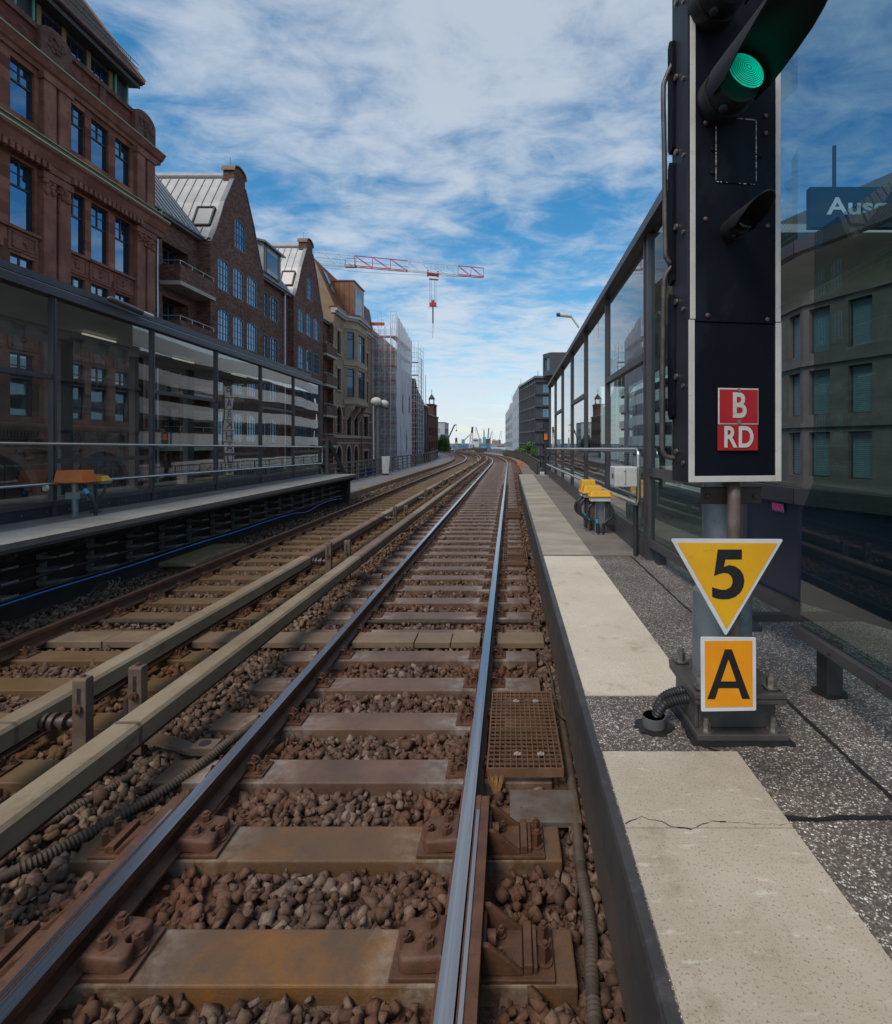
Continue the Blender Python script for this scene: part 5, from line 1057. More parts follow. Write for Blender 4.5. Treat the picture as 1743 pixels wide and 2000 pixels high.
# ================================================================== beyond the platforms
M_fence = mat('fence_steel', (.075, .07, .065), (.11, .10, .092), 5, .6, .2)
def fence(lat, y0, y1, zb, zt, lab, step=1.95, rails=4, bars=False, k=1.0):
    p0 = P(y0, lat, zb); t = thing('railing', lab, 'railing', None, p0); ys = np.arange(y0, y1, step)[:99]
    pr = None
    for y in ys:
        if pr is None: mb = MB(); mb.box(-.03 * k, .03 * k, -.012 * k, .012 * k, 0, zt - zb); pr = mb.build('post', M_fence, t); q = pr
        else: q = pr.copy(); COL.objects.link(q); q.parent = t
        q.location = P(y, lat, zb) - p0; q.rotation_euler = (0, 0, _theta(y))
    mb = MB(); mb.v = []
    for i in range(rails):
        z = zb + .18 + (zt - zb - .18) * i / (rails - 1); w = (.03 if i == rails - 1 else .014) * k
        sweep(mb, [(lat - w, z - w), (lat + w, z - w), (lat + w, z + w), (lat - w, z + w)], y0 - .1, ys[-1] + .1)
    mb.v = [(a - p0.x, b - p0.y, c - p0.z) for a, b, c in mb.v]; mb.build('rails', M_fence, t)
    if bars:
        mb = MB()
        for y in np.arange(y0, min(ys[-1], 120), .14): a = P(y, lat, zb + .18); mb.bar(a, a + Vector((0, 0, zt - zb - .2)), .012, .012)
        mb.v = [(a - p0.x, b - p0.y, c - p0.z) for a, b, c in mb.v]; b = mb.build('bars', M_fence, t); b['kind'] = 'stuff'
fence(-9.0, 20.3, 175, -.3, .86, 'dark steel railing along the left viaduct walkway', rails=5, k=1.6)
fence(1.72, 19.6, 175, -.1, .88, 'dark steel railing curving along the right viaduct walkway', rails=4, bars=True)
mb = MB(); sweep(mb, [(-9.1, -.34), (-9.1, -.22), (-6.75, -.22), (-6.75, -.34)], 19.7, 230); struct(mb.build('left_walkway', mat('walkway_grey', (.14, .14, .14), (.20, .20, .195), 1.5, .8)))
mb = MB(); sweep(mb, [(-6.75, -.34), (-6.75, -.10), (-6.5, -.10), (-6.5, -.34)], 19.7, 230); struct(mb.build('left_ballast_kerb', mat('kerb_brown', (.16, .10, .055), (.22, .15, .09), 2, .8)))
mb = MB(); yy = 19.4
while yy < 226: sweep(mb, [(.93, -.30), (.93, -.085), (1.66, -.085), (1.66, -.30)], yy, yy + 1.46); yy += 1.5
struct(mb.build('right_walkway', mat('walkway_brown', (.165, .12, .09), (.23, .175, .135), 2, .8)))
mb = MB(); sweep(mb, [(.80, -.30), (.80, .02), (.93, .02), (.93, -.30)], 19.4, 228); struct(mb.build('right_ballast_kerb', mat('kerb_orange_brown', (.20, .10, .045), (.27, .15, .08), 2, .8)))
mb = MB(); p = P(46, .87); mb.box(p.x - .22, p.x + .18, 45.8, 46.2, .02, .34); mb.box(p.x - .14, p.x + .1, 45.85, 46.15, -.1, .02); tag(mb.build('orange_box', M_oran, bev=.02), 'small orange box on the kerb of the right walkway', 'box')
# grey cabinets by the railings
def cabinet(loc, rz, w, d, h, lab, lean):
    t = thing('utility_cabinet', lab, 'utility cabinet', 'pale utility cabinets by the railings', loc, rz)
    mb = MB(); mb.prism([(-w / 2, 0), (w / 2, 0), (w / 2 + lean, h), (-w / 2 - lean * .4, h)], 'y', 0, d); mb.build('housing', M_gbx, t, bev=.015, fixn=True)
    mb = MB(); mb.box(w * .28, w * .30, -.004, 0, h * .1, h * .9); mb.build('door_gap', M_dark, t)
    mb = MB(); mb.box(-w / 2 + .02, w / 2 - .02, .03, d - .03, -.12, 0); mb.build('plinth', M_dark, t)
cabinet((-8.35, 36.5, -.10), .3, .42, .35, 1.15, 'pale cabinet leaning by the left railing below the globe lamp', .08)
cabinet((1.60, 25.5, -.0), 0, .30, .3, .58, 'pale cabinet behind the end of the right platform', .05)
# globe lamp in the street on the left
t = thing('street_lamp', 'street lamp with two large dirty white globes beside the left railing', 'street lamp', None, (-9.45, 39, ST))
mb = MB(); mb.cyl((0, 0, 0), (0, 0, 10.6), .17, .16, 14); mb.cyl((0, 0, 0), (0, 0, .8), .26, .2, 14); mb.build('mast', mat('mast_grey', (.075, .085, .08), (.11, .12, .115), 3, .6), t, smooth=40)
mb = MB(); mb.tube([(-.15, 0, 10.6), (.65, .2, 10.5)], .07, 8); mb.build('arm', M_dark, t)
M_globe = mat('dirty_globe', (.62, .60, .54), (.48, .46, .41), 3, .4, c3=(.22, .20, .17), s3=5, f3=.5)
for c, r in (((-.13, -.05, 10.92), (.40, .36, .33)), ((.27, .55, 10.80), (.36, .33, .30))): mb = MB(); mb.ball(c, *r, 20, 12); mb.build('globe', M_globe, t, smooth=80)
mb = MB(); mb.tube(spline([(-.3, -.2, 10.6), (-.27, -.2, 7), (-.33, -.2, 5), (-.22, -.2, 3.2), (-.33, -.2, .2)], 6), .028, 8); mb.build('white_hose', M_wht, t, smooth=60)
# dark mast with orange panel beyond the right platform
t = thing('mast_signal', 'black signal mast with an orange panel beyond the right platform', 'railway signal', None, (1.62, 24.5, -.1))
mb = MB(); mb.box(-.055, .055, -.055, .055, 0, 3.0); mb.build('mast', M_blackp, t)
mb = MB(); mb.box(-.24, .30, -.03, .03, .95, 1.2); mb.box(-.26, -.22, -.03, .03, .9, 2.75); mb.box(-.24, .30, -.03, .03, 1.72, 1.76); mb.box(-.24, .30, -.03, .03, 2.68, 2.72); mb.box(-.06, .22, -.04, .04, 1.95, 2.7); mb.build('frame', M_blackp, t)
mb = MB(); mb.box(-.07, .08, -.10, -.05, 2.18, 2.46); mb.build('orange_panel', M_oran, t, bev=.01)
mb = MB(); p = P(24.0, 1.22); mb.box(1.20, 1.26, 23.95, 24.05, -.1, 1.02); mb.ball((1.23, 24, 1.04), .05); tag(mb.build('short_post', M_blackp), 'short dark post at the end of the right platform', 'post')
# small lamp on the right shelter roof edge
mb = MB(); mb.tube([(1.19, 10.6, 4.42), (.97, 10.55, 4.43)], .04, 10, 0); mb.tube([(.97, 10.55, 4.43), (.915, 10.54, 4.43)], .037, 10, 1); mb.tube([(1.19, 10.6, 4.42), (1.36, 10.65, 4.2)], .02, 8, 0); tag(mb.build('floodlight', [M_gbx, M_fr], smooth=50), 'small floodlight poking out above the right shelter roof', 'floodlight')
# stair and gate at the far end of the left platform
t = thing('stair', 'dark steel stair descending beyond the end of the left platform', 'stair', None, (-7.72, 23, -.2))
mb = MB(); mb.bar((.02, .0, 2.25), (.62, .9, .45), .05, .16); mb.bar((-.75, .0, 2.25), (-.15, .9, .45), .05, .16); mb.build('stringer', M_dark, t)
for i in range(8): u = i / 8; mb = MB(); mb.box(-.74 + .6 * u, .0 + .6 * u, .9 * u, .9 * u + .2, 2.1 - 1.8 * u, 2.13 - 1.8 * u); mb.build('tread', M_dark, t)
mb = MB(); mb.box(-.06, .06, -.1, 0, 0, 2.25); mb.box(-.42, -.34, -.1, 0, 0, 2.25); mb.box(-.8, -.7, -.1, 0, 0, 2.25); mb.box(-.8, .12, -.12, .0, 2.25, 2.33); mb.build('frame', M_dark, t)
# ================================================================== building helpers
class PL:
    def __init__(s, o, u, n): s.o = Vector(o); s.u = Vector(u).normalized(); s.n = Vector(n).normalized()
    def p(s, u, z, d=0.0): q = s.o + s.u * u + s.n * d; return (q.x, q.y, z)
def XW(x): return PL((x, 0, 0), (0, 1, 0), (-1, 0, 0))          # wall seen from the tracks, u = y
def XE(x): return PL((x, 0, 0), (0, 1, 0), (1, 0, 0))           # wall on the right side facing the tracks
def YW(y): return PL((0, y, 0), (1, 0, 0), (0, 1, 0))           # wall facing the camera, u = x
def arcpts(u0, u1, zs, rise, n=8):
    w = (u1 - u0) / 2; c = (u0 + u1) / 2; r = (w * w + rise * rise) / (2 * rise); cz = zs + rise - r; a = math.asin(min(1, w / r)); a = a if rise <= w + 1e-6 else math.pi - a
    return [(c + r * math.sin(t), cz + r * math.cos(t)) for t in np.linspace(-a, a, n + 1)]
def wall(mb, pl, u0, u1, z0, z1, ops, dep=.2, m=0, mr=None):     # ops: (ua, ub, za, zb, rise)
    mr = m if mr is None else mr
    us = sorted(set([u0, u1] + [min(max(o[i], u0), u1) for o in ops for i in (0, 1)])); zs = sorted(set([z0, z1] + [min(max(o[i], z0), z1) for o in ops for i in (2, 3)]))
    for i in range(len(us) - 1):
        for j in range(len(zs) - 1):
            cu, cz = (us[i] + us[i + 1]) / 2, (zs[j] + zs[j + 1]) / 2
            if us[i + 1] - us[i] < 1e-5 or zs[j + 1] - zs[j] < 1e-5: continue
            if any(o[0] < cu < o[1] and o[2] < cz < o[3] for o in ops): continue
            mb.face([pl.p(us[i], zs[j]), pl.p(us[i + 1], zs[j]), pl.p(us[i + 1], zs[j + 1]), pl.p(us[i], zs[j + 1])], m)
    for o in ops:
        ua, ub, za, zb = o[:4]; rise = o[4] if len(o) > 4 else 0
        Q = lambda a, b, c, d: mb.face([pl.p(a, b), pl.p(c, d), pl.p(c, d, dep), pl.p(a, b, dep)], mr)
        zt = zb - rise; Q(ua, za, ub, za); Q(ub, za, ub, zt); Q(ua, zt, ua, za)
        if rise:
            A = arcpts(ua, ub, zt, rise)
            for (a, b), (c, d) in zip(A[:-1], A[1:]): Q(c, d, a, b); mb.face([pl.p(a, b), pl.p(c, d), pl.p(c, zb), pl.p(a, zb)], m)
        else: Q(ub, zb, ua, zb)
def bpart(mb, name, m, root, par=None, **k):
    l = root.location; mb.v = [(a - l.x, b - l.y, c - l.z) for a, b, c in mb.v]; return mb.build(name, m, par or root, **k)
def hbar(mb, pl, u0, u1, z0, z1, d0, d1, m=0):                   # box in wall coordinates (d inward)
    a = [pl.p(u0, z0, d0), pl.p(u1, z0, d0), pl.p(u1, z0, d1), pl.p(u0, z0, d1), pl.p(u0, z1, d0), pl.p(u1, z1, d0), pl.p(u1, z1, d1), pl.p(u0, z1, d1)]; b = len(mb.v); mb.v.extend(a)
    for q in ((0, 3, 2, 1), (4, 5, 6, 7), (0, 1, 5, 4), (1, 2, 6, 5), (2, 3, 7, 6), (3, 0, 4, 7)): mb.f.append(tuple(b + i for i in q)); mb.m.append(m)
def window(root, pl, op, dep=.2, fw=.07, cols=2, rows=3, mun=.03, split=None, fm=None, pm=None, out=0.0, label=None, lower=None):
    ua, ub, za, zb = op[:4]; rise = op[4] if len(op) > 4 else 0; zt = zb - rise; mb = MB(); d0, d1 = dep - .06 - out, dep
    hbar(mb, pl, ua, ub, za, za + fw, d0, d1); hbar(mb, pl, ua, ua + fw, za + fw, zt, d0, d1); hbar(mb, pl, ub - fw, ub, za + fw, zt, d0, d1)
    if rise:
        A = arcpts(ua, ub, zt, rise); B = arcpts(ua + fw, ub - fw, zt - fw * .6, rise * .92)
        for i in range(len(A) - 1): mb.face([pl.p(*A[i], d0), pl.p(*A[i + 1], d0), pl.p(*B[i + 1], d0), pl.p(*B[i], d0)]); mb.face([pl.p(*B[i], d0), pl.p(*B[i + 1], d0), pl.p(*B[i + 1], d1), pl.p(*B[i], d1)])
    else: hbar(mb, pl, ua + fw, ub - fw, zb - fw, zb, d0, d1)
    zlo = za + fw
    if split is not None: hbar(mb, pl, ua + fw, ub - fw, split - fw * .6, split + fw * .6, d0, d1)
    for i in range(1, cols):
        u = ua + (ub - ua) * i / cols; w = mun if (i * 2 != cols) else mun * 1.9
        hbar(mb, pl, u - w / 2, u + w / 2, (split if (split and lower == 0) else zlo), zb - .02 - rise * .3, d0 + .015, d1)
    if split is not None:
        for i in range(1, 2 if lower == 0 else 1): pass
        zs = [split + (zb - split) * i / rows for i in range(1, rows)]
    else: zs = [za + (zb - za) * i / rows for i in range(1, rows)]
    for z in zs: hbar(mb, pl, ua + fw, ub - fw, z - mun / 2, z + mun / 2, d0 + .02, d1)
    f = bpart(mb, 'window', fm, root)
    mb = MB(); A = arcpts(ua + .01, ub - .01, zt, rise) if rise else [(ua + .01, zb - .01), (ub - .01, zb - .01)]
    mb.face([pl.p(ua + .01, za + .01, dep - .012), pl.p(ub - .01, za + .01, dep - .012)] + [pl.p(a, b, dep - .012) for a, b in A[::-1]])
    bpart(mb, 'pane', pm, root, f); return f
M_sand = brick_mat('red_sandstone', ((.205, .076, .050), (.285, .118, .078)), (.17, .07, .05), 1.05, .46, .7, .008, .12)
M_sandp = mat('red_sandstone_plain', (.18, .066, .043), (.29, .122, .080), 1.3, .85, 0, .35, 30, c3=(.115, .045, .034), s3=3.5, f3=.75)
M_sandd = mat('weathered_sandstone', (.085, .040, .030), (.16, .07, .048), 2.2, .9, 0, .4, 25, c3=(.05, .03, .026), s3=4, f3=.7)
M_rbrick = brick_mat('red_brick', ((.17, .042, .028), (.215, .06, .04)), (.12, .06, .05), .24, .075, .5)
M_bbrick = brick_mat('brown_brick', ((.20, .072, .047), (.105, .040, .031)), (.165, .118, .095), .25, .078, .35, .014)
M_green = mat('copper_green', (.30, .44, .27), (.36, .48, .30), 2, .6, c3=(.18, .26, .18), s3=6, f3=.5)
M_greenp = mat('copper_pipe_green', (.08, .33, .24), (.10, .38, .28), 3, .5)
M_tealf = mat('dark_blue_window_frame', (.012, .022, .034), None, rough=.4)
M_bluef = mat('grey_blue_window_frame', (.065, .105, .15), None, rough=.45)
M_pane = pane_mat('window_pane', (.010, .016, .024), .02, 1.6)
M_paneD = pane_mat('dark_window_pane', (.010, .010, .011), .06, .6)
M_zincr = mat('zinc_roof', (.36, .365, .37), (.44, .445, .45), 1.2, .48, .25, .1, 20, c3=(.31, .295, .27), s3=2.2, f3=.6)
M_zincd = mat('zinc_dark', (.14, .15, .165), (.19, .20, .215), 3, .45, .3)
M_tile = brick_mat('dark_roof_tiles', ((.045, .032, .032), (.065, .045, .044)), (.018, .014, .014), .22, .20, .3, .02, .8)
M_gut = mat('gutter_copper', (.11, .055, .05), (.15, .08, .07), 3, .45, .3)
M_pip = mat('downpipe', (.46, .50, .52), None, rough=.35, metal=.6)
M_conc = mat('pale_concrete', (.36, .32, .27), (.42, .38, .325), 2, .8)
LX = -19.0
M_skyl = mat('skylight_glass', (.36, .38, .39), None, rough=.3)
# ================================================================== red sandstone office building
rt = thing('sandstone_building', 'red sandstone office building with steep dark roof at the far left', 'building', None, (LX, 20, ST))
y0b, y1b = 16.2, 29.06
bays = [28.08 - 5.5 * i for i in range(3)]        # pilaster centres
pil = XW(LX)
wins = []
for c in bays:
    for a, b in ((-4.84, -3.80), (-3.44, -2.38), (-1.94, -.88)):
        if c + a > y0b: wins.append((c + a, c + b))
rows = [(14.69, 16.70), (10.30, 12.88), (6.62, 9.20), (2.98, 5.42)]
ops = [(a, b, z0, z1) for a, b in wins for z0, z1 in rows]
arches = [(c - 4.7, c - 1.05, -5.2, 1.55, 1.6) for c in bays if c - 4.7 > y0b]
mb = MB(); wall(mb, pil, y0b, y1b, ST, 17.0, ops + arches, .17); 
mb.face([(LX, y1b, ST), (LX - 12, y1b, ST), (LX - 12, y1b, 17.4), (LX, y1b, 17.4)]); mb.face([(LX, y0b, ST), (LX - 12, y0b, ST), (LX - 12, y0b, 17.4), (LX, y0b, 17.4)][::-1])
mb.box(LX - 12, LX - 1.2, y0b + .1, y1b - .1, ST, 17.2)
wl = bpart(mb, 'wall', M_sand, rt)
for a, b in wins:
    for k, (z0, z1) in enumerate(rows): window(rt, pil, (a, b, z0, z1), .17, .055, 2, 2, .035, split=z0 + (z1 - z0) * .62, fm=M_tealf, pm=M_pane, lower=0)
for o in arches: window(rt, pil, o, .17, .12, 4, 4, .05, fm=M_tealf, pm=M_paneD)
# pilasters with grooves and capitals
for c in bays:
    for lo, hi in ((1.75, 12.95), (14.2, 16.95)):
        mb = MB()
        for s in (-1, 1):
            hbar(mb, pil, c + s * .38 - .30, c + s * .38 + .30, lo, hi, -.22, 0.1)
        hbar(mb, pil, c - .08, c + .08, lo, hi, -.10, .1); hbar(mb, pil, c - .78, c + .78, lo - .12, lo, -.26, .1); hbar(mb, pil, c - .76, c + .76, hi - .30, hi, -.28, .1)
        pz = bpart(mb, 'pilaster', M_sandp, rt, bev=.03)
        if lo < 5:
            rr = random.Random(int(c * 10)); mb = MB()
            for s in (-1, 1):
                for q in range(16): mb.ball(pil.p(c + s * .38 + rr.uniform(-.30, .30), hi - .62 + rr.uniform(-.22, .26), -.23), rr.uniform(.07, .13), rr.uniform(.07, .13), rr.uniform(.06, .12), 7, 5)
            bpart(mb, 'capital', M_sandp, rt, pz, smooth=60)
for a, b in wins:                                 # relief panels between the storeys
    for z0, z1 in ((9.34, 10.12), (5.56, 6.46)):
        mb = MB(); hbar(mb, pil, a - .12, b + .12, z0, z1, -.05, .05); hbar(mb, pil, a + .02, b - .02, z0 + .1, z0 + .14, -.08, 0); hbar(mb, pil, a + .02, b - .02, z1 - .14, z1 - .1, -.08, 0); hbar(mb, pil, a + .02, a + .06, z0 + .1, z1 - .1, -.08, 0); hbar(mb, pil, b - .06, b - .02, z0 + .1, z1 - .1, -.08, 0)
        rr = random.Random(int(a * 7 + z0)); u = (a + b) / 2
        for q in range(7): mb.ball(pil.p(u + rr.uniform(-.12, .12), (z0 + z1) / 2 + rr.uniform(-.12, .12), -.06), rr.uniform(.04, .08), rr.uniform(.04, .08), rr.uniform(.04, .08), 7, 5)
        hbar(mb, pil, a - .2, b + .2, z1 + .02, z1 + .14, -.14, .05)
        bpart(mb, 'relief_panel', M_sandp, rt, smooth=40)
def cornice(z, prof, m, name, y0=y0b, y1=y1b + .3, root=rt, x=LX, par=None):
    mb = MB(); mb.prism([(x + a, z + b) for a, b in prof], 'y', y0, y1); return bpart(mb, name, m, root, par, fixn=True)
cornice(0, [(-.2, 16.95), (.10, 16.95), (.14, 17.1), (.24, 17.16), (.36, 17.36), (.40, 17.40), (.40, 17.44), (-.2, 17.5)], M_sandp, 'cornice')
cornice(0, [(-.2, 17.455), (.43, 17.445), (.43, 17.485), (-.2, 17.56)], M_green, 'cornice_flashing')
cornice(0, [(-.2, 13.0), (.26, 13.0), (.28, 13.25), (.34, 13.3), (.50, 13.62), (.62, 13.72), (.62, 13.80), (-.2, 13.82)], M_sandp, 'cornice')
cornice(0, [(.3, 13.83), (.66, 13.80), (.66, 13.86), (.40, 14.02), (.3, 14.02)], M_green, 'cornice_flashing')
cornice(0, [(-.2, 14.03), (.26, 14.03), (.30, 14.18), (.22, 14.24), (-.2, 14.26)], M_sandp, 'sill_band')
cornice(0, [(.0, 14.262), (.32, 14.245), (.32, 14.275), (.0, 14.30)], M_green, 'sill_flashing')
cornice(0, [(-.2, 2.1), (.2, 2.1), (.3, 2.5), (.34, 2.62), (.34, 2.70), (-.2, 2.76)], M_sandp, 'cornice')
for c in bays:
    mb = MB()
    for i in range(16):
        u = c - 4.9 + i * .28
        if c - 4.9 > y0b: hbar(mb, pil, u, u + .17, 13.0, 13.24, -.42, -.2)
    if mb.v: bpart(mb, 'dentils', M_sandp, rt)
    if c - 4.9 > y0b:
        mb = MB()
        for i in range(26): u = c - 4.72 + i * .143; hbar(mb, pil, u, u + .08, 2.2, 2.42, -.38, -.2)
        bpart(mb, 'dentils', M_sandd, rt)
        # carved frieze above the arch and the arch ring
        rr = random.Random(int(c)); mb = MB()
        for q in range(120):
            u = c - 4.75 + rr.random() * 3.75; z = rr.uniform(1.0, 2.05)
            if ((u - (c - 2.875)) / 2.1) ** 2 + ((z + .05) / 1.9) ** 2 < 1: continue
            mb.ball(pil.p(u, z, .0), rr.uniform(.05, .13), rr.uniform(.08, .2), rr.uniform(.05, .14), 6, 4)
        bpart(mb, 'frieze', M_sandp, rt, smooth=60)
        A = arcpts(c - 4.7, c - 1.05, -.05, 1.6, 16); B = arcpts(c - 5.0, c - .75, -.05, 1.95, 16); mb = MB()
        for i in range(16): mb.face([pil.p(*A[i], -.1), pil.p(*A[i + 1], -.1), pil.p(*B[i + 1], -.1), pil.p(*B[i], -.1)]); mb.face([pil.p(*A[i], -.1), pil.p(*A[i + 1], -.1), pil.p(*A[i + 1], .1), pil.p(*A[i], .1)]); mb.face([pil.p(*B[i], -.1), pil.p(*B[i + 1], -.1), pil.p(*B[i + 1], .1), pil.p(*B[i], .1)])
        bpart(mb, 'arch_ring', M_sandp, rt)
# attic storey, set back
mb = MB(); mb.box(LX - .55, LX - .05, y0b, y1b - .15, 17.5, 18.55); pa = bpart(mb, 'parapet', M_rbrick, rt)
mb = MB(); mb.box(LX - .60, LX + .05, y0b, y1b - .1, 18.551, 18.78)
for c in bays:
    for q in (-2.75,): hbar(mb, pil, c + q - .18, c + q + .18, 17.5, 18.55, .0 - .02, .3)
bpart(mb, 'parapet_cap', M_sandd, rt)
for c in bays:
    pr_ = [(c - .80, 17.5), (c + .80, 17.5), (c + .80, 18.55)] + [(c + .80 * math.cos(a), 18.55 + .50 * math.sin(a)) for a in np.linspace(.15, math.pi - .15, 12)] + [(c - .80, 18.55)]
    mb = MB(); mb.prism(pr_, 'x', LX - .75, LX + .18); ac = bpart(mb, 'rounded_pier', M_sandd, rt, fixn=True, bev=.05)
    rr = random.Random(int(c) + 3); mb = MB()
    for q in range(30):
        a = rr.uniform(0, 6.28); r = rr.uniform(0, .5); mb.ball((LX + .18, c + r * math.cos(a), 18.25 + r * .9 * math.sin(a)), rr.uniform(.05, .1), rr.uniform(.06, .14), rr.uniform(.06, .14), 6, 4)
    bpart(mb, 'carving', M_sandd, rt, ac, smooth=60)
AX = LX - .75; atl = XW(AX); aops = []
for c in bays:
    for a, b in ((-5.25, -4.20), (-3.97, -2.82), (-2.53, -1.40)): aops.append((c + a, c + b, 18.80, 20.12))
aops = [o for o in aops if o[0] > y0b]
mb = MB(); wall(mb, atl, y0b, y1b - 1.0, 17.5, 20.35, aops, .12); mb.face([(AX, y1b - 1.0, 17.5), (LX - 12, y1b - 1.0, 17.5), (LX - 12, y1b - 1.0, 22), (AX, y1b - 1.0, 20.35)])
bpart(mb, 'attic_wall', mat('slate_cladding', (.028, .026, .030), (.045, .042, .046), 4, .7, 0, .3, 30), rt)
for o in aops: window(rt, atl, o, .12, .05, 3, 2, .035, fm=M_tealf, pm=M_pane)
M_ochre = mat('ochre_wood', (.19, .125, .05), (.23, .155, .07), 3, .6)
for c in bays:
    for q in (-5.38, -4.085, -2.675, -1.27):
        if c + q > y0b: mb = MB(); hbar(mb, atl, c + q - .11, c + q + .11, 18.72, 20.3, -.06, .05); bpart(mb, 'ochre_mullion', M_ochre, rt)
for c in bays:
    for q in (-1.05, -.22):
        if c + q > y0b + .2 and c + q < y1b - .9: mb = MB(); mb.cyl(atl.p(c + q, 18.7, -.12), atl.p(c + q, 20.3, -.12), .05, None, 10); bpart(mb, 'green_pipe', M_greenp, rt, smooth=50)
# eave, gutter, tiled roof and snow guard
ye1 = y1b - .95; TS = math.tan(R(53))
mb = MB(); mb.face([(LX - .15, y0b, 20.30), (LX - .15, ye1, 20.30), (LX - .76, ye1, 20.33), (LX - .76, y0b, 20.33)]); mb.box(LX - .2, LX - .14, y0b, ye1, 20.28, 20.52); sf = bpart(mb, 'soffit', mat('soffit_dark', (.05, .042, .045), (.07, .06, .062), 3, .6), rt)
mb = MB(); mb.cyl((LX - .02, y0b, 20.62), (LX - .02, ye1 + .05, 20.62), .11, None, 12); mb.box(LX - .14, LX - .02, y0b, ye1, 20.50, 20.72); bpart(mb, 'gutter', M_gut, rt, smooth=50)
mb = MB(); rx = 6.5
a = [(LX - .02, 20.74), (LX - .02 - rx, 20.74 + rx * TS), (LX - 2 * rx, 20.74), (LX - 2 * rx, 20.5), (LX - .1, 20.5)]
mb.prism(a, 'y', y0b, ye1 + .12); rf = bpart(mb, 'roof', M_tile, rt, fixn=True)
mb = MB(); mb.bar((LX + .0, ye1 + .13, 20.74), (LX - rx, ye1 + .13, 20.74 + rx * TS), .05, .16); bpart(mb, 'verge', M_gut, rt, rf)
mb = MB()
gx, gz = LX - .45, 20.74 + .45 * TS
for z in (.06, .30): mb.cyl((gx + .12, y0b, gz + z), (gx + .12, ye1 + .15, gz + z), .018, None, 6)
for i in range(int((ye1 - y0b) / .13)): y = y0b + i * .13; mb.cyl((gx + .12, y, gz + .06), (gx + .12, y, gz + .30), .010 if i % 8 else .02, None, 5)
bpart(mb, 'snow_guard', M_dark, rt, rf)
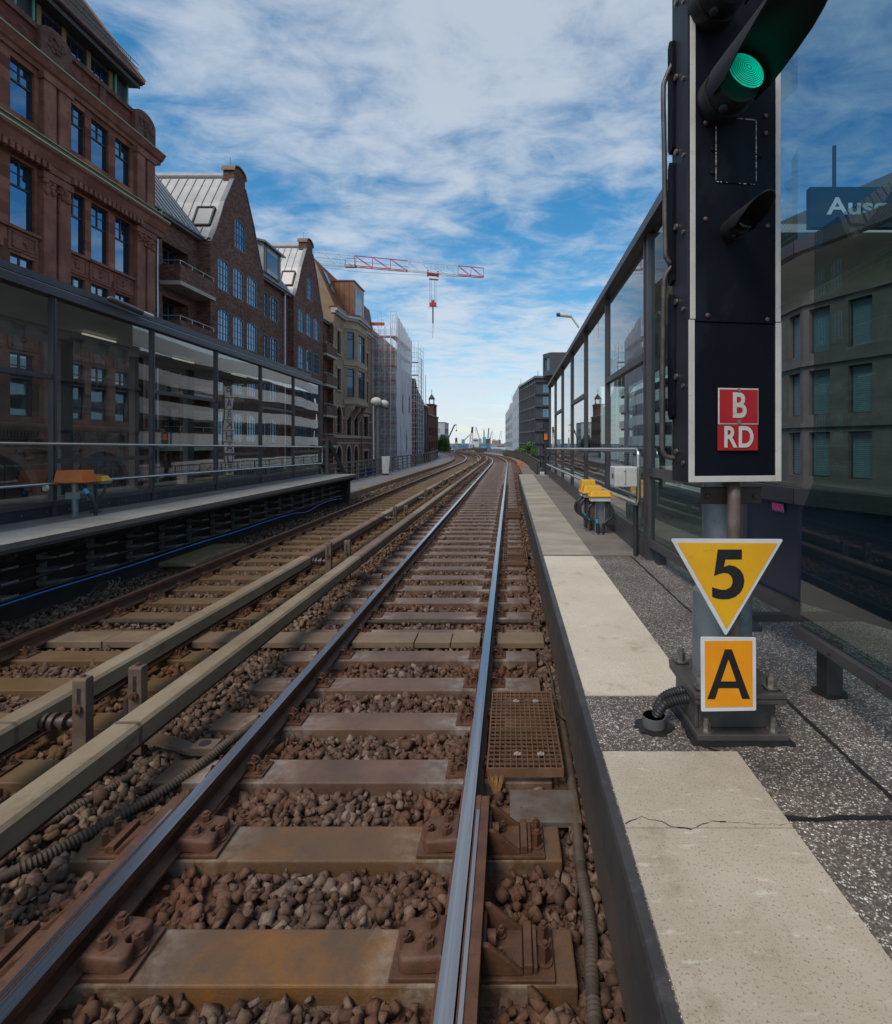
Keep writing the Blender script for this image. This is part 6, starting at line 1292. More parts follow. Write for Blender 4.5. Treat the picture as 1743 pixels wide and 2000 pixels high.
# ================================================================== brown brick house with two gables
gt = thing('gabled_brick_house', 'brown brick house with two tall gables and pale zinc roofs', 'building', None, (LX, 44, ST))
XR = -19.85; XM = -19.5; gz0, gz1 = 29.10, 59.2
zrows = [(12.04, 14.10), (8.70, 10.75), (5.35, 7.40), (2.0, 4.05), (-1.4, .7)]
gpl = XW(LX)
def gable(yc):
    H = 3.72
    prof = [(-H, ST), (H, ST), (H, 14.75), (H - .10, 15.0), (H - .55, 15.7), (H - .95, 16.5), (2.10, 18.0), (.92, 20.0), (.78, 20.15), (.78, 20.75)] + [(.78 * math.cos(t), 20.75 + .42 * math.sin(t)) for t in np.linspace(.5, math.pi - .5, 8)]
    left = [(-a, b) for a, b in prof[2:10]]
    outline = prof + left[::-1]
    ops = [(yc + a, yc + b, z0, z1, .16) for z0, z1 in zrows for a, b in ((-2.88, -1.44), (-.95, .52), (1.02, 2.55))] + [(yc - .72, yc + .72, 15.50, 17.55, .16)]
    mb = MB(); wall(mb, gpl, yc - H, yc + H, ST, 14.75, [o for o in ops if o[3] < 14.75], .16)
    # upper gable: strips following the profile, with the top window cut out
    R_ = [(b, a) for a, b in prof[2:]]
    zs = sorted(set([z for z, a in R_ if z <= 20.76] + [15.50, 17.39, 17.55]))
    def half(z):
        for (z0, a0), (z1, a1) in zip(R_[:-1], R_[1:]):
            if z0 <= z <= z1 and z1 > z0: return a0 + (a1 - a0) * (z - z0) / (z1 - z0)
        return .78
    for z0, z1 in zip(zs[:-1], zs[1:]):
        h0, h1 = half(z0), half(z1)
        if z0 >= 15.49 and z1 <= 17.56:
            w = .72
            for s in (-1, 1): q = [gpl.p(yc + s * w, z0), gpl.p(yc + s * h0, z0), gpl.p(yc + s * h1, z1), gpl.p(yc + s * w, z1)]; mb.face(q if s > 0 else q[::-1])
        else: mb.face([gpl.p(yc - h0, z0), gpl.p(yc + h0, z0), gpl.p(yc + h1, z1), gpl.p(yc - h1, z1)])
    mb.face([gpl.p(yc + a, b) for a, b in [(-.78, 20.75), (.78, 20.75)] + prof[10:]])
    wall(mb, gpl, yc - .72, yc + .72, 15.50, 17.55, [(yc - .72, yc + .72, 15.50, 17.55, .16)], .16)
    # flanks and the thick head block
    mb.face([(LX, yc - H, ST), (LX, yc - H, 15.0), (XR, yc - H, 15.0), (XR, yc - H, ST)]); mb.face([(LX, yc + H, ST), (XR, yc + H, ST), (XR, yc + H, 15.0), (LX, yc + H, 15.0)])
    hb = [(yc - .78, 20.0), (yc + .78, 20.0)] + [(yc + a, b) for a, b in prof[9:]] + [(yc - .78, 20.75)]
    for (a, b), (c, d) in zip(hb, hb[1:] + hb[:1]): mb.face([(LX, a, b), (LX, c, d), (LX - .75, c, d), (LX - .75, a, b)])
    mb.face([(LX - .75, a, b) for a, b in hb])
    bpart(mb, 'gable_wall', M_bbrick, gt)
    mb = MB(); c_ = [(yc + a, b) for a, b in [(.88, 20.74)] + [(.88 * math.cos(t), 20.78 + .47 * math.sin(t)) for t in np.linspace(.45, math.pi - .45, 9)] + [(-.88, 20.74)]]
    for (a, b), (e, d) in zip(c_[:-1], c_[1:]): mb.bar((LX - .36, a, b), (LX - .36, e, d), .98, .07, up=(1, 0, 0)) if False else mb.prism([(a, b), (e, d), (e, d + .07), (a, b + .07)], 'x', LX - .85, LX + .10)
    bpart(mb, 'gable_cap', mat('brick_cap', (.20, .13, .10), (.26, .17, .13), 6, .8), gt, fixn=True)
    for o in ops: window(gt, gpl, o, .05, .075, 4, 4, .032, fm=M_bluef, pm=M_pane, out=.0)
    for o in ops:
        pass
    # coping along the slope
    for s in (-1, 1):
        mb = MB(); pp = [(s * a, b) for a, b in prof[2:9]]
        for (a, b), (c, d) in zip(pp[:-1], pp[1:]): mb.bar((LX - .10, yc + a, b + .02), (LX - .10, yc + c, d + .02), .30, .07, up=(0, s * .8, .6)) 
        bpart(mb, 'gable_coping', M_zincd, gt)
    # curved zinc roof behind the gable
    mb = MB(); rp_ = [(H + .12, 14.85), (H - .05, 15.02), (H - .5, 15.68), (H - .9, 16.45), (2.06, 17.95), (.5, 20.45)]
    xb = LX - 7.5
    for s in (-1, 1):
        for (a, b), (c, d) in zip(rp_[:-1], rp_[1:]):
            q = [(LX - .2, yc + s * a, b), (xb, yc + s * a, b), (xb, yc + s * c, d), (LX - .2, yc + s * c, d)]; mb.face(q if s < 0 else q[::-1])
    mb.box(xb, LX - .76, yc - .62, yc + .62, 20.36, 20.44); mb.prism([(yc - .62, 20.44), (yc + .62, 20.44), (yc, 20.98)], 'x', xb, LX - .74)
    rf = bpart(mb, 'zinc_roof', M_zincr, gt)
    mb = MB()
    for s in (-1, 1):
        for i in range(11):
            x = LX - .85 - i * .6
            for (a, b), (c, d) in zip(rp_[:-1], rp_[1:]): mb.bar((x, yc + s * a, b + .02), (x, yc + s * c, d + .02), .035, .06, up=(0, s * .86, .5))
    mb.box(xb, LX - .76, yc - .66, yc - .62, 20.30, 20.46); mb.box(xb, LX - .76, yc + .62, yc + .66, 20.30, 20.46)
    bpart(mb, 'standing_seams', M_zincd, gt, rf)
    # roof window on the slope towards the camera
    def sl(x, t, up=.0): # t along slope from (H-.5) to ridge
        z = 15.68 + t * (20.45 - 15.68); a = (H - .5) + t * (.5 - (H - .5)); a = half(z) - .02; return Vector((x, yc - a - up * .86, z + up * .5))
    mb = MB(); f_ = [sl(LX - .42, .07, .1), sl(LX - 1.55, .07, .1), sl(LX - 1.55, .37, .1), sl(LX - .42, .37, .1)]
    for a, b in zip(f_, f_[1:] + f_[:1]): mb.bar(a, b, .10, .14, up=(0, -.86, .5))
    sk = bpart(mb, 'skylight', M_dark, gt, rf); mb = MB(); mb.face(f_); bpart(mb, 'skylight_pane', M_skyl, gt, rf)
    return rf
G1, G2 = 38.18, 51.52
gable(G1); gable(G2)
def recess(y0, y1, x, ops, wm=M_bbrick, dep=.2, top=15.0):
    mb = MB(); wall(mb, XW(x), y0, y1, ST, top, ops, dep); return bpart(mb, 'wall', wm, gt)
lrows = [(11.15, 13.55), (8.0, 10.4), (4.85, 7.25), (1.7, 4.1), (-1.45, .95)]
o1 = [(31.0, 33.5, a, b) for a, b in lrows]; recess(gz0, G1 - 3.72, XR, o1, dep=.9)
for o in o1: window(gt, XW(XR), (31.05, 33.45, o[2], o[3]), .85, .09, 4, 3, .05, fm=M_bluef, pm=M_pane)
o2 = [(42.65, 43.6, z0 - .05, z1 - .1, .1) for z0, z1 in zrows] + [(44.1, 45.55, z0 - .05, z1 - .1, .14) for z0, z1 in zrows]; recess(G1 + 3.72, G2 - 3.72, XM, o2)
for o in o2: window(gt, XW(XM), o, .06, .07, 2 if o[1] - o[0] < 1 else 3, 4, .032, fm=M_bluef, pm=M_pane, out=.03)
o3_ = [(56.2, 58.0, a, b) for a, b in lrows]; recess(G2 + 3.72, gz1, XR, o3_, dep=.9)
for o in o3_: window(gt, XW(XR), (56.25, 57.95, o[2], o[3]), .85, .09, 4, 3, .05, fm=M_bluef, pm=M_paneD)
mb = MB(); mb.face([(-19.22, 59.19, ST), (XR - .1, 59.19, ST), (XR - .1, 59.19, 15.2), (-19.22, 59.19, 15.2)]); bpart(mb, 'end_wall', M_bbrick, gt)
def balcony(y0, y1, z):
    xf = XR + 1.2; mb = MB(); mb.box(XR, xf, y0, y1, z, z + .22); b = bpart(mb, 'balcony', M_conc, gt)
    mb = MB(); mb.box(xf - .14, xf - .02, y0 + .02, y1 - .02, z + .22, z + 1.15); mb.box(XR, xf - .14, y0 + .02, y0 + .14, z + .22, z + 1.15); mb.box(XR, xf - .14, y1 - .14, y1 - .02, z + .22, z + 1.15); bpart(mb, 'brick_parapet', M_bbrick, gt, b)
    mb = MB(); r = [(XR, y0 + .08, z + 1.4), (xf - .08, y0 + .08, z + 1.4), (xf - .08, y1 - .08, z + 1.4)]; mb.tube(r, .022, 6)
    for y in np.linspace(y0 + .1, y1 - .1, 4): mb.cyl((xf - .08, y, z + 1.15), (xf - .08, y, z + 1.4), .015, None, 6)
    bpart(mb, 'rail', M_pip, gt, b)
for z in (10.95, 7.8, 4.65, 1.5, -1.65): balcony(30.75, G1 - 3.74, z); balcony(55.35, 58.7, z)
# main roofs between the gables, gutters, dormer, downpipes
mb = MB()
for y0, y1, xe in ((gz0, G1 - 3.4, XR + .35), (G1 + 3.4, G2 - 3.4, XM + .35), (G2 + 3.4, gz1, XR + .35)):
    mb.face([(xe, y0, 14.98), (xe, y1, 14.98), (xe - 4.2, y1, 20.5), (xe - 4.2, y0, 20.5)])
mr_ = bpart(mb, 'main_roof', M_zincr, gt)
mb = MB()
for y0, y1, xe in ((gz0, G1 - 3.4, XR + .35), (G1 + 3.4, G2 - 3.4, XM + .35)):
    y = y0 + .25
    while y < y1: mb.bar((xe, y, 15.0), (xe - 4.2, y, 20.52), .035, .06, up=(.8, 0, .6)); y += .58
bpart(mb, 'standing_seams', M_zincd, gt, mr_)
mb = MB()
for y0, y1, xe in ((gz0 + .05, G1 - 3.75, XR + .42), (G1 + 3.75, G2 - 3.75, XM + .42), (G2 + 3.75, gz1, XR + .42)): mb.cyl((xe, y0, 14.95), (xe, y1, 14.95), .10, None, 10); mb.box(xe - .55, xe - .05, y0, y1, 14.76, 14.86)
bpart(mb, 'gutter', M_zincd, gt, smooth=50)
for x, y, zt in ((XR + .28, 30.15, 14.8), (XM + .20, 46.6, 14.8), (XR + .28, 55.2, 14.8)):
    mb = MB(); mb.tube(spline([(x + .2, y + .1, zt + .1), (x + .1, y + .05, zt - .1), (x, y, zt - .35), (x, y, 8), (x, y, ST)], 5), .06, 10); bpart(mb, 'downpipe', M_pip, gt, smooth=50)
mb = MB(); mb.prism([(XM + .1, 15.6), (XM + .1, 17.75), (XM - 3.2, 18.6), (XM - 3.2, 15.6)], 'y', 42.7, 46.0); dm = bpart(mb, 'dormer', M_zincr, gt, fixn=True)
mb = MB(); mb.prism([(XM + .4, 17.68), (XM + .4, 17.84), (XM - 3.2, 18.76), (XM - 3.2, 18.6)], 'y', 42.4, 46.3); bpart(mb, 'dormer_roof', M_zincd, gt, dm, fixn=True)
mb = MB(); hbar(mb, XW(XM + .1), 43.3, 45.4, 15.95, 17.3, -.012, .0); bpart(mb, 'dormer_window', M_paneD, gt, dm)
mb = MB()
for y in (42.95, 43.25, 45.45, 45.75): hbar(mb, XW(XM + .1), y - .02, y + .02, 15.6, 17.7, -.05, 0)
bpart(mb, 'dormer_seams', M_zincd, gt, dm)
for yc in (G1, G2): mb = MB(); mb.cyl((LX - .4, yc - .5, 21.2), (LX - .4, yc - .5, 21.8), .012, None, 5); bpart(mb, 'lightning_rod', M_dark, gt)
# ================================================================== beige house with copper mansard
M_beige = mat('beige_render', (.27, .185, .115), (.33, .235, .155), 1.4, .85, 0, .1, 30, c3=(.25, .18, .11), s3=5, f3=.4)
M_beiged = mat('beige_trim', (.34, .255, .18), (.40, .31, .225), 2, .85)
M_obrick = brick_mat('orange_brick', ((.27, .105, .062), (.20, .08, .055)), (.22, .14, .10), .25, .08, .4)
M_copper = mat('new_copper', (.23, .105, .058), (.32, .155, .085), .8, .38, .75, .05, 20, c3=(.20, .075, .045), s3=1.3, f3=.7)
M_copperd = mat('copper_brown', (.16, .062, .042), (.22, .09, .06), 1, .42, .6)
bt = thing('beige_house', 'beige house with oriel and copper mansard roof, its lower storeys orange brick', 'building', None, (-19.2, 68, ST))
BX = -19.2; bpl = XW(BX); b0, b1 = 59.2, 76.3; ZBR = 6.0
oA = [(60.2, 61.5, 11.9, 14.5, .65), (60.2, 61.5, 7.9, 10.3), (60.0, 61.9, 3.1, 6.05, .9), (60.0, 61.9, -3.4, 1.6, .9)]
oB = [(63.8, 65.6, 2.9, 5.75, .88), (66.8, 68.6, 2.9, 5.75, .88), (63.8, 65.6, -3.4, 1.6, .9), (66.8, 68.6, -3.4, 1.6, .9)]
oC = [(71.2, 73.4, 11.2, 14.0), (71.2, 73.4, 7.0, 10.2), (71.2, 73.4, 2.7, 5.5), (71.2, 73.4, -2.4, .9)]
mb = MB(); up = [o for o in oA + oC if o[2] > ZBR]; lo = [o for o in oA + oB + oC if o[2] < ZBR]
wall(mb, bpl, b0, b1, ZBR + .1, 16.4, up, .25); mb.face([(BX, b1, ST), (BX - 10, b1, ST), (BX - 10, b1, 16.4), (BX, b1, 16.4)]); mb.face([(BX, b0, 14), (BX + .1, b0, 16.95), (BX - 2.2, b0, 22.18), (BX - 8, b0, 23.15), (BX - 8, b0, 14)]); bpart(mb, 'upper_wall', M_beige, bt)
mb = MB(); wall(mb, bpl, b0, b1, ST, ZBR + .1, lo, .25); bpart(mb, 'lower_wall', M_obrick, bt)
for o in oA + oB + oC: window(bt, bpl, o, .22, .08, 2, 3, .05, fm=mat('dark_window_frame', (.02, .018, .016), None, rough=.5) if False else M_tealf, pm=M_paneD if o[3] < 16 else M_pane)
mb = MB()
for z, h, d in ((ZBR + .05, .22, .08), (2.55, .34, .10), (1.9, .16, .06), (-.9, .2, .05), (4.75, .22, .06)):
    for a, b in ((b0, 60.0), (61.95, 63.7), (65.7, 66.7), (68.7, 71.1), (73.5, b1)) if z in (4.75, -.9) else ((b0, b1),): hbar(mb, bpl, a, b, z, z + h, -d, .05)
bpart(mb, 'bands', M_beiged, bt)
for o in [o for o in oA + oB if len(o) > 4 and o[2] < ZBR]:
    zt = o[3] - o[4]; A = arcpts(o[0], o[1], zt, o[4], 10); B = arcpts(o[0] - .28, o[1] + .28, zt, o[4] + .28, 10); mb = MB()
    for i in range(10): mb.face([bpl.p(*A[i], -.06), bpl.p(*A[i + 1], -.06), bpl.p(*B[i + 1], -.06), bpl.p(*B[i], -.06)]); mb.face([bpl.p(*A[i], -.06), bpl.p(*A[i + 1], -.06), bpl.p(*A[i + 1], .2), bpl.p(*A[i], .2)])
    hbar(mb, bpl, o[0] - .28, o[0], o[2], zt, -.06, .05); hbar(mb, bpl, o[1], o[1] + .28, o[2], zt, -.06, .05); hbar(mb, bpl, (o[0] + o[1]) / 2 - .13, (o[0] + o[1]) / 2 + .13, o[3], o[3] + .5, -.12, .05); bpart(mb, 'arch_surround', M_beiged, bt)
for o in [q for q in oA + oC if len(q) < 5 or q[2] > ZBR]:
    mb = MB(); hbar(mb, bpl, o[0] - .22, o[0], o[2], o[3], -.08, .05); hbar(mb, bpl, o[1], o[1] + .22, o[2], o[3], -.08, .05); hbar(mb, bpl, o[0] - .3, o[1] + .3, o[3], o[3] + .3, -.12, .05); hbar(mb, bpl, o[0] - .3, o[1] + .3, o[2] - .16, o[2], -.16, .05); bpart(mb, 'window_surround', M_beiged, bt)
mb = MB()
for y in (70.0, 75.6): hbar(mb, bpl, y, y + .6, ZBR, 16.3, -.10, .05)
hbar(mb, bpl, b1 - .5, b1, ST, ZBR, -.08, .05); bpart(mb, 'corner_strips', M_beiged, bt)
# oriel
op_ = [(BX, 62.7), (-18.0, 63.9), (-18.0, 68.3), (BX, 69.5)]; mb = MB()
pls = []
for (xa, ya), (xc, yc) in zip(op_[:-1], op_[1:]):
    d = Vector((xc - xa, yc - ya, 0)); L_ = d.length; n = Vector((-d.y, d.x, 0)).normalized(); n = n if n.x < 0 else -n; pls.append((PL((xa, ya, 0), d, n), L_))
oo = []
for i, (pl_, L_) in enumerate(pls):
    ops = []
    for z0, z1 in ((11.75, 14.9), (7.35, 10.6)):
        if i == 1: ops += [(.75, 3.6, z0, z1)]
        else: ops += [(.45, L_ - .35, z0, z1)]
    wall(mb, pl_, 0, L_, 6.5, 16.4, ops, .2); oo += [(pl_, o) for o in ops]
mb.prism([(x, y) for x, y in op_], 'z', 6.3, 6.5); od = bpart(mb, 'oriel', M_beige, bt)
for pl_, o in oo: window(bt, pl_, o, .18, .08, 3 if o[1] - o[0] > 2 else 1, 2, .05, split=o[3] - .8, fm=M_tealf, pm=M_pane if o[1] - o[0] > 2 else M_paneD)
mb = MB()
for pl_, L_ in pls:
    for z, h, d in ((11.0, .5, .10), (15.3, .5, .06), (6.5, .55, .14), (10.75, .12, .05)): hbar(mb, pl_, -.03, L_ + .03, z, z + h, -d, .05)
bpart(mb, 'oriel_bands', M_beiged, bt, od)
mb = MB()
for y in (63.4, 66.0, 68.6):
    mb.prism([(BX, 6.3), (-18.15, 6.3), (-18.2, 5.9), (-18.6, 5.6), (-18.8, 5.0), (BX, 4.4)], 'y', y - .25, y + .25)
    rr = random.Random(int(y))
    for q in range(14): mb.ball((-18.35 + rr.uniform(-.5, .1), y + rr.uniform(-.3, .3), 5.9 + rr.uniform(-.5, .3)), .12, .14, .12, 7, 5)
bpart(mb, 'corbels', M_beiged, bt, od, fixn=False, smooth=40)
# cornice and copper roof
mb = MB(); outl = [(b0 - .1, BX), (62.6, BX), (63.8, -18.0), (68.4, -18.0), (69.6, BX), (b1 + .2, BX)]
def follow(mb, z0, z1, off, back):
    for (ya, xa), (yb, xb) in zip(outl[:-1], outl[1:]): bs = len(mb.v); mb.v.extend([(xa + off, ya, z0), (xb + off, yb, z0), (xb - back, yb, z0), (xa - back, ya, z0), (xa + off, ya, z1), (xb + off, yb, z1), (xb - back, yb, z1), (xa - back, ya, z1)]); [(mb.f.append(tuple(bs + i for i in q)), mb.m.append(0)) for q in ((0, 3, 2, 1), (4, 5, 6, 7), (0, 1, 5, 4), (1, 2, 6, 5), (2, 3, 7, 6), (3, 0, 4, 7))]
follow(mb, 16.2, 16.45, .18, .3); follow(mb, 16.45, 16.75, .42, .3)
for i in range(8): y = 59.7 + i * .45; mb.box(BX, BX + .36, y, y + .2, 16.12, 16.44)
bpart(mb, 'cornice', M_wht if False else mat('cornice_pale', (.40, .375, .34), (.46, .43, .39), 3, .8), bt)
mb = MB(); follow(mb, 16.752, 16.95, .45, .5); bpart(mb, 'copper_gutter', M_copperd, bt)
mb = MB(); mb.face([(BX + .1, b0, 16.95), (BX + .1, 69.6, 16.95), (BX - 2.2, 69.6, 22.2), (BX - 2.2, b0, 22.2)]); mb.face([(BX - 2.2, b0, 22.2), (BX - 2.2, 69.6, 22.2), (BX - 8, 69.6, 23.2), (BX - 8, b0, 23.2)])
mb.prism([(BX + .15, 16.95), (BX - .5, 20.6), (BX - 5, 20.9), (BX - 5, 16.95)], 'y', 69.6, b1); mans = bpart(mb, 'copper_mansard', M_copperd, bt)
mb = MB()
for i in range(18): y = b0 + .2 + i * .58; mb.bar((BX + .12, y, 16.95), (BX - 2.18, y, 22.2), .04, .06, up=(.9, 0, .4))
for i in range(11): y = 69.9 + i * .6; mb.bar((BX + .16, y, 16.95), (BX - .49, y, 20.6), .04, .05, up=(1, 0, .2))
bpart(mb, 'copper_seams', M_copper, bt, mans)
mb = MB(); mb.box(-21.6, -18.35, 63.9, 68.3, 16.95, 21.0); dm = bpart(mb, 'copper_dormer', M_copper, bt)
mb = MB(); mb.box(-21.7, -18.25, 63.8, 68.4, 21.0, 21.16)
for x in (-18.9, -19.5, -20.1, -20.7): mb.box(x - .02, x + .02, 63.86, 63.9, 16.95, 21)
bpart(mb, 'dormer_roof', M_copperd, bt, dm)
mb = MB(); hbar(mb, XW(-18.35), 64.7, 67.5, 17.3, 20.2, -.03, .0); bpart(mb, 'dormer_window', M_paneD, bt, dm)
mb = MB(); mb.box(-18.36, -18.28, 64.4, 64.7, 17.2, 20.3); mb.box(-18.36, -18.28, 67.5, 67.8, 17.2, 20.3); bpart(mb, 'dormer_frame', M_wht, bt, dm)
mb = MB(); q = [(BX - .75, 60.6, 18.9), (BX - .75, 61.8, 18.9), (BX - 1.75, 61.8, 21.2), (BX - 1.75, 60.6, 21.2)]; mb.face([(a + .12, b, c + .05) for a, b, c in q]); bpart(mb, 'roof_light', pane_mat('teal_roof_light', (.02, .16, .18), .05), bt, mans)
mb = MB(); mb.tube([(BX + .14, 69.8, 16.4), (BX + .14, 69.8, ST)], .07, 8); bpart(mb, 'downpipe', M_copperd, bt)
# ================================================================== scaffolded building
sc = thing('scaffolded_building', 'building under renovation behind the white netted scaffold', 'building', None, (-20, 85, ST))
mb = MB(); ops = []
for z in np.arange(-2.2, 15, 3.3):
    for y in np.arange(77.5, 94, 2.6): ops.append((y, y + 1.2, z, z + 2.0))
wall(mb, XW(-18.9), 76.4, 95, ST, 17.6, ops, .3); wall(mb, YW(76.4), -30, -18.9, ST, 17.6, [(a, a + 1.1, z, z + 2.0) for a in (-22, -20.6) for z in np.arange(-2.2, 15, 3.3)], .3)
bpart(mb, 'wall', mat('stripped_wall', (.19, .15, .125), (.26, .21, .175), 1.2, .9), sc)
mb = MB(); mb.box(-30, -19.2, 76.8, 95, 17.6, 17.9); mb.box(-30, -21, 77, 93, 17.9, 19.4); bpart(mb, 'roof', M_conc, sc)
sf = thing('scaffold', 'tall scaffold wrapped in white netting with red toe boards', 'scaffold', None, (-17, 80, ST))
SX0, SX1, SY0_, SY1_ = -19.0, -15.8, 75.4, 86.8
M_tub = mat('scaffold_tube', (.62, .61, .62), None, rough=.45, metal=.1)
M_toe = mat('red_toe_board', (.42, .05, .055), (.50, .09, .09), 2, .6)
def net_mat(name, a):
    m = bpy.data.materials.new(name); m.use_nodes = True; nt = m.node_tree; N = nt.nodes; L = nt.links; N.clear(); out = N.new('ShaderNodeOutputMaterial')
    d = N.new('ShaderNodeBsdfDiffuse'); tl = N.new('ShaderNodeBsdfTranslucent'); t = N.new('ShaderNodeBsdfTransparent'); g = N.new('ShaderNodeNewGeometry')
    mp = N.new('ShaderNodeMapping'); mp.inputs['Scale'].default_value = (1.2, 1.2, .10); L.new(g.outputs['Position'], mp.inputs[0]); n = N.new('ShaderNodeTexNoise'); n.inputs['Scale'].default_value = 1.4; n.inputs['Detail'].default_value = 5; L.new(mp.outputs[0], n.inputs['Vector'])
    cr = N.new('ShaderNodeMixRGB'); cr.inputs[1].default_value = (.76, .70, .74, 1); cr.inputs[2].default_value = (.96, .93, .95, 1); L.new(n.outputs[0], cr.inputs[0]); L.new(cr.outputs[0], d.inputs[0]); L.new(cr.outputs[0], tl.inputs[0])
    m1 = N.new('ShaderNodeMixShader'); m1.inputs[0].default_value = .35; L.new(d.outputs[0], m1.inputs[1]); L.new(tl.outputs[0], m1.inputs[2])
    mr = N.new('ShaderNodeMapRange'); mr.inputs[1].default_value = .3; mr.inputs[2].default_value = .7; mr.inputs[3].default_value = a - .12; mr.inputs[4].default_value = a + .10; L.new(n.outputs[0], mr.inputs[0])
    m2 = N.new('ShaderNodeMixShader'); L.new(mr.outputs[0], m2.inputs[0]); L.new(t.outputs[0], m2.inputs[1]); L.new(m1.outputs[0], m2.inputs[2]); L.new(m2.outputs[0], out.inputs[0]); return m
M_netL = net_mat('scaffold_net_long', .92); M_netS = net_mat('scaffold_net_near', .22)
lev = [ST + .76 + 2 * i for i in range(12)]
mb = MB()
for y in [SY0_] + list(np.arange(SY0_ + 1.4, SY1_ + .1, 2.5)):
    for x in (SX1, SX1 - .75): mb.cyl((x, y, ST), (x, y, 19.6 if x == SX1 else 18.6), .03, None, 6)
for x in np.arange(SX0, SX1, .8): mb.cyl((x, SY0_, ST), (x, SY0_, 18.2), .03, None, 6); mb.cyl((x, SY0_ + .75, ST), (x, SY0_ + .75, 18.2), .03, None, 6)
for z in lev:
    for q in (.5, 1.0): mb.cyl((SX1, SY0_, z + q), (SX1, SY1_, z + q), .022, None, 5); mb.cyl((SX0 - 1, SY0_, z + q), (SX1, SY0_, z + q), .022, None, 5)
    mb.cyl((SX0 + .3, SY0_ + .1, z), (SX1 - .8, SY0_ + .1, z + 2), .02, None, 5)
for i, y in enumerate(np.arange(SY0_, SY1_ + .1, 1.25)):                      # guard frames poking above the top
    zt = 20.3 - .24 * i
    mb.cyl((SX1, y, 18), (SX1, y, zt), .03, None, 6); mb.cyl((SX1 - .75, y, 18), (SX1 - .75, y, zt), .03, None, 6); mb.cyl((SX1 - .75, y, zt), (SX1, y, zt), .03, None, 6)
for x in (-18.4, -17.9): mb.cyl((x, SY0_ + .3, 18), (x, SY0_ + .3, 20.6), .03, None, 6)
mb.cyl((-18.4, SY0_ + .3, 20.5), (-17.9, SY0_ + .3, 20.1), .03, None, 6)
bpart(mb, 'tubes', M_tub, sf)
mb = MB()
for z in lev: mb.box(SX1 - .75, SX1, SY0_, SY1_, z - .04, z); mb.box(SX0 - 1, SX1, SY0_, SY0_ + .75, z - .04, z)
bpart(mb, 'decks', mat('scaffold_deck', (.28, .24, .22), (.34, .30, .27), 2, .8), sf)
mb = MB()
for z in lev: mb.box(SX0 - 1, SX1, SY0_ - .015, SY0_ + .015, z, z + .15); mb.box(SX1 - .015, SX1 + .015, SY0_, SY1_, z, z + .15)
mb.box(-19.6, -17.4, SY0_, SY0_ + .05, 18.3, 18.75); bpart(mb, 'toe_boards', M_toe, sf)
def netmesh(fn, nu, nv, amp, seed):
    rr = random.Random(seed); mb = MB(); ph = [rr.uniform(0, 6) for _ in range(6)]
    for j in range(nv + 1):
        for i in range(nu + 1):
            u, v = i / nu, j / nv; w = amp * (math.sin(u * 37 + ph[0] + math.sin(v * 6 + ph[3])) * .6 + math.sin(u * 83 + ph[1] + v * 2) * .25 + math.sin(v * 40 + ph[2]) * .25); mb.v.append(fn(u, v, w))
    for j in range(nv):
        for i in range(nu): a = j * (nu + 1) + i; mb.f.append((a, a + 1, a + nu + 2, a + nu + 1)); mb.m.append(0)
    return mb
mb = netmesh(lambda u, v, w: (SX1 + .12 + w, SY0_ - .1 + u * (SY1_ - SY0_ + .1), ST + 2.2 + v * (23.6 - 1.6 * u - 1.2 * 0) ), 80, 40, .10, 1); n1 = bpart(mb, 'long_net', M_netL, sf, smooth=80)
mb = MB()
for a, b, c, d in ((79.2, 79.9, 6.4, 9.2), (84.6, 85.3, 6.8, 9.4), (77.6, 78.3, 1.2, 4.4), (82.2, 82.9, 1.0, 4.0)): mb.box(SX1 + .27, SX1 + .29, a, b, c, d)
bpart(mb, 'net_patches', M_wht, sf, n1)
mb = netmesh(lambda u, v, w: (SX0 - .8 + u * (SX1 - SX0 + .9), SY0_ - .12 + w * .5, ST + .5 + v * 23.4), 40, 40, .12, 2); bpart(mb, 'near_net', M_netS, sf, smooth=80)
t = thing('scaffold_stair_tower', 'slim scaffold stair tower at the far end of the netted scaffold', 'scaffold', None, (-15.2, 89, ST)); mb = MB()
for x in (-15.75, -14.65):
    for y in (87.0, 89.5, 92): mb.cyl((x, y, ST), (x, y, 18.2), .04, None, 6)
for i in range(32): z = ST + .75 * i; mb.cyl((-15.75, 87, z), (-14.65, 87, z), .03, None, 5); mb.cyl((-14.65, 87, z), (-14.65, 92, z), .025, None, 5)
bpart(mb, 'tubes', M_tub, t)
mb = MB()
for i in range(11): z = ST + .8 + 2 * i; mb.box(-15.75, -14.65, 86.98, 87.02, z, z + .15)
bpart(mb, 'toe_boards', M_toe, t)
mb = netmesh(lambda u, v, w: (-14.6 + w, 86.9 + u * 5.1, ST + 1 + v * 21), 20, 30, .06, 5); bpart(mb, 'net', M_netS, t, smooth=80)
for q, (x, y, h) in enumerate(((-18.2, 112, 19.5), (-17.6, 113.5, 16.2))):
    mb = MB(); mb.cyl((0, 0, 0), (0, 0, h - ST), .09, .05, 8); o = mb.build('flagpole', M_dark, smooth=40); o.location = (x, y, ST); tag(o, ('taller bare flagpole beyond the scaffold', 'shorter bare flagpole beyond the scaffold')[q], 'pole', 'bare flagpoles')
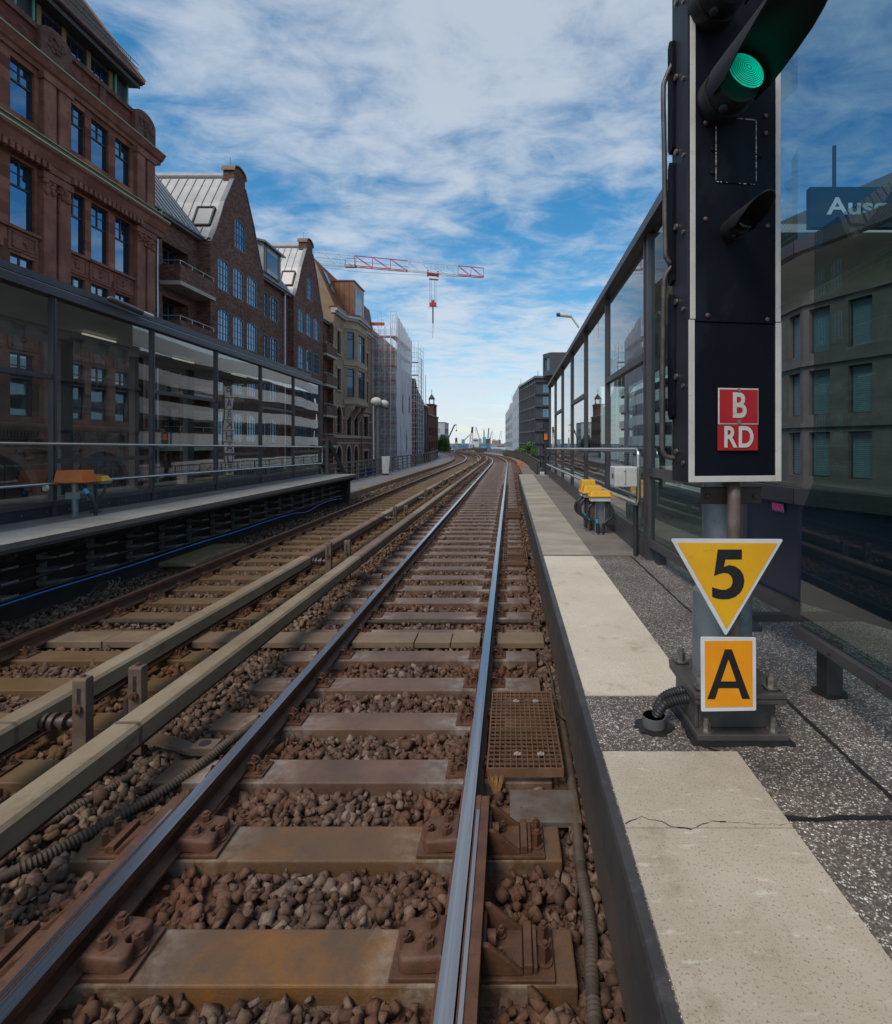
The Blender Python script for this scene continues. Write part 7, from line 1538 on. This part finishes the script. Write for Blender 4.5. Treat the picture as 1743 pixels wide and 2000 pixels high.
# blue site containers stacked in the street
for k in range(2):
    t = thing('site_container', ('lower blue site container in the street', 'upper blue site container stacked in the street beyond the lamp')[k], 'container', 'stacked blue site containers', (-16.2, 64, ST + k * 2.55)); mb = MB(); mb.box(-1.2, .9, 0, 5.5, .02, 2.5); bq = mb.build('body', mat('container_blue', (.012, .035, .16), (.02, .05, .20), 2, .5) if k == 0 else bpy.data.materials['container_blue'], t, bev=.04)
    mb = MB(); [mb.box(-1.2 + .12 * i, -1.14 + .12 * i, -.03, 0, .2, 2.35) for i in range(17)]; mb.build('ribs', bpy.data.materials['container_blue'], t)
# ================================================================== houses farther down the left side
def block(name, lab, x, y0, y1, zt, wm, fm, pm, fl, ww, gap, z0=-3, h=1.9, depth=12, rows_=2, near=True, flank=True, roofm=None, cat='building', fs=3.4, right=False, cols=2):
    t = thing(name, lab, cat, None, (x, (y0 + y1) / 2, ST)); pl = XE(x) if right else XW(x); ops = []
    for z in np.arange(z0, zt - h - .5, fs):
        y = y0 + gap
        while y + ww < y1 - .3: ops.append((y, y + ww, z, z + h)); y += ww + gap
    mb = MB(); wall(mb, pl, y0, y1, ST, zt, ops, .25); xo = x + depth if right else x - depth; fo = []
    pf = YW(y0); a, b = min(x, xo), max(x, xo)
    if near:
        for z in np.arange(z0, zt - h - .5, fs):
            u = a + gap
            while u + ww < b - .3: fo.append((u, u + ww, z, z + h)); u += ww + gap
    wall(mb, pf, a, b, ST, zt, fo, .25); mb.face([(x, y1, ST), (xo, y1, ST), (xo, y1, zt), (x, y1, zt)]); bpart(mb, 'wall', wm, t)
    for o in ops: window(t, pl, o, .22, .08, cols, rows_, .06, fm=fm, pm=pm)
    for o in fo[:60]: window(t, pf, o, .22, .08, cols, rows_, .06, fm=fm, pm=pm)
    mb = MB(); mb.box(min(x, xo) - .15, max(x, xo) + .15, y0 - .15, y1 + .15, zt, zt + .3); bpart(mb, 'roof', roofm or M_zincd, t); return t
M_dbrick = brick_mat('dark_brown_brick', ((.085, .038, .030), (.06, .03, .026)), (.07, .05, .045), .3, .1, .3)
M_rbrick2 = brick_mat('tower_brick', ((.16, .050, .032), (.12, .040, .028)), (.12, .07, .055), .3, .1, .3)
t = block('dark_brick_house', 'dark brick house with a steep roof beyond the scaffold', -19.0, 108, 126.5, 10.2, M_dbrick, M_dark, M_pane, 4, 1.6, 1.5)
mb = MB(); mb.prism([(-18.9, 10.5), (-21.6, 16.4), (-25.5, 16.4), (-31, 10.5)], 'y', 108, 121); mb.prism([(121, 10.5), (121, 16.4), (126.5, 10.6)], 'x', -25.4, -21.0); bpart(mb, 'steep_roof', M_tile, t, fixn=True)
mb = MB(); mb.box(-19, -18.2, 114, 119, -4, 9.0); bpart(mb, 'bay', M_dark, t)
t = block('red_brick_house', 'red brick office with a corner tower far down the left side', -19.0, 126.6, 144, 8.6, M_rbrick2, M_dark, M_pane, 4, 2.0, 1.6)
mb = MB(); mb.box(-20.8, -19.15, 136.5, 142.2, ST, 11.6); tw = bpart(mb, 'tower', M_rbrick2, t)
mb = MB(); mb.box(-21, -19.0, 136.3, 142.4, 11.6, 11.9); bpart(mb, 'tower_cap', M_dark, t, tw)
mb = MB(); c = (-20.0, 139)
for sx in (-.55, .55):
    for sy in (-.55, .55): mb.cyl((c[0] + sx, c[1] + sy, 11.9), (c[0] + sx, c[1] + sy, 13.2), .07, None, 6)
mb.tube([(c[0], c[1], 13.2), (c[0], c[1], 14.6)], .9, 8, rs=[.95, .05]); mb.cyl((c[0], c[1], 14.5), (c[0], c[1], 15.9), .05, None, 6); mb.bar((c[0] - .3, c[1], 15.3), (c[0] + .3, c[1], 15.3), .05, .05); bpart(mb, 'spire', M_dark, t, tw)
block('grey_office_block', 'pale grey glass office block behind the tree on the left', -29.5, 246, 262, 11.3, mat('pale_grey_wall', (.40, .42, .42), (.46, .48, .48), 1, .8), M_zincd, pane_mat('pale_pane', (.16, .20, .21)), 5, 2.2, .8, depth=8, h=2.0, fs=3.2)
# ================================================================== right side buildings
gar = thing('parking_garage', 'rounded parking garage with white bands behind the right shelter', 'building', None, (20, 72, ST))
cx = lambda y: 20.3 + 1.1 * math.cos((y - 62) * .16)
ysg = list(np.arange(45, 106, 1.2))
def band(z0, z1, off, d, m, name, par=None):
    mb = MB(); b = len(mb.v)
    for y in ysg: mb.v.extend([(cx(y) + off, y, z0), (cx(y) + off + d, y, z0), (cx(y) + off + d, y, z1), (cx(y) + off, y, z1)])
    for i in range(len(ysg) - 1):
        for k in range(4): k2 = (k + 1) % 4; mb.f.append((b + i * 4 + k, b + (i + 1) * 4 + k, b + (i + 1) * 4 + k2, b + i * 4 + k2)); mb.m.append(0)
    mb.f.append((b, b + 1, b + 2, b + 3)); e = b + 4 * (len(ysg) - 1); mb.f.append((e + 3, e + 2, e + 1, e)); mb.m += [0, 0]; return bpart(mb, name, m, gar, par)
M_band = mat('garage_band', (.72, .72, .68), (.80, .80, .76), .8, .7, c3=(.45, .44, .41), s3=3, f3=.5, stretch=(1, 1, .25))
for z in np.arange(-4.6, 11.2, 3.1): band(z, z + 1.45, 0, .25, M_band, 'parapet_band')
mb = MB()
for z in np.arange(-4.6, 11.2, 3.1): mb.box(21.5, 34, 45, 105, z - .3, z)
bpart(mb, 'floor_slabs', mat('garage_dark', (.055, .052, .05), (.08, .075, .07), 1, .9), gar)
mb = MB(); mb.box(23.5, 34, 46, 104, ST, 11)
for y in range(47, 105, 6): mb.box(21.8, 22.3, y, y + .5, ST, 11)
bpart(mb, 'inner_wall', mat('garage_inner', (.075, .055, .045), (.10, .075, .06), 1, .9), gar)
t = thing('vertical_sign', 'tall vertical sign with blue letters PARKHAUS on white panels', 'sign', None, (20.4, 66.6, -1.4))
mb = MB(); mb.box(-.12, 1.0, -.12, .12, -1.0, 11.0); mb.build('frame', M_dark, t)
M_sblue = mat('sign_blue', (.01, .05, .30), None, rough=.4)
for i, ch in enumerate('PARKHAUS'):
    z = 9.6 - i * 1.36
    mb = MB(); mb.box(-.55, .55, -.16, -.121, z - .62, z + .62); pn = mb.build('panel', M_wht, t)
    mb = text_mb(ch, 1.35, .02, .004, .85); place(mb, (0, -.165, z), (1, 0, 0), (0, 0, 1)); mb.build('letter', M_sblue, pn)
# grey brown office with soffit, kinked plan
of = thing('grey_brown_office', 'grey brown office with tall windows and blinds behind the right shelter', 'building', None, (17, 32, ST))
M_offp = mat('grey_brown_panels', (.12, .108, .104), (.155, .14, .135), 1.2, .7); M_soffb = mat('beige_soffit', (.20, .165, .12), (.24, .20, .15), 1, .8)
def blind():
    m = bpy.data.materials.new('blind'); m.use_nodes = True; nt = m.node_tree; N = nt.nodes; L = nt.links; p = N['Principled BSDF']; p.inputs['Roughness'].default_value = .35
    g = N.new('ShaderNodeNewGeometry'); w = N.new('ShaderNodeTexWave'); w.bands_direction = 'Z'; w.inputs['Scale'].default_value = 3.2; L.new(g.outputs['Position'], w.inputs['Vector']); x = N.new('ShaderNodeMixRGB'); x.inputs[1].default_value = (.06, .12, .15, 1); x.inputs[2].default_value = (.20, .30, .34, 1); L.new(w.outputs['Fac'], x.inputs[0]); L.new(x.outputs[0], p.inputs['Base Color']); return m
M_blind = blind()
dB = Vector((7.2, -17, 0)); nB = Vector((17, 7.2, 0)).normalized(); fac = [(XE(16.5), 30.5, 44.5), (PL((16.5, 30.5, 0), dB, nB), 0.001, 18.4)]
mb = MB(); al = []
for pl, a, b in fac:
    ops = []; u = a + .35
    while u + 1.25 < b: ops += [(u, u + 1.25, z, z + 2.45) for z in (-3.3, .1, 3.5, 6.9)]; u += 2.25
    wall(mb, pl, a, b, ST, 9.9, ops, .35); al += [(pl, o) for o in ops]
bpart(mb, 'wall', M_offp, of)
for pl, o in al: window(of, pl, o, .32, .06, 1, 1, .04, fm=M_dark, pm=M_blind)
mb = MB(); mb.prism([(14.9, 44.5), (14.9, 30.2), (22.4, 12.6), (34, 13), (34, 44.5)], 'z', 13.4, 14.2); mb.prism([(16.9, 44.5), (16.9, 30.6), (24, 14), (34, 14), (34, 44.5)], 'z', 9.9, 13.4); bpart(mb, 'canopy', M_soffb, of, fixn=True)
mb = MB()
for z in (9.75, 6.35, 2.95, -.45):
    for pl, a, b in fac: hbar(mb, pl, a, b, z - .12, z + .1, -.14, .05)
bpart(mb, 'string_courses', M_offp, of)
# dark office with projecting frames
M_dko = mat('charcoal_panels', (.050, .053, .060), (.065, .068, .076), 1, .55)
M_dkl = mat('charcoal_edges', (.20, .21, .23), None, rough=.5)
M_pgr0 = pane_mat('charcoal_pane', (.012, .014, .016), .08, .7)
dk = thing('charcoal_office', 'charcoal office block with deep window frames on the right', 'building', None, (9, 165, ST))
d = Vector((3.3 - 7.5, 183 - 155, 0)); L_ = d.length; pn = Vector((d.y, -d.x, 0)).normalized(); pl = PL((7.5, 155, 0), d, pn)
ops = [(u, u + 2.1, z, z + 2.5) for u in np.arange(.8, L_ - 2, 2.75) for z in np.arange(-4.6, 18, 3.5)]
mb = MB(); wall(mb, pl, 0, L_, ST, 20.6, ops, .12); pf = YW(155); of2 = [(u, u + 3.6, z, z + 2.5) for u in (9.4, 14.5, 19.5) for z in np.arange(-4.6, 18, 3.5)]; wall(mb, pf, 7.5, 26, ST, 20.6, of2, .7); bpart(mb, 'wall', M_dko, dk)
for o in ops: window(dk, pl, o, .12, .07, 1, 1, .05, fm=M_dko, pm=M_pgr0)
M_pgr = pane_mat('greenish_pane', (.05, .075, .07))
for o in of2: window(dk, pf, o, .6, .09, 4, 1, .07, fm=M_dko, pm=M_pgr)
mb = MB()
for z in np.arange(-5.1, 20, 3.5): hbar(mb, pl, 0, L_, z, z + .22, -.16, .02); hbar(mb, pf, 7.3, 26, z, z + .22, -.6, .02)
for u in np.arange(.4, L_, 2.75): hbar(mb, pl, u, u + .45, ST, 20.6, -.22, .02)
bpart(mb, 'fins', M_dko, dk)
mb = MB()
for z in np.arange(-5.1, 20, 3.5): hbar(mb, pl, 0, L_, z - .06, z, -.26, -.1)
bpart(mb, 'fin_edges', M_dkl, dk)
mb = MB(); hbar(mb, pl, -.3, L_ + .3, 20.6, 21.2, -.5, 6); mb.box(7.2, 26, 154.5, 170, 20.61, 21.19); bpart(mb, 'roof', M_zincd, dk)
mb = MB(); mb.cyl(pl.p(7, 21.2, 2), pl.p(7, 23.4, 2), .06); mb.bar(pl.p(6, 23.4, 2), pl.p(8, 23.4, 2), .06, .06); mb.bar(pl.p(6, 22.4, 2), pl.p(8, 22.4, 2), .06, .06); bpart(mb, 'roof_rail', M_dark, dk)
t = thing('rooftop_box', 'dark cubic rooftop room with one big window above the charcoal office', 'building', None, (12, 150, 20.6)); mb = MB()
pb = PL((9.4, 154, 0), (1.9, -3.5, 0), (3.5, 1.9, 0)); wall(mb, pb, 0, 4.0, 20.9, 27.2, [(.5, 3.5, 22.3, 26.0)], .5); mb.face([(11.3, 150.5, 20.9), (18, 150.5, 20.9), (18, 150.5, 27.2), (11.3, 150.5, 27.2)]); mb.face([(9.4, 154, 27.2), (11.3, 150.5, 27.2), (18, 150.5, 27.2), (18, 158, 27.2)]); mb.face([(9.4, 154, 20.9), (11.3, 150.5, 20.9), (18, 150.5, 20.9), (18, 158, 20.9)]); bpart(mb, 'body', M_dko, t)
window(t, pb, (.5, 3.5, 22.3, 26.0), .5, .12, 3, 2, .08, fm=M_dkl, pm=M_pgr)
# light grey block behind
lg = thing('light_grey_block', 'light grey block with narrow windows at the end of the right side', 'building', None, (0, 250, ST))
d = Vector((-2.6 - 3.3, 326 - 184, 0)); L_ = d.length; pn = Vector((d.y, -d.x, 0)).normalized(); pl = PL((3.3, 184, 0), d, pn)
ops = [(u, u + 5.2, z, z + 2.6) for u in np.arange(54, L_ - 6, 9.0) for z in np.arange(-4, 16, 4.2)] + [(u, u + 2.0, z, z + 1.6) for u in (6, 22, 38) for z in np.arange(-2, 20, 4.2)]
mb = MB(); wall(mb, pl, 0, 50, ST, 22.0, [o for o in ops if o[1] < 50], .03); wall(mb, pl, 50, L_, ST, 19.5, [o for o in ops if o[0] > 50], .03); mb.box(3.4, 12, 184, 185, ST, 22); bpart(mb, 'wall', mat('light_grey_render', (.42, .44, .46), (.48, .50, .52), .6, .8), lg)
for o in ops: window(lg, pl, o, .03, .15, 2, 1, .15, fm=M_zincd, pm=pane_mat('cool_pane', (.03, .06, .06)) if 'cool_pane' not in bpy.data.materials else bpy.data.materials['cool_pane'])
mb = MB(); 
for u, h in ((20, 3), (26, 5), (32, 3.5), (60, 4), (100, 6)): mb.cyl(pl.p(u, 19, 2), pl.p(u, 22 + h, 2), .12, None, 6)
hbar(mb, pl, 90, 110, 19.5, 22.5, 1, 4); bpart(mb, 'roof_masts', M_wht, lg)
# ================================================================== tower crane
tc = thing('tower_crane', 'red and white tower crane jib above the rooftops with hanging hook', 'tower crane', None, W(430, 474, 116) * 1.0)
tc.location = (W(430, 600, 116).x, 116, ST)
TL = tc.location
def tpart(mb, name, m, par=None, **k): mb.v = [(a - TL.x, b - TL.y, c - TL.z) for a, b, c in mb.v]; return mb.build(name, m, par or tc, **k)
M_cr = mat('crane_red', (.50, .02, .03), (.42, .02, .028), 2, .45); M_cw = mat('crane_white', (.72, .72, .70), (.62, .62, .60), 2, .5)
A = W(430, 471.2, 116); A.z = 44.8; B = W(944, 523, 131.5); B.z = 44.4
jd = (B - A); Lj = jd.length; ju = jd.normalized(); jn = Vector((ju.y, -ju.x, 0)).normalized()
def J(s, side, zz): return A + ju * (s * Lj) + jn * side + Vector((0, 0, zz))
fs = lambda px: None
def sfrac(px):                                    # share of the jib at a photo column
    k = (px - PX) / F; return (k * A.y - A.x) / (ju.x * Lj - k * ju.y * Lj)
for name, p0, p1, m, n in (('white_section', 430, 693, M_cw, 8), ('red_section', 693, 797, M_cr, 3), ('white_section', 797, 895, M_cw, 4), ('red_section', 895, 945, M_cr, 2)):
    s0, s1 = sfrac(p0), sfrac(p1); mb = MB(); hd = 2.7 - .5 * (s0 + s1) / 2
    mb.bar(J(s0, 0, 0), J(s1, 0, 0), .16, .16)
    for sd in (-.55, .55): mb.bar(J(s0, sd, -hd), J(s1, sd, -hd), .15, .15)
    for i in range(n):
        a, b = s0 + (s1 - s0) * i / n, s0 + (s1 - s0) * (i + 1) / n
        mb.bar(J(a, 0, 0), J(a, .0, -hd), .12, .12)
        for sd in (-.55, .55): mb.bar(J(a, 0, 0), J(b, sd, -hd), .10, .10)
        mb.bar(J(a, -.55, -hd), J(b, .55, -hd), .06, .06)
    mb.bar(J(s1, 0, 0), J(s1, 0, -hd), .1, .1)
    tpart(mb, name, m)
mb = MB(); z0 = A.z - 4
for sx in (-.8, .8):
    for sy in (-.8, .8): mb.bar((A.x + sx, A.y + sy, ST), (A.x + sx, A.y + sy, A.z + 1), .16, .16)
z = ST
while z < A.z - 2:
    for sx in (-.8, .8): mb.bar((A.x + sx, A.y - .8, z), (A.x + sx, A.y + .8, z + 1.6), .08, .08)
    for sy in (-.8, .8): mb.bar((A.x - .8, A.y + sy, z), (A.x + .8, A.y + sy, z + 1.6), .08, .08)
    z += 1.6
tpart(mb, 'mast', M_cw)
s = sfrac(846); hd = 2.3; mb = MB(); c = J(s, 0, -hd)
for q in (-1.2, 1.2): mb.bar(c + ju * q + Vector((0, 0, .5)), c + ju * q + Vector((0, 0, -.9)), .3, .5)
mb.bar(c - ju * 1.2 + Vector((0, 0, -.4)), c + ju * 1.2 + Vector((0, 0, -.4)), .5, .6); trl = tpart(mb, 'trolley', M_cr)
mb = MB(); mb.bar(c - ju * .9 + Vector((0, 0, -1.5)), c + ju * 1.3 + Vector((0, 0, -1.5)), .5, .25); tpart(mb, 'trolley_platform', M_zincd, trl)
hk = W(846, 594, c.y); mb = MB()
for q in (-.75, -.4, .4, .75): mb.cyl(c + ju * q + Vector((0, 0, -1.2)), (hk.x + q * .95, hk.y, hk.z + .6), .03, None, 5)
tpart(mb, 'hoist_ropes', M_dark)
mb = MB(); mb.box(hk.x - .8, hk.x + .8, hk.y - .3, hk.y + .3, hk.z - .5, hk.z + .35); mb.box(hk.x - .35, hk.x + .35, hk.y - .3, hk.y + .3, hk.z + .35, hk.z + .9); mb.bar((hk.x - 1.2, hk.y, hk.z - .7), (hk.x + 1.2, hk.y, hk.z - .6), .08, .08); hb = tpart(mb, 'hook_block', M_cr)
mb = MB(); e = W(845, 660, c.y); md = W(846, 632, c.y); mb.cyl((hk.x, hk.y, hk.z - .5), md, .16, None, 8, 0); mb.cyl(md, e, .14, .10, 8, 1); tpart(mb, 'sling', [M_dark, M_cw], hb)
s = sfrac(685); mb = MB(); c2 = J(s, -.6, -2.4); mb.box(c2.x - 1.3, c2.x + 1.3, c2.y - .6, c2.y + .6, c2.z - .1, c2.z + .3)
for q in (-1.2, 1.2): mb.bar((c2.x + q, c2.y, c2.z), (c2.x + q, c2.y, c2.z + 1.9), .08, .08)
mb.bar((c2.x - 1.2, c2.y, c2.z + 1.9), (c2.x + 1.2, c2.y, c2.z + 1.9), .08, .08); tpart(mb, 'service_cage', M_dark)
mb = MB()
for sd in (.2, -.2): mb.bar(J(.02, sd, -.9), J(sfrac(797), sd, -1.4), .03, .03)
mb.tube([J(sfrac(500), 0, -2.7), J(sfrac(700), 0, -3.6), J(sfrac(800), 0, -3.2), J(sfrac(940), 0, -2.3)], .03, 5); tpart(mb, 'jib_cables', M_dark)
# ================================================================== trees and shrubs
M_leaf = mat('leaves', (.045, .11, .020), (.095, .19, .034), 1.2, .6, c3=(.13, .23, .05), s3=5, f3=.5)
M_bark = mat('bark', (.06, .045, .035), (.09, .07, .055), 6, .9)
def tree(name, lab, base, ch, rad, n, leaf, seed, cat='tree', trunk=True, group=None):
    rr = random.Random(seed); t = thing(name, lab, cat, group, base); cz = ch
    mb = MB(); tips = []
    for i in range(9):
        a = rr.uniform(0, 6.28); e = rr.uniform(.1, 1.2); r = rr.uniform(.45, .85); tips.append(Vector((rad[0] * r * math.cos(a) * math.cos(e), rad[1] * r * math.sin(a) * math.cos(e), cz + rad[2] * r * (math.sin(e) - .35))))
    b0 = Vector((0, 0, 0)); f = Vector((0, 0, max(.3, cz - rad[2] * .8))); mb.tube([b0, f], .2, 8, rs=[.045 * rad[2] + .05, .035 * rad[2] + .03])
    for q in tips: mb.tube(spline([f, f.lerp(q, .5) + Vector((0, 0, .1 * rad[2])), q], 4), .05, 6, rs=None)
    mb.build('trunk' if trunk else 'stems', M_bark, t, smooth=50)
    mb = MB(); cl = [(q, rr.uniform(.28, .5)) for q in tips] + [(Vector((rr.gauss(0, .45) * rad[0], rr.gauss(0, .45) * rad[1], cz + rr.gauss(0, .42) * rad[2])), rr.uniform(.22, .42)) for _ in range(16)]
    for i in range(n):
        c, r = rr.choice(cl); d = Vector((rr.gauss(0, 1), rr.gauss(0, 1), rr.gauss(0, 1))).normalized() * (rr.random() ** .4) * r
        p = c + Vector((d.x * rad[0], d.y * rad[1], d.z * rad[2])); u = Vector((rr.gauss(0, 1), rr.gauss(0, 1), rr.gauss(0, .6))).normalized(); v = u.cross(Vector((rr.gauss(0, 1), rr.gauss(0, 1), rr.gauss(0, 1)))).normalized(); s = leaf * rr.uniform(.6, 1.4)
        mb.face([p - u * s, p + v * s * .45, p + u * s, p - v * s * .45])
    mb.build('crown' if trunk else 'foliage', M_leaf, t); return t
tree('broadleaf_tree', 'round green tree in front of the red brick office on the left', (-18.2, 148, ST), 7.0, (3.1, 3.1, 3.3), 5200, .26, 1)
tree('broadleaf_tree', 'green tree below the charcoal office beside the right railing', (3.6, 128, ST), 5.6, (3.0, 3.0, 2.6), 4200, .24, 2)
tree('shrub', 'low green shrub far along the right railing', (-.6, 150, ST), 4.6, (1.6, 2.4, 1.6), 1800, .2, 3, 'shrub', False)
tree('shrub', 'leafy shrub growing behind the right railing near the pale cabinet', (2.35, 29, ST), 5.2, (.55, 3.2, 1.1), 2600, .09, 4, 'shrub', False)
tree('shrub', 'leafy shrub trailing along the curve of the right railing', (2.6, 48, ST), 5.3, (.6, 8, 1.0), 3200, .13, 5, 'shrub', False)
# ================================================================== street, water, harbour
g = MB(); g.face([(-4000, -300, ST - .02), (4000, -300, ST - .02), (4000, 7000, ST - .02), (-4000, 7000, ST - .02)]); struct(g.build('ground', mat('ground_grey', (.10, .10, .10), (.14, .14, .135), .05, .9)))
g = MB(); g.face([(-19, -60, ST), (-9.2, -60, ST), (-9.2, 230, ST), (-19, 230, ST)]); struct(g.build('street', mat('asphalt', (.045, .045, .048), (.06, .06, .062), .6, .85)))
g = MB(); g.face([(-900, 270, ST + .02), (900, 270, ST + .02), (900, 880, ST + .02), (-900, 880, ST + .02)]); struct(g.build('water', mat('harbour_water', (.10, .12, .13), None, rough=.25, bump=.3, bscale=.4)))
hz = .0
M_teal = mat('harbour_teal', (.10, .30, .34), (.14, .36, .40), .1, .6); M_tealg = mat('harbour_grey_green', (.22, .30, .31), None, rough=.7); M_hdk = mat('harbour_dark', (.05, .07, .075), None, rough=.7); M_hwh = mat('harbour_white', (.55, .56, .55), None, rough=.7); M_hbr = mat('harbour_brown', (.30, .22, .18), None, rough=.8); M_hrd = mat('harbour_red', (.35, .09, .10), None, rough=.7)
def harbour_crane(lab, px, ytop, pxtip, yb, d, m, w=2.2, portal=True):
    b = W(px, 866, d); b.z = ST; tp = W(pxtip, ytop, d); pv = W(px, yb, d); t = thing('harbour_crane', lab, 'harbour crane', 'cranes in the harbour', b)
    mb = MB(); p = pv - b; q = tp - b
    for s in (-.4, .4):
        o = Vector((s * w, 0, 0)); mb.bar(p + o, q + o * .3, w * .25, w * .25)
    for i in range(9): u, v = i / 9, (i + 1) / 9; s = 1 if i % 2 else -1; mb.bar(p.lerp(q, u) + Vector((s * w * .4 * (1 - .7 * u), 0, 0)), p.lerp(q, v) + Vector((-s * w * .4 * (1 - .7 * v), 0, 0)), w * .15, w * .15)
    mb.build('boom', m, t)
    mb = MB(); h = p.z; mb.box(-w * .9, w * .9, -w, w, h * .55, h + w * 1.2); 
    for sx in (-1.3, 1.3): mb.bar((sx * w, 0, 0), (sx * w * .6, 0, h * .6), w * .35, w * .35)
    mb.build('cab_and_legs', m, t)
    mb = MB(); mb.cyl(q, (q.x, q.y, q.z * .55), .18, None, 4); mb.build('rope', M_hdk, t)
harbour_crane('short teal harbour crane leaning right, leftmost of the harbour cranes', 905, 849, 918, 862, 700, M_teal)
harbour_crane('tall slim harbour crane leaning left in the middle of the harbour', 938, 833.5, 929.5, 860, 720, M_tealg, 2.0)
harbour_crane('upright teal harbour crane with a big cab', 946.5, 839, 945.5, 858, 690, M_teal, 2.4)
harbour_crane('dark upright harbour crane mast right of the teal one', 953.5, 836, 955, 862, 640, M_hdk, 2.4)
harbour_crane('teal harbour crane boom leaning right behind the dark mast', 957, 841, 962, 858, 760, M_tealg, 1.6)
harbour_crane('faint slim crane leaning right, farthest to the right in the harbour', 974, 841, 979.5, 862, 900, M_tealg, 1.2)
def simple(name, lab, cat, boxes, m_list, grp=None):
    x0 = boxes[0]; b = W((x0[0] + x0[1]) / 2, 866, x0[4]); t = thing(name, lab, cat, grp, (b.x, b.y, ST)); parts = ['body', 'superstructure', 'deckhouse', 'upper_part', 'detail', 'detail', 'detail']
    for k, (a, c, yt, yb, d, dep, mi) in enumerate(boxes):
        p, q = W(a, yt, d), W(c, yb, d); mb = MB(); mb.box(p.x - b.x, q.x - b.x, d - b.y, d - b.y + dep, max(q.z, ST) - ST, p.z - ST); mb.build(parts[k], m_list[mi], t)
    return t
HM = [M_teal, M_hwh, M_hbr, M_hrd, M_hdk, M_tealg, mat('harbour_blue', (.08, .14, .25), None, rough=.7)]
simple('ship', 'white ship superstructure in the harbour left of the dark crane', 'ship', [(921, 936, 862, 876, 650, 14, 1), (923, 934, 857.5, 862, 650, 10, 1), (925, 932, 855.5, 857.5, 650, 6, 1), (924.5, 933, 858.6, 860, 649, 1, 4)], HM)
simple('ship', 'grey blue ship with teal deck load below the cranes', 'ship', [(936, 960, 868, 876, 600, 16, 6), (939, 951, 871, 875, 599, 1, 0), (940, 948, 864.5, 868, 602, 8, 0), (952, 958, 866, 868, 602, 8, 3)], HM)
simple('warehouse', 'yellowish warehouse blocks on the far quay', 'building', [(961, 973, 860, 871, 900, 30, 2), (963, 968, 857.5, 860, 905, 12, 1), (973, 978, 859, 871, 900, 30, 3)], HM)
simple('warehouse', 'long low grey sheds with red stripe at the right of the harbour', 'building', [(958, 990, 868.5, 876, 560, 20, 5), (971, 986, 870.2, 871.6, 559, .6, 3), (960, 990, 873.4, 876, 556, 3, 1)], HM)
simple('warehouse', 'long dark sheds at the left of the harbour', 'building', [(884, 924, 868.5, 877, 520, 20, 6), (889, 898, 866.5, 868.5, 522, 10, 4), (903, 912, 866, 868.5, 522, 10, 2), (913, 921, 867, 868.5, 522, 10, 5)], HM)
simple('warehouse', 'distant low skyline of the far quay', 'building', [(860, 1010, 866.3, 870, 1300, 30, 5), (985, 996, 865, 868, 1280, 20, 5)], HM)
for k, (px, yt, pb, lab, m) in enumerate(((923.3, 833.5, 917, 'leaning white lattice pylon with dark tip standing by the viaduct curve', 1), (891.5, 855, 892.5, 'white pylon left of the leaning one, by the viaduct curve', 1))):
    b = W(pb, 878, 262); tp = W(px, yt, 262); b.z = ST; t = thing('pylon', lab, 'pylon', 'bridge pylons', b); q = tp - b
    mb = MB(); w = 1.0
    for s in (-1, 1): mb.bar(Vector((s * w, 0, 0)), q + Vector((s * .2, 0, 0)), .5, .5)
    for i in range(10): u, v = i / 10, (i + 1) / 10; s = 1 if i % 2 else -1; mb.bar(Vector((s * w * (1 - .8 * u), 0, 0)) + q * u, Vector((-s * w * (1 - .8 * v), 0, 0)) + q * v, .28, .28)
    mb.build('lattice', M_hwh, t); mb = MB(); mb.bar(q * .82, q, .9, .9); mb.build('tip', M_hdk, t)
b = W(876, 866, 235); b.z = ST; t = thing('mobile_crane', 'dark green mobile crane boom rising behind the left tree', 'mobile crane', None, b); tp = W(888.5, 829.5, 235) - b; bs = W(876, 856, 235) - b
mb = MB(); mb.bar(bs, tp, .55, .55); mb.bar(tp, tp + Vector((.9, 0, -.1)), .4, .4); mb.bar((0, 0, .5), bs, .8, .8); mb.build('boom', mat('crane_green', (.02, .06, .05), None, rough=.5), t)
mb = MB(); mb.cyl(tp + Vector((.7, 0, 0)), tp + Vector((.7, 0, -2.2)), .06); mb.box(tp.x + .45, tp.x + .95, tp.y - .2, tp.y + .2, tp.z - 2.9, tp.z - 2.2); mb.build('hook', M_hdk, t)
mb = MB(); mb.box(-1.2, 1.2, -3, 3, 0, 2.2); mb.build('carrier', M_hdk, t, bev=.2)
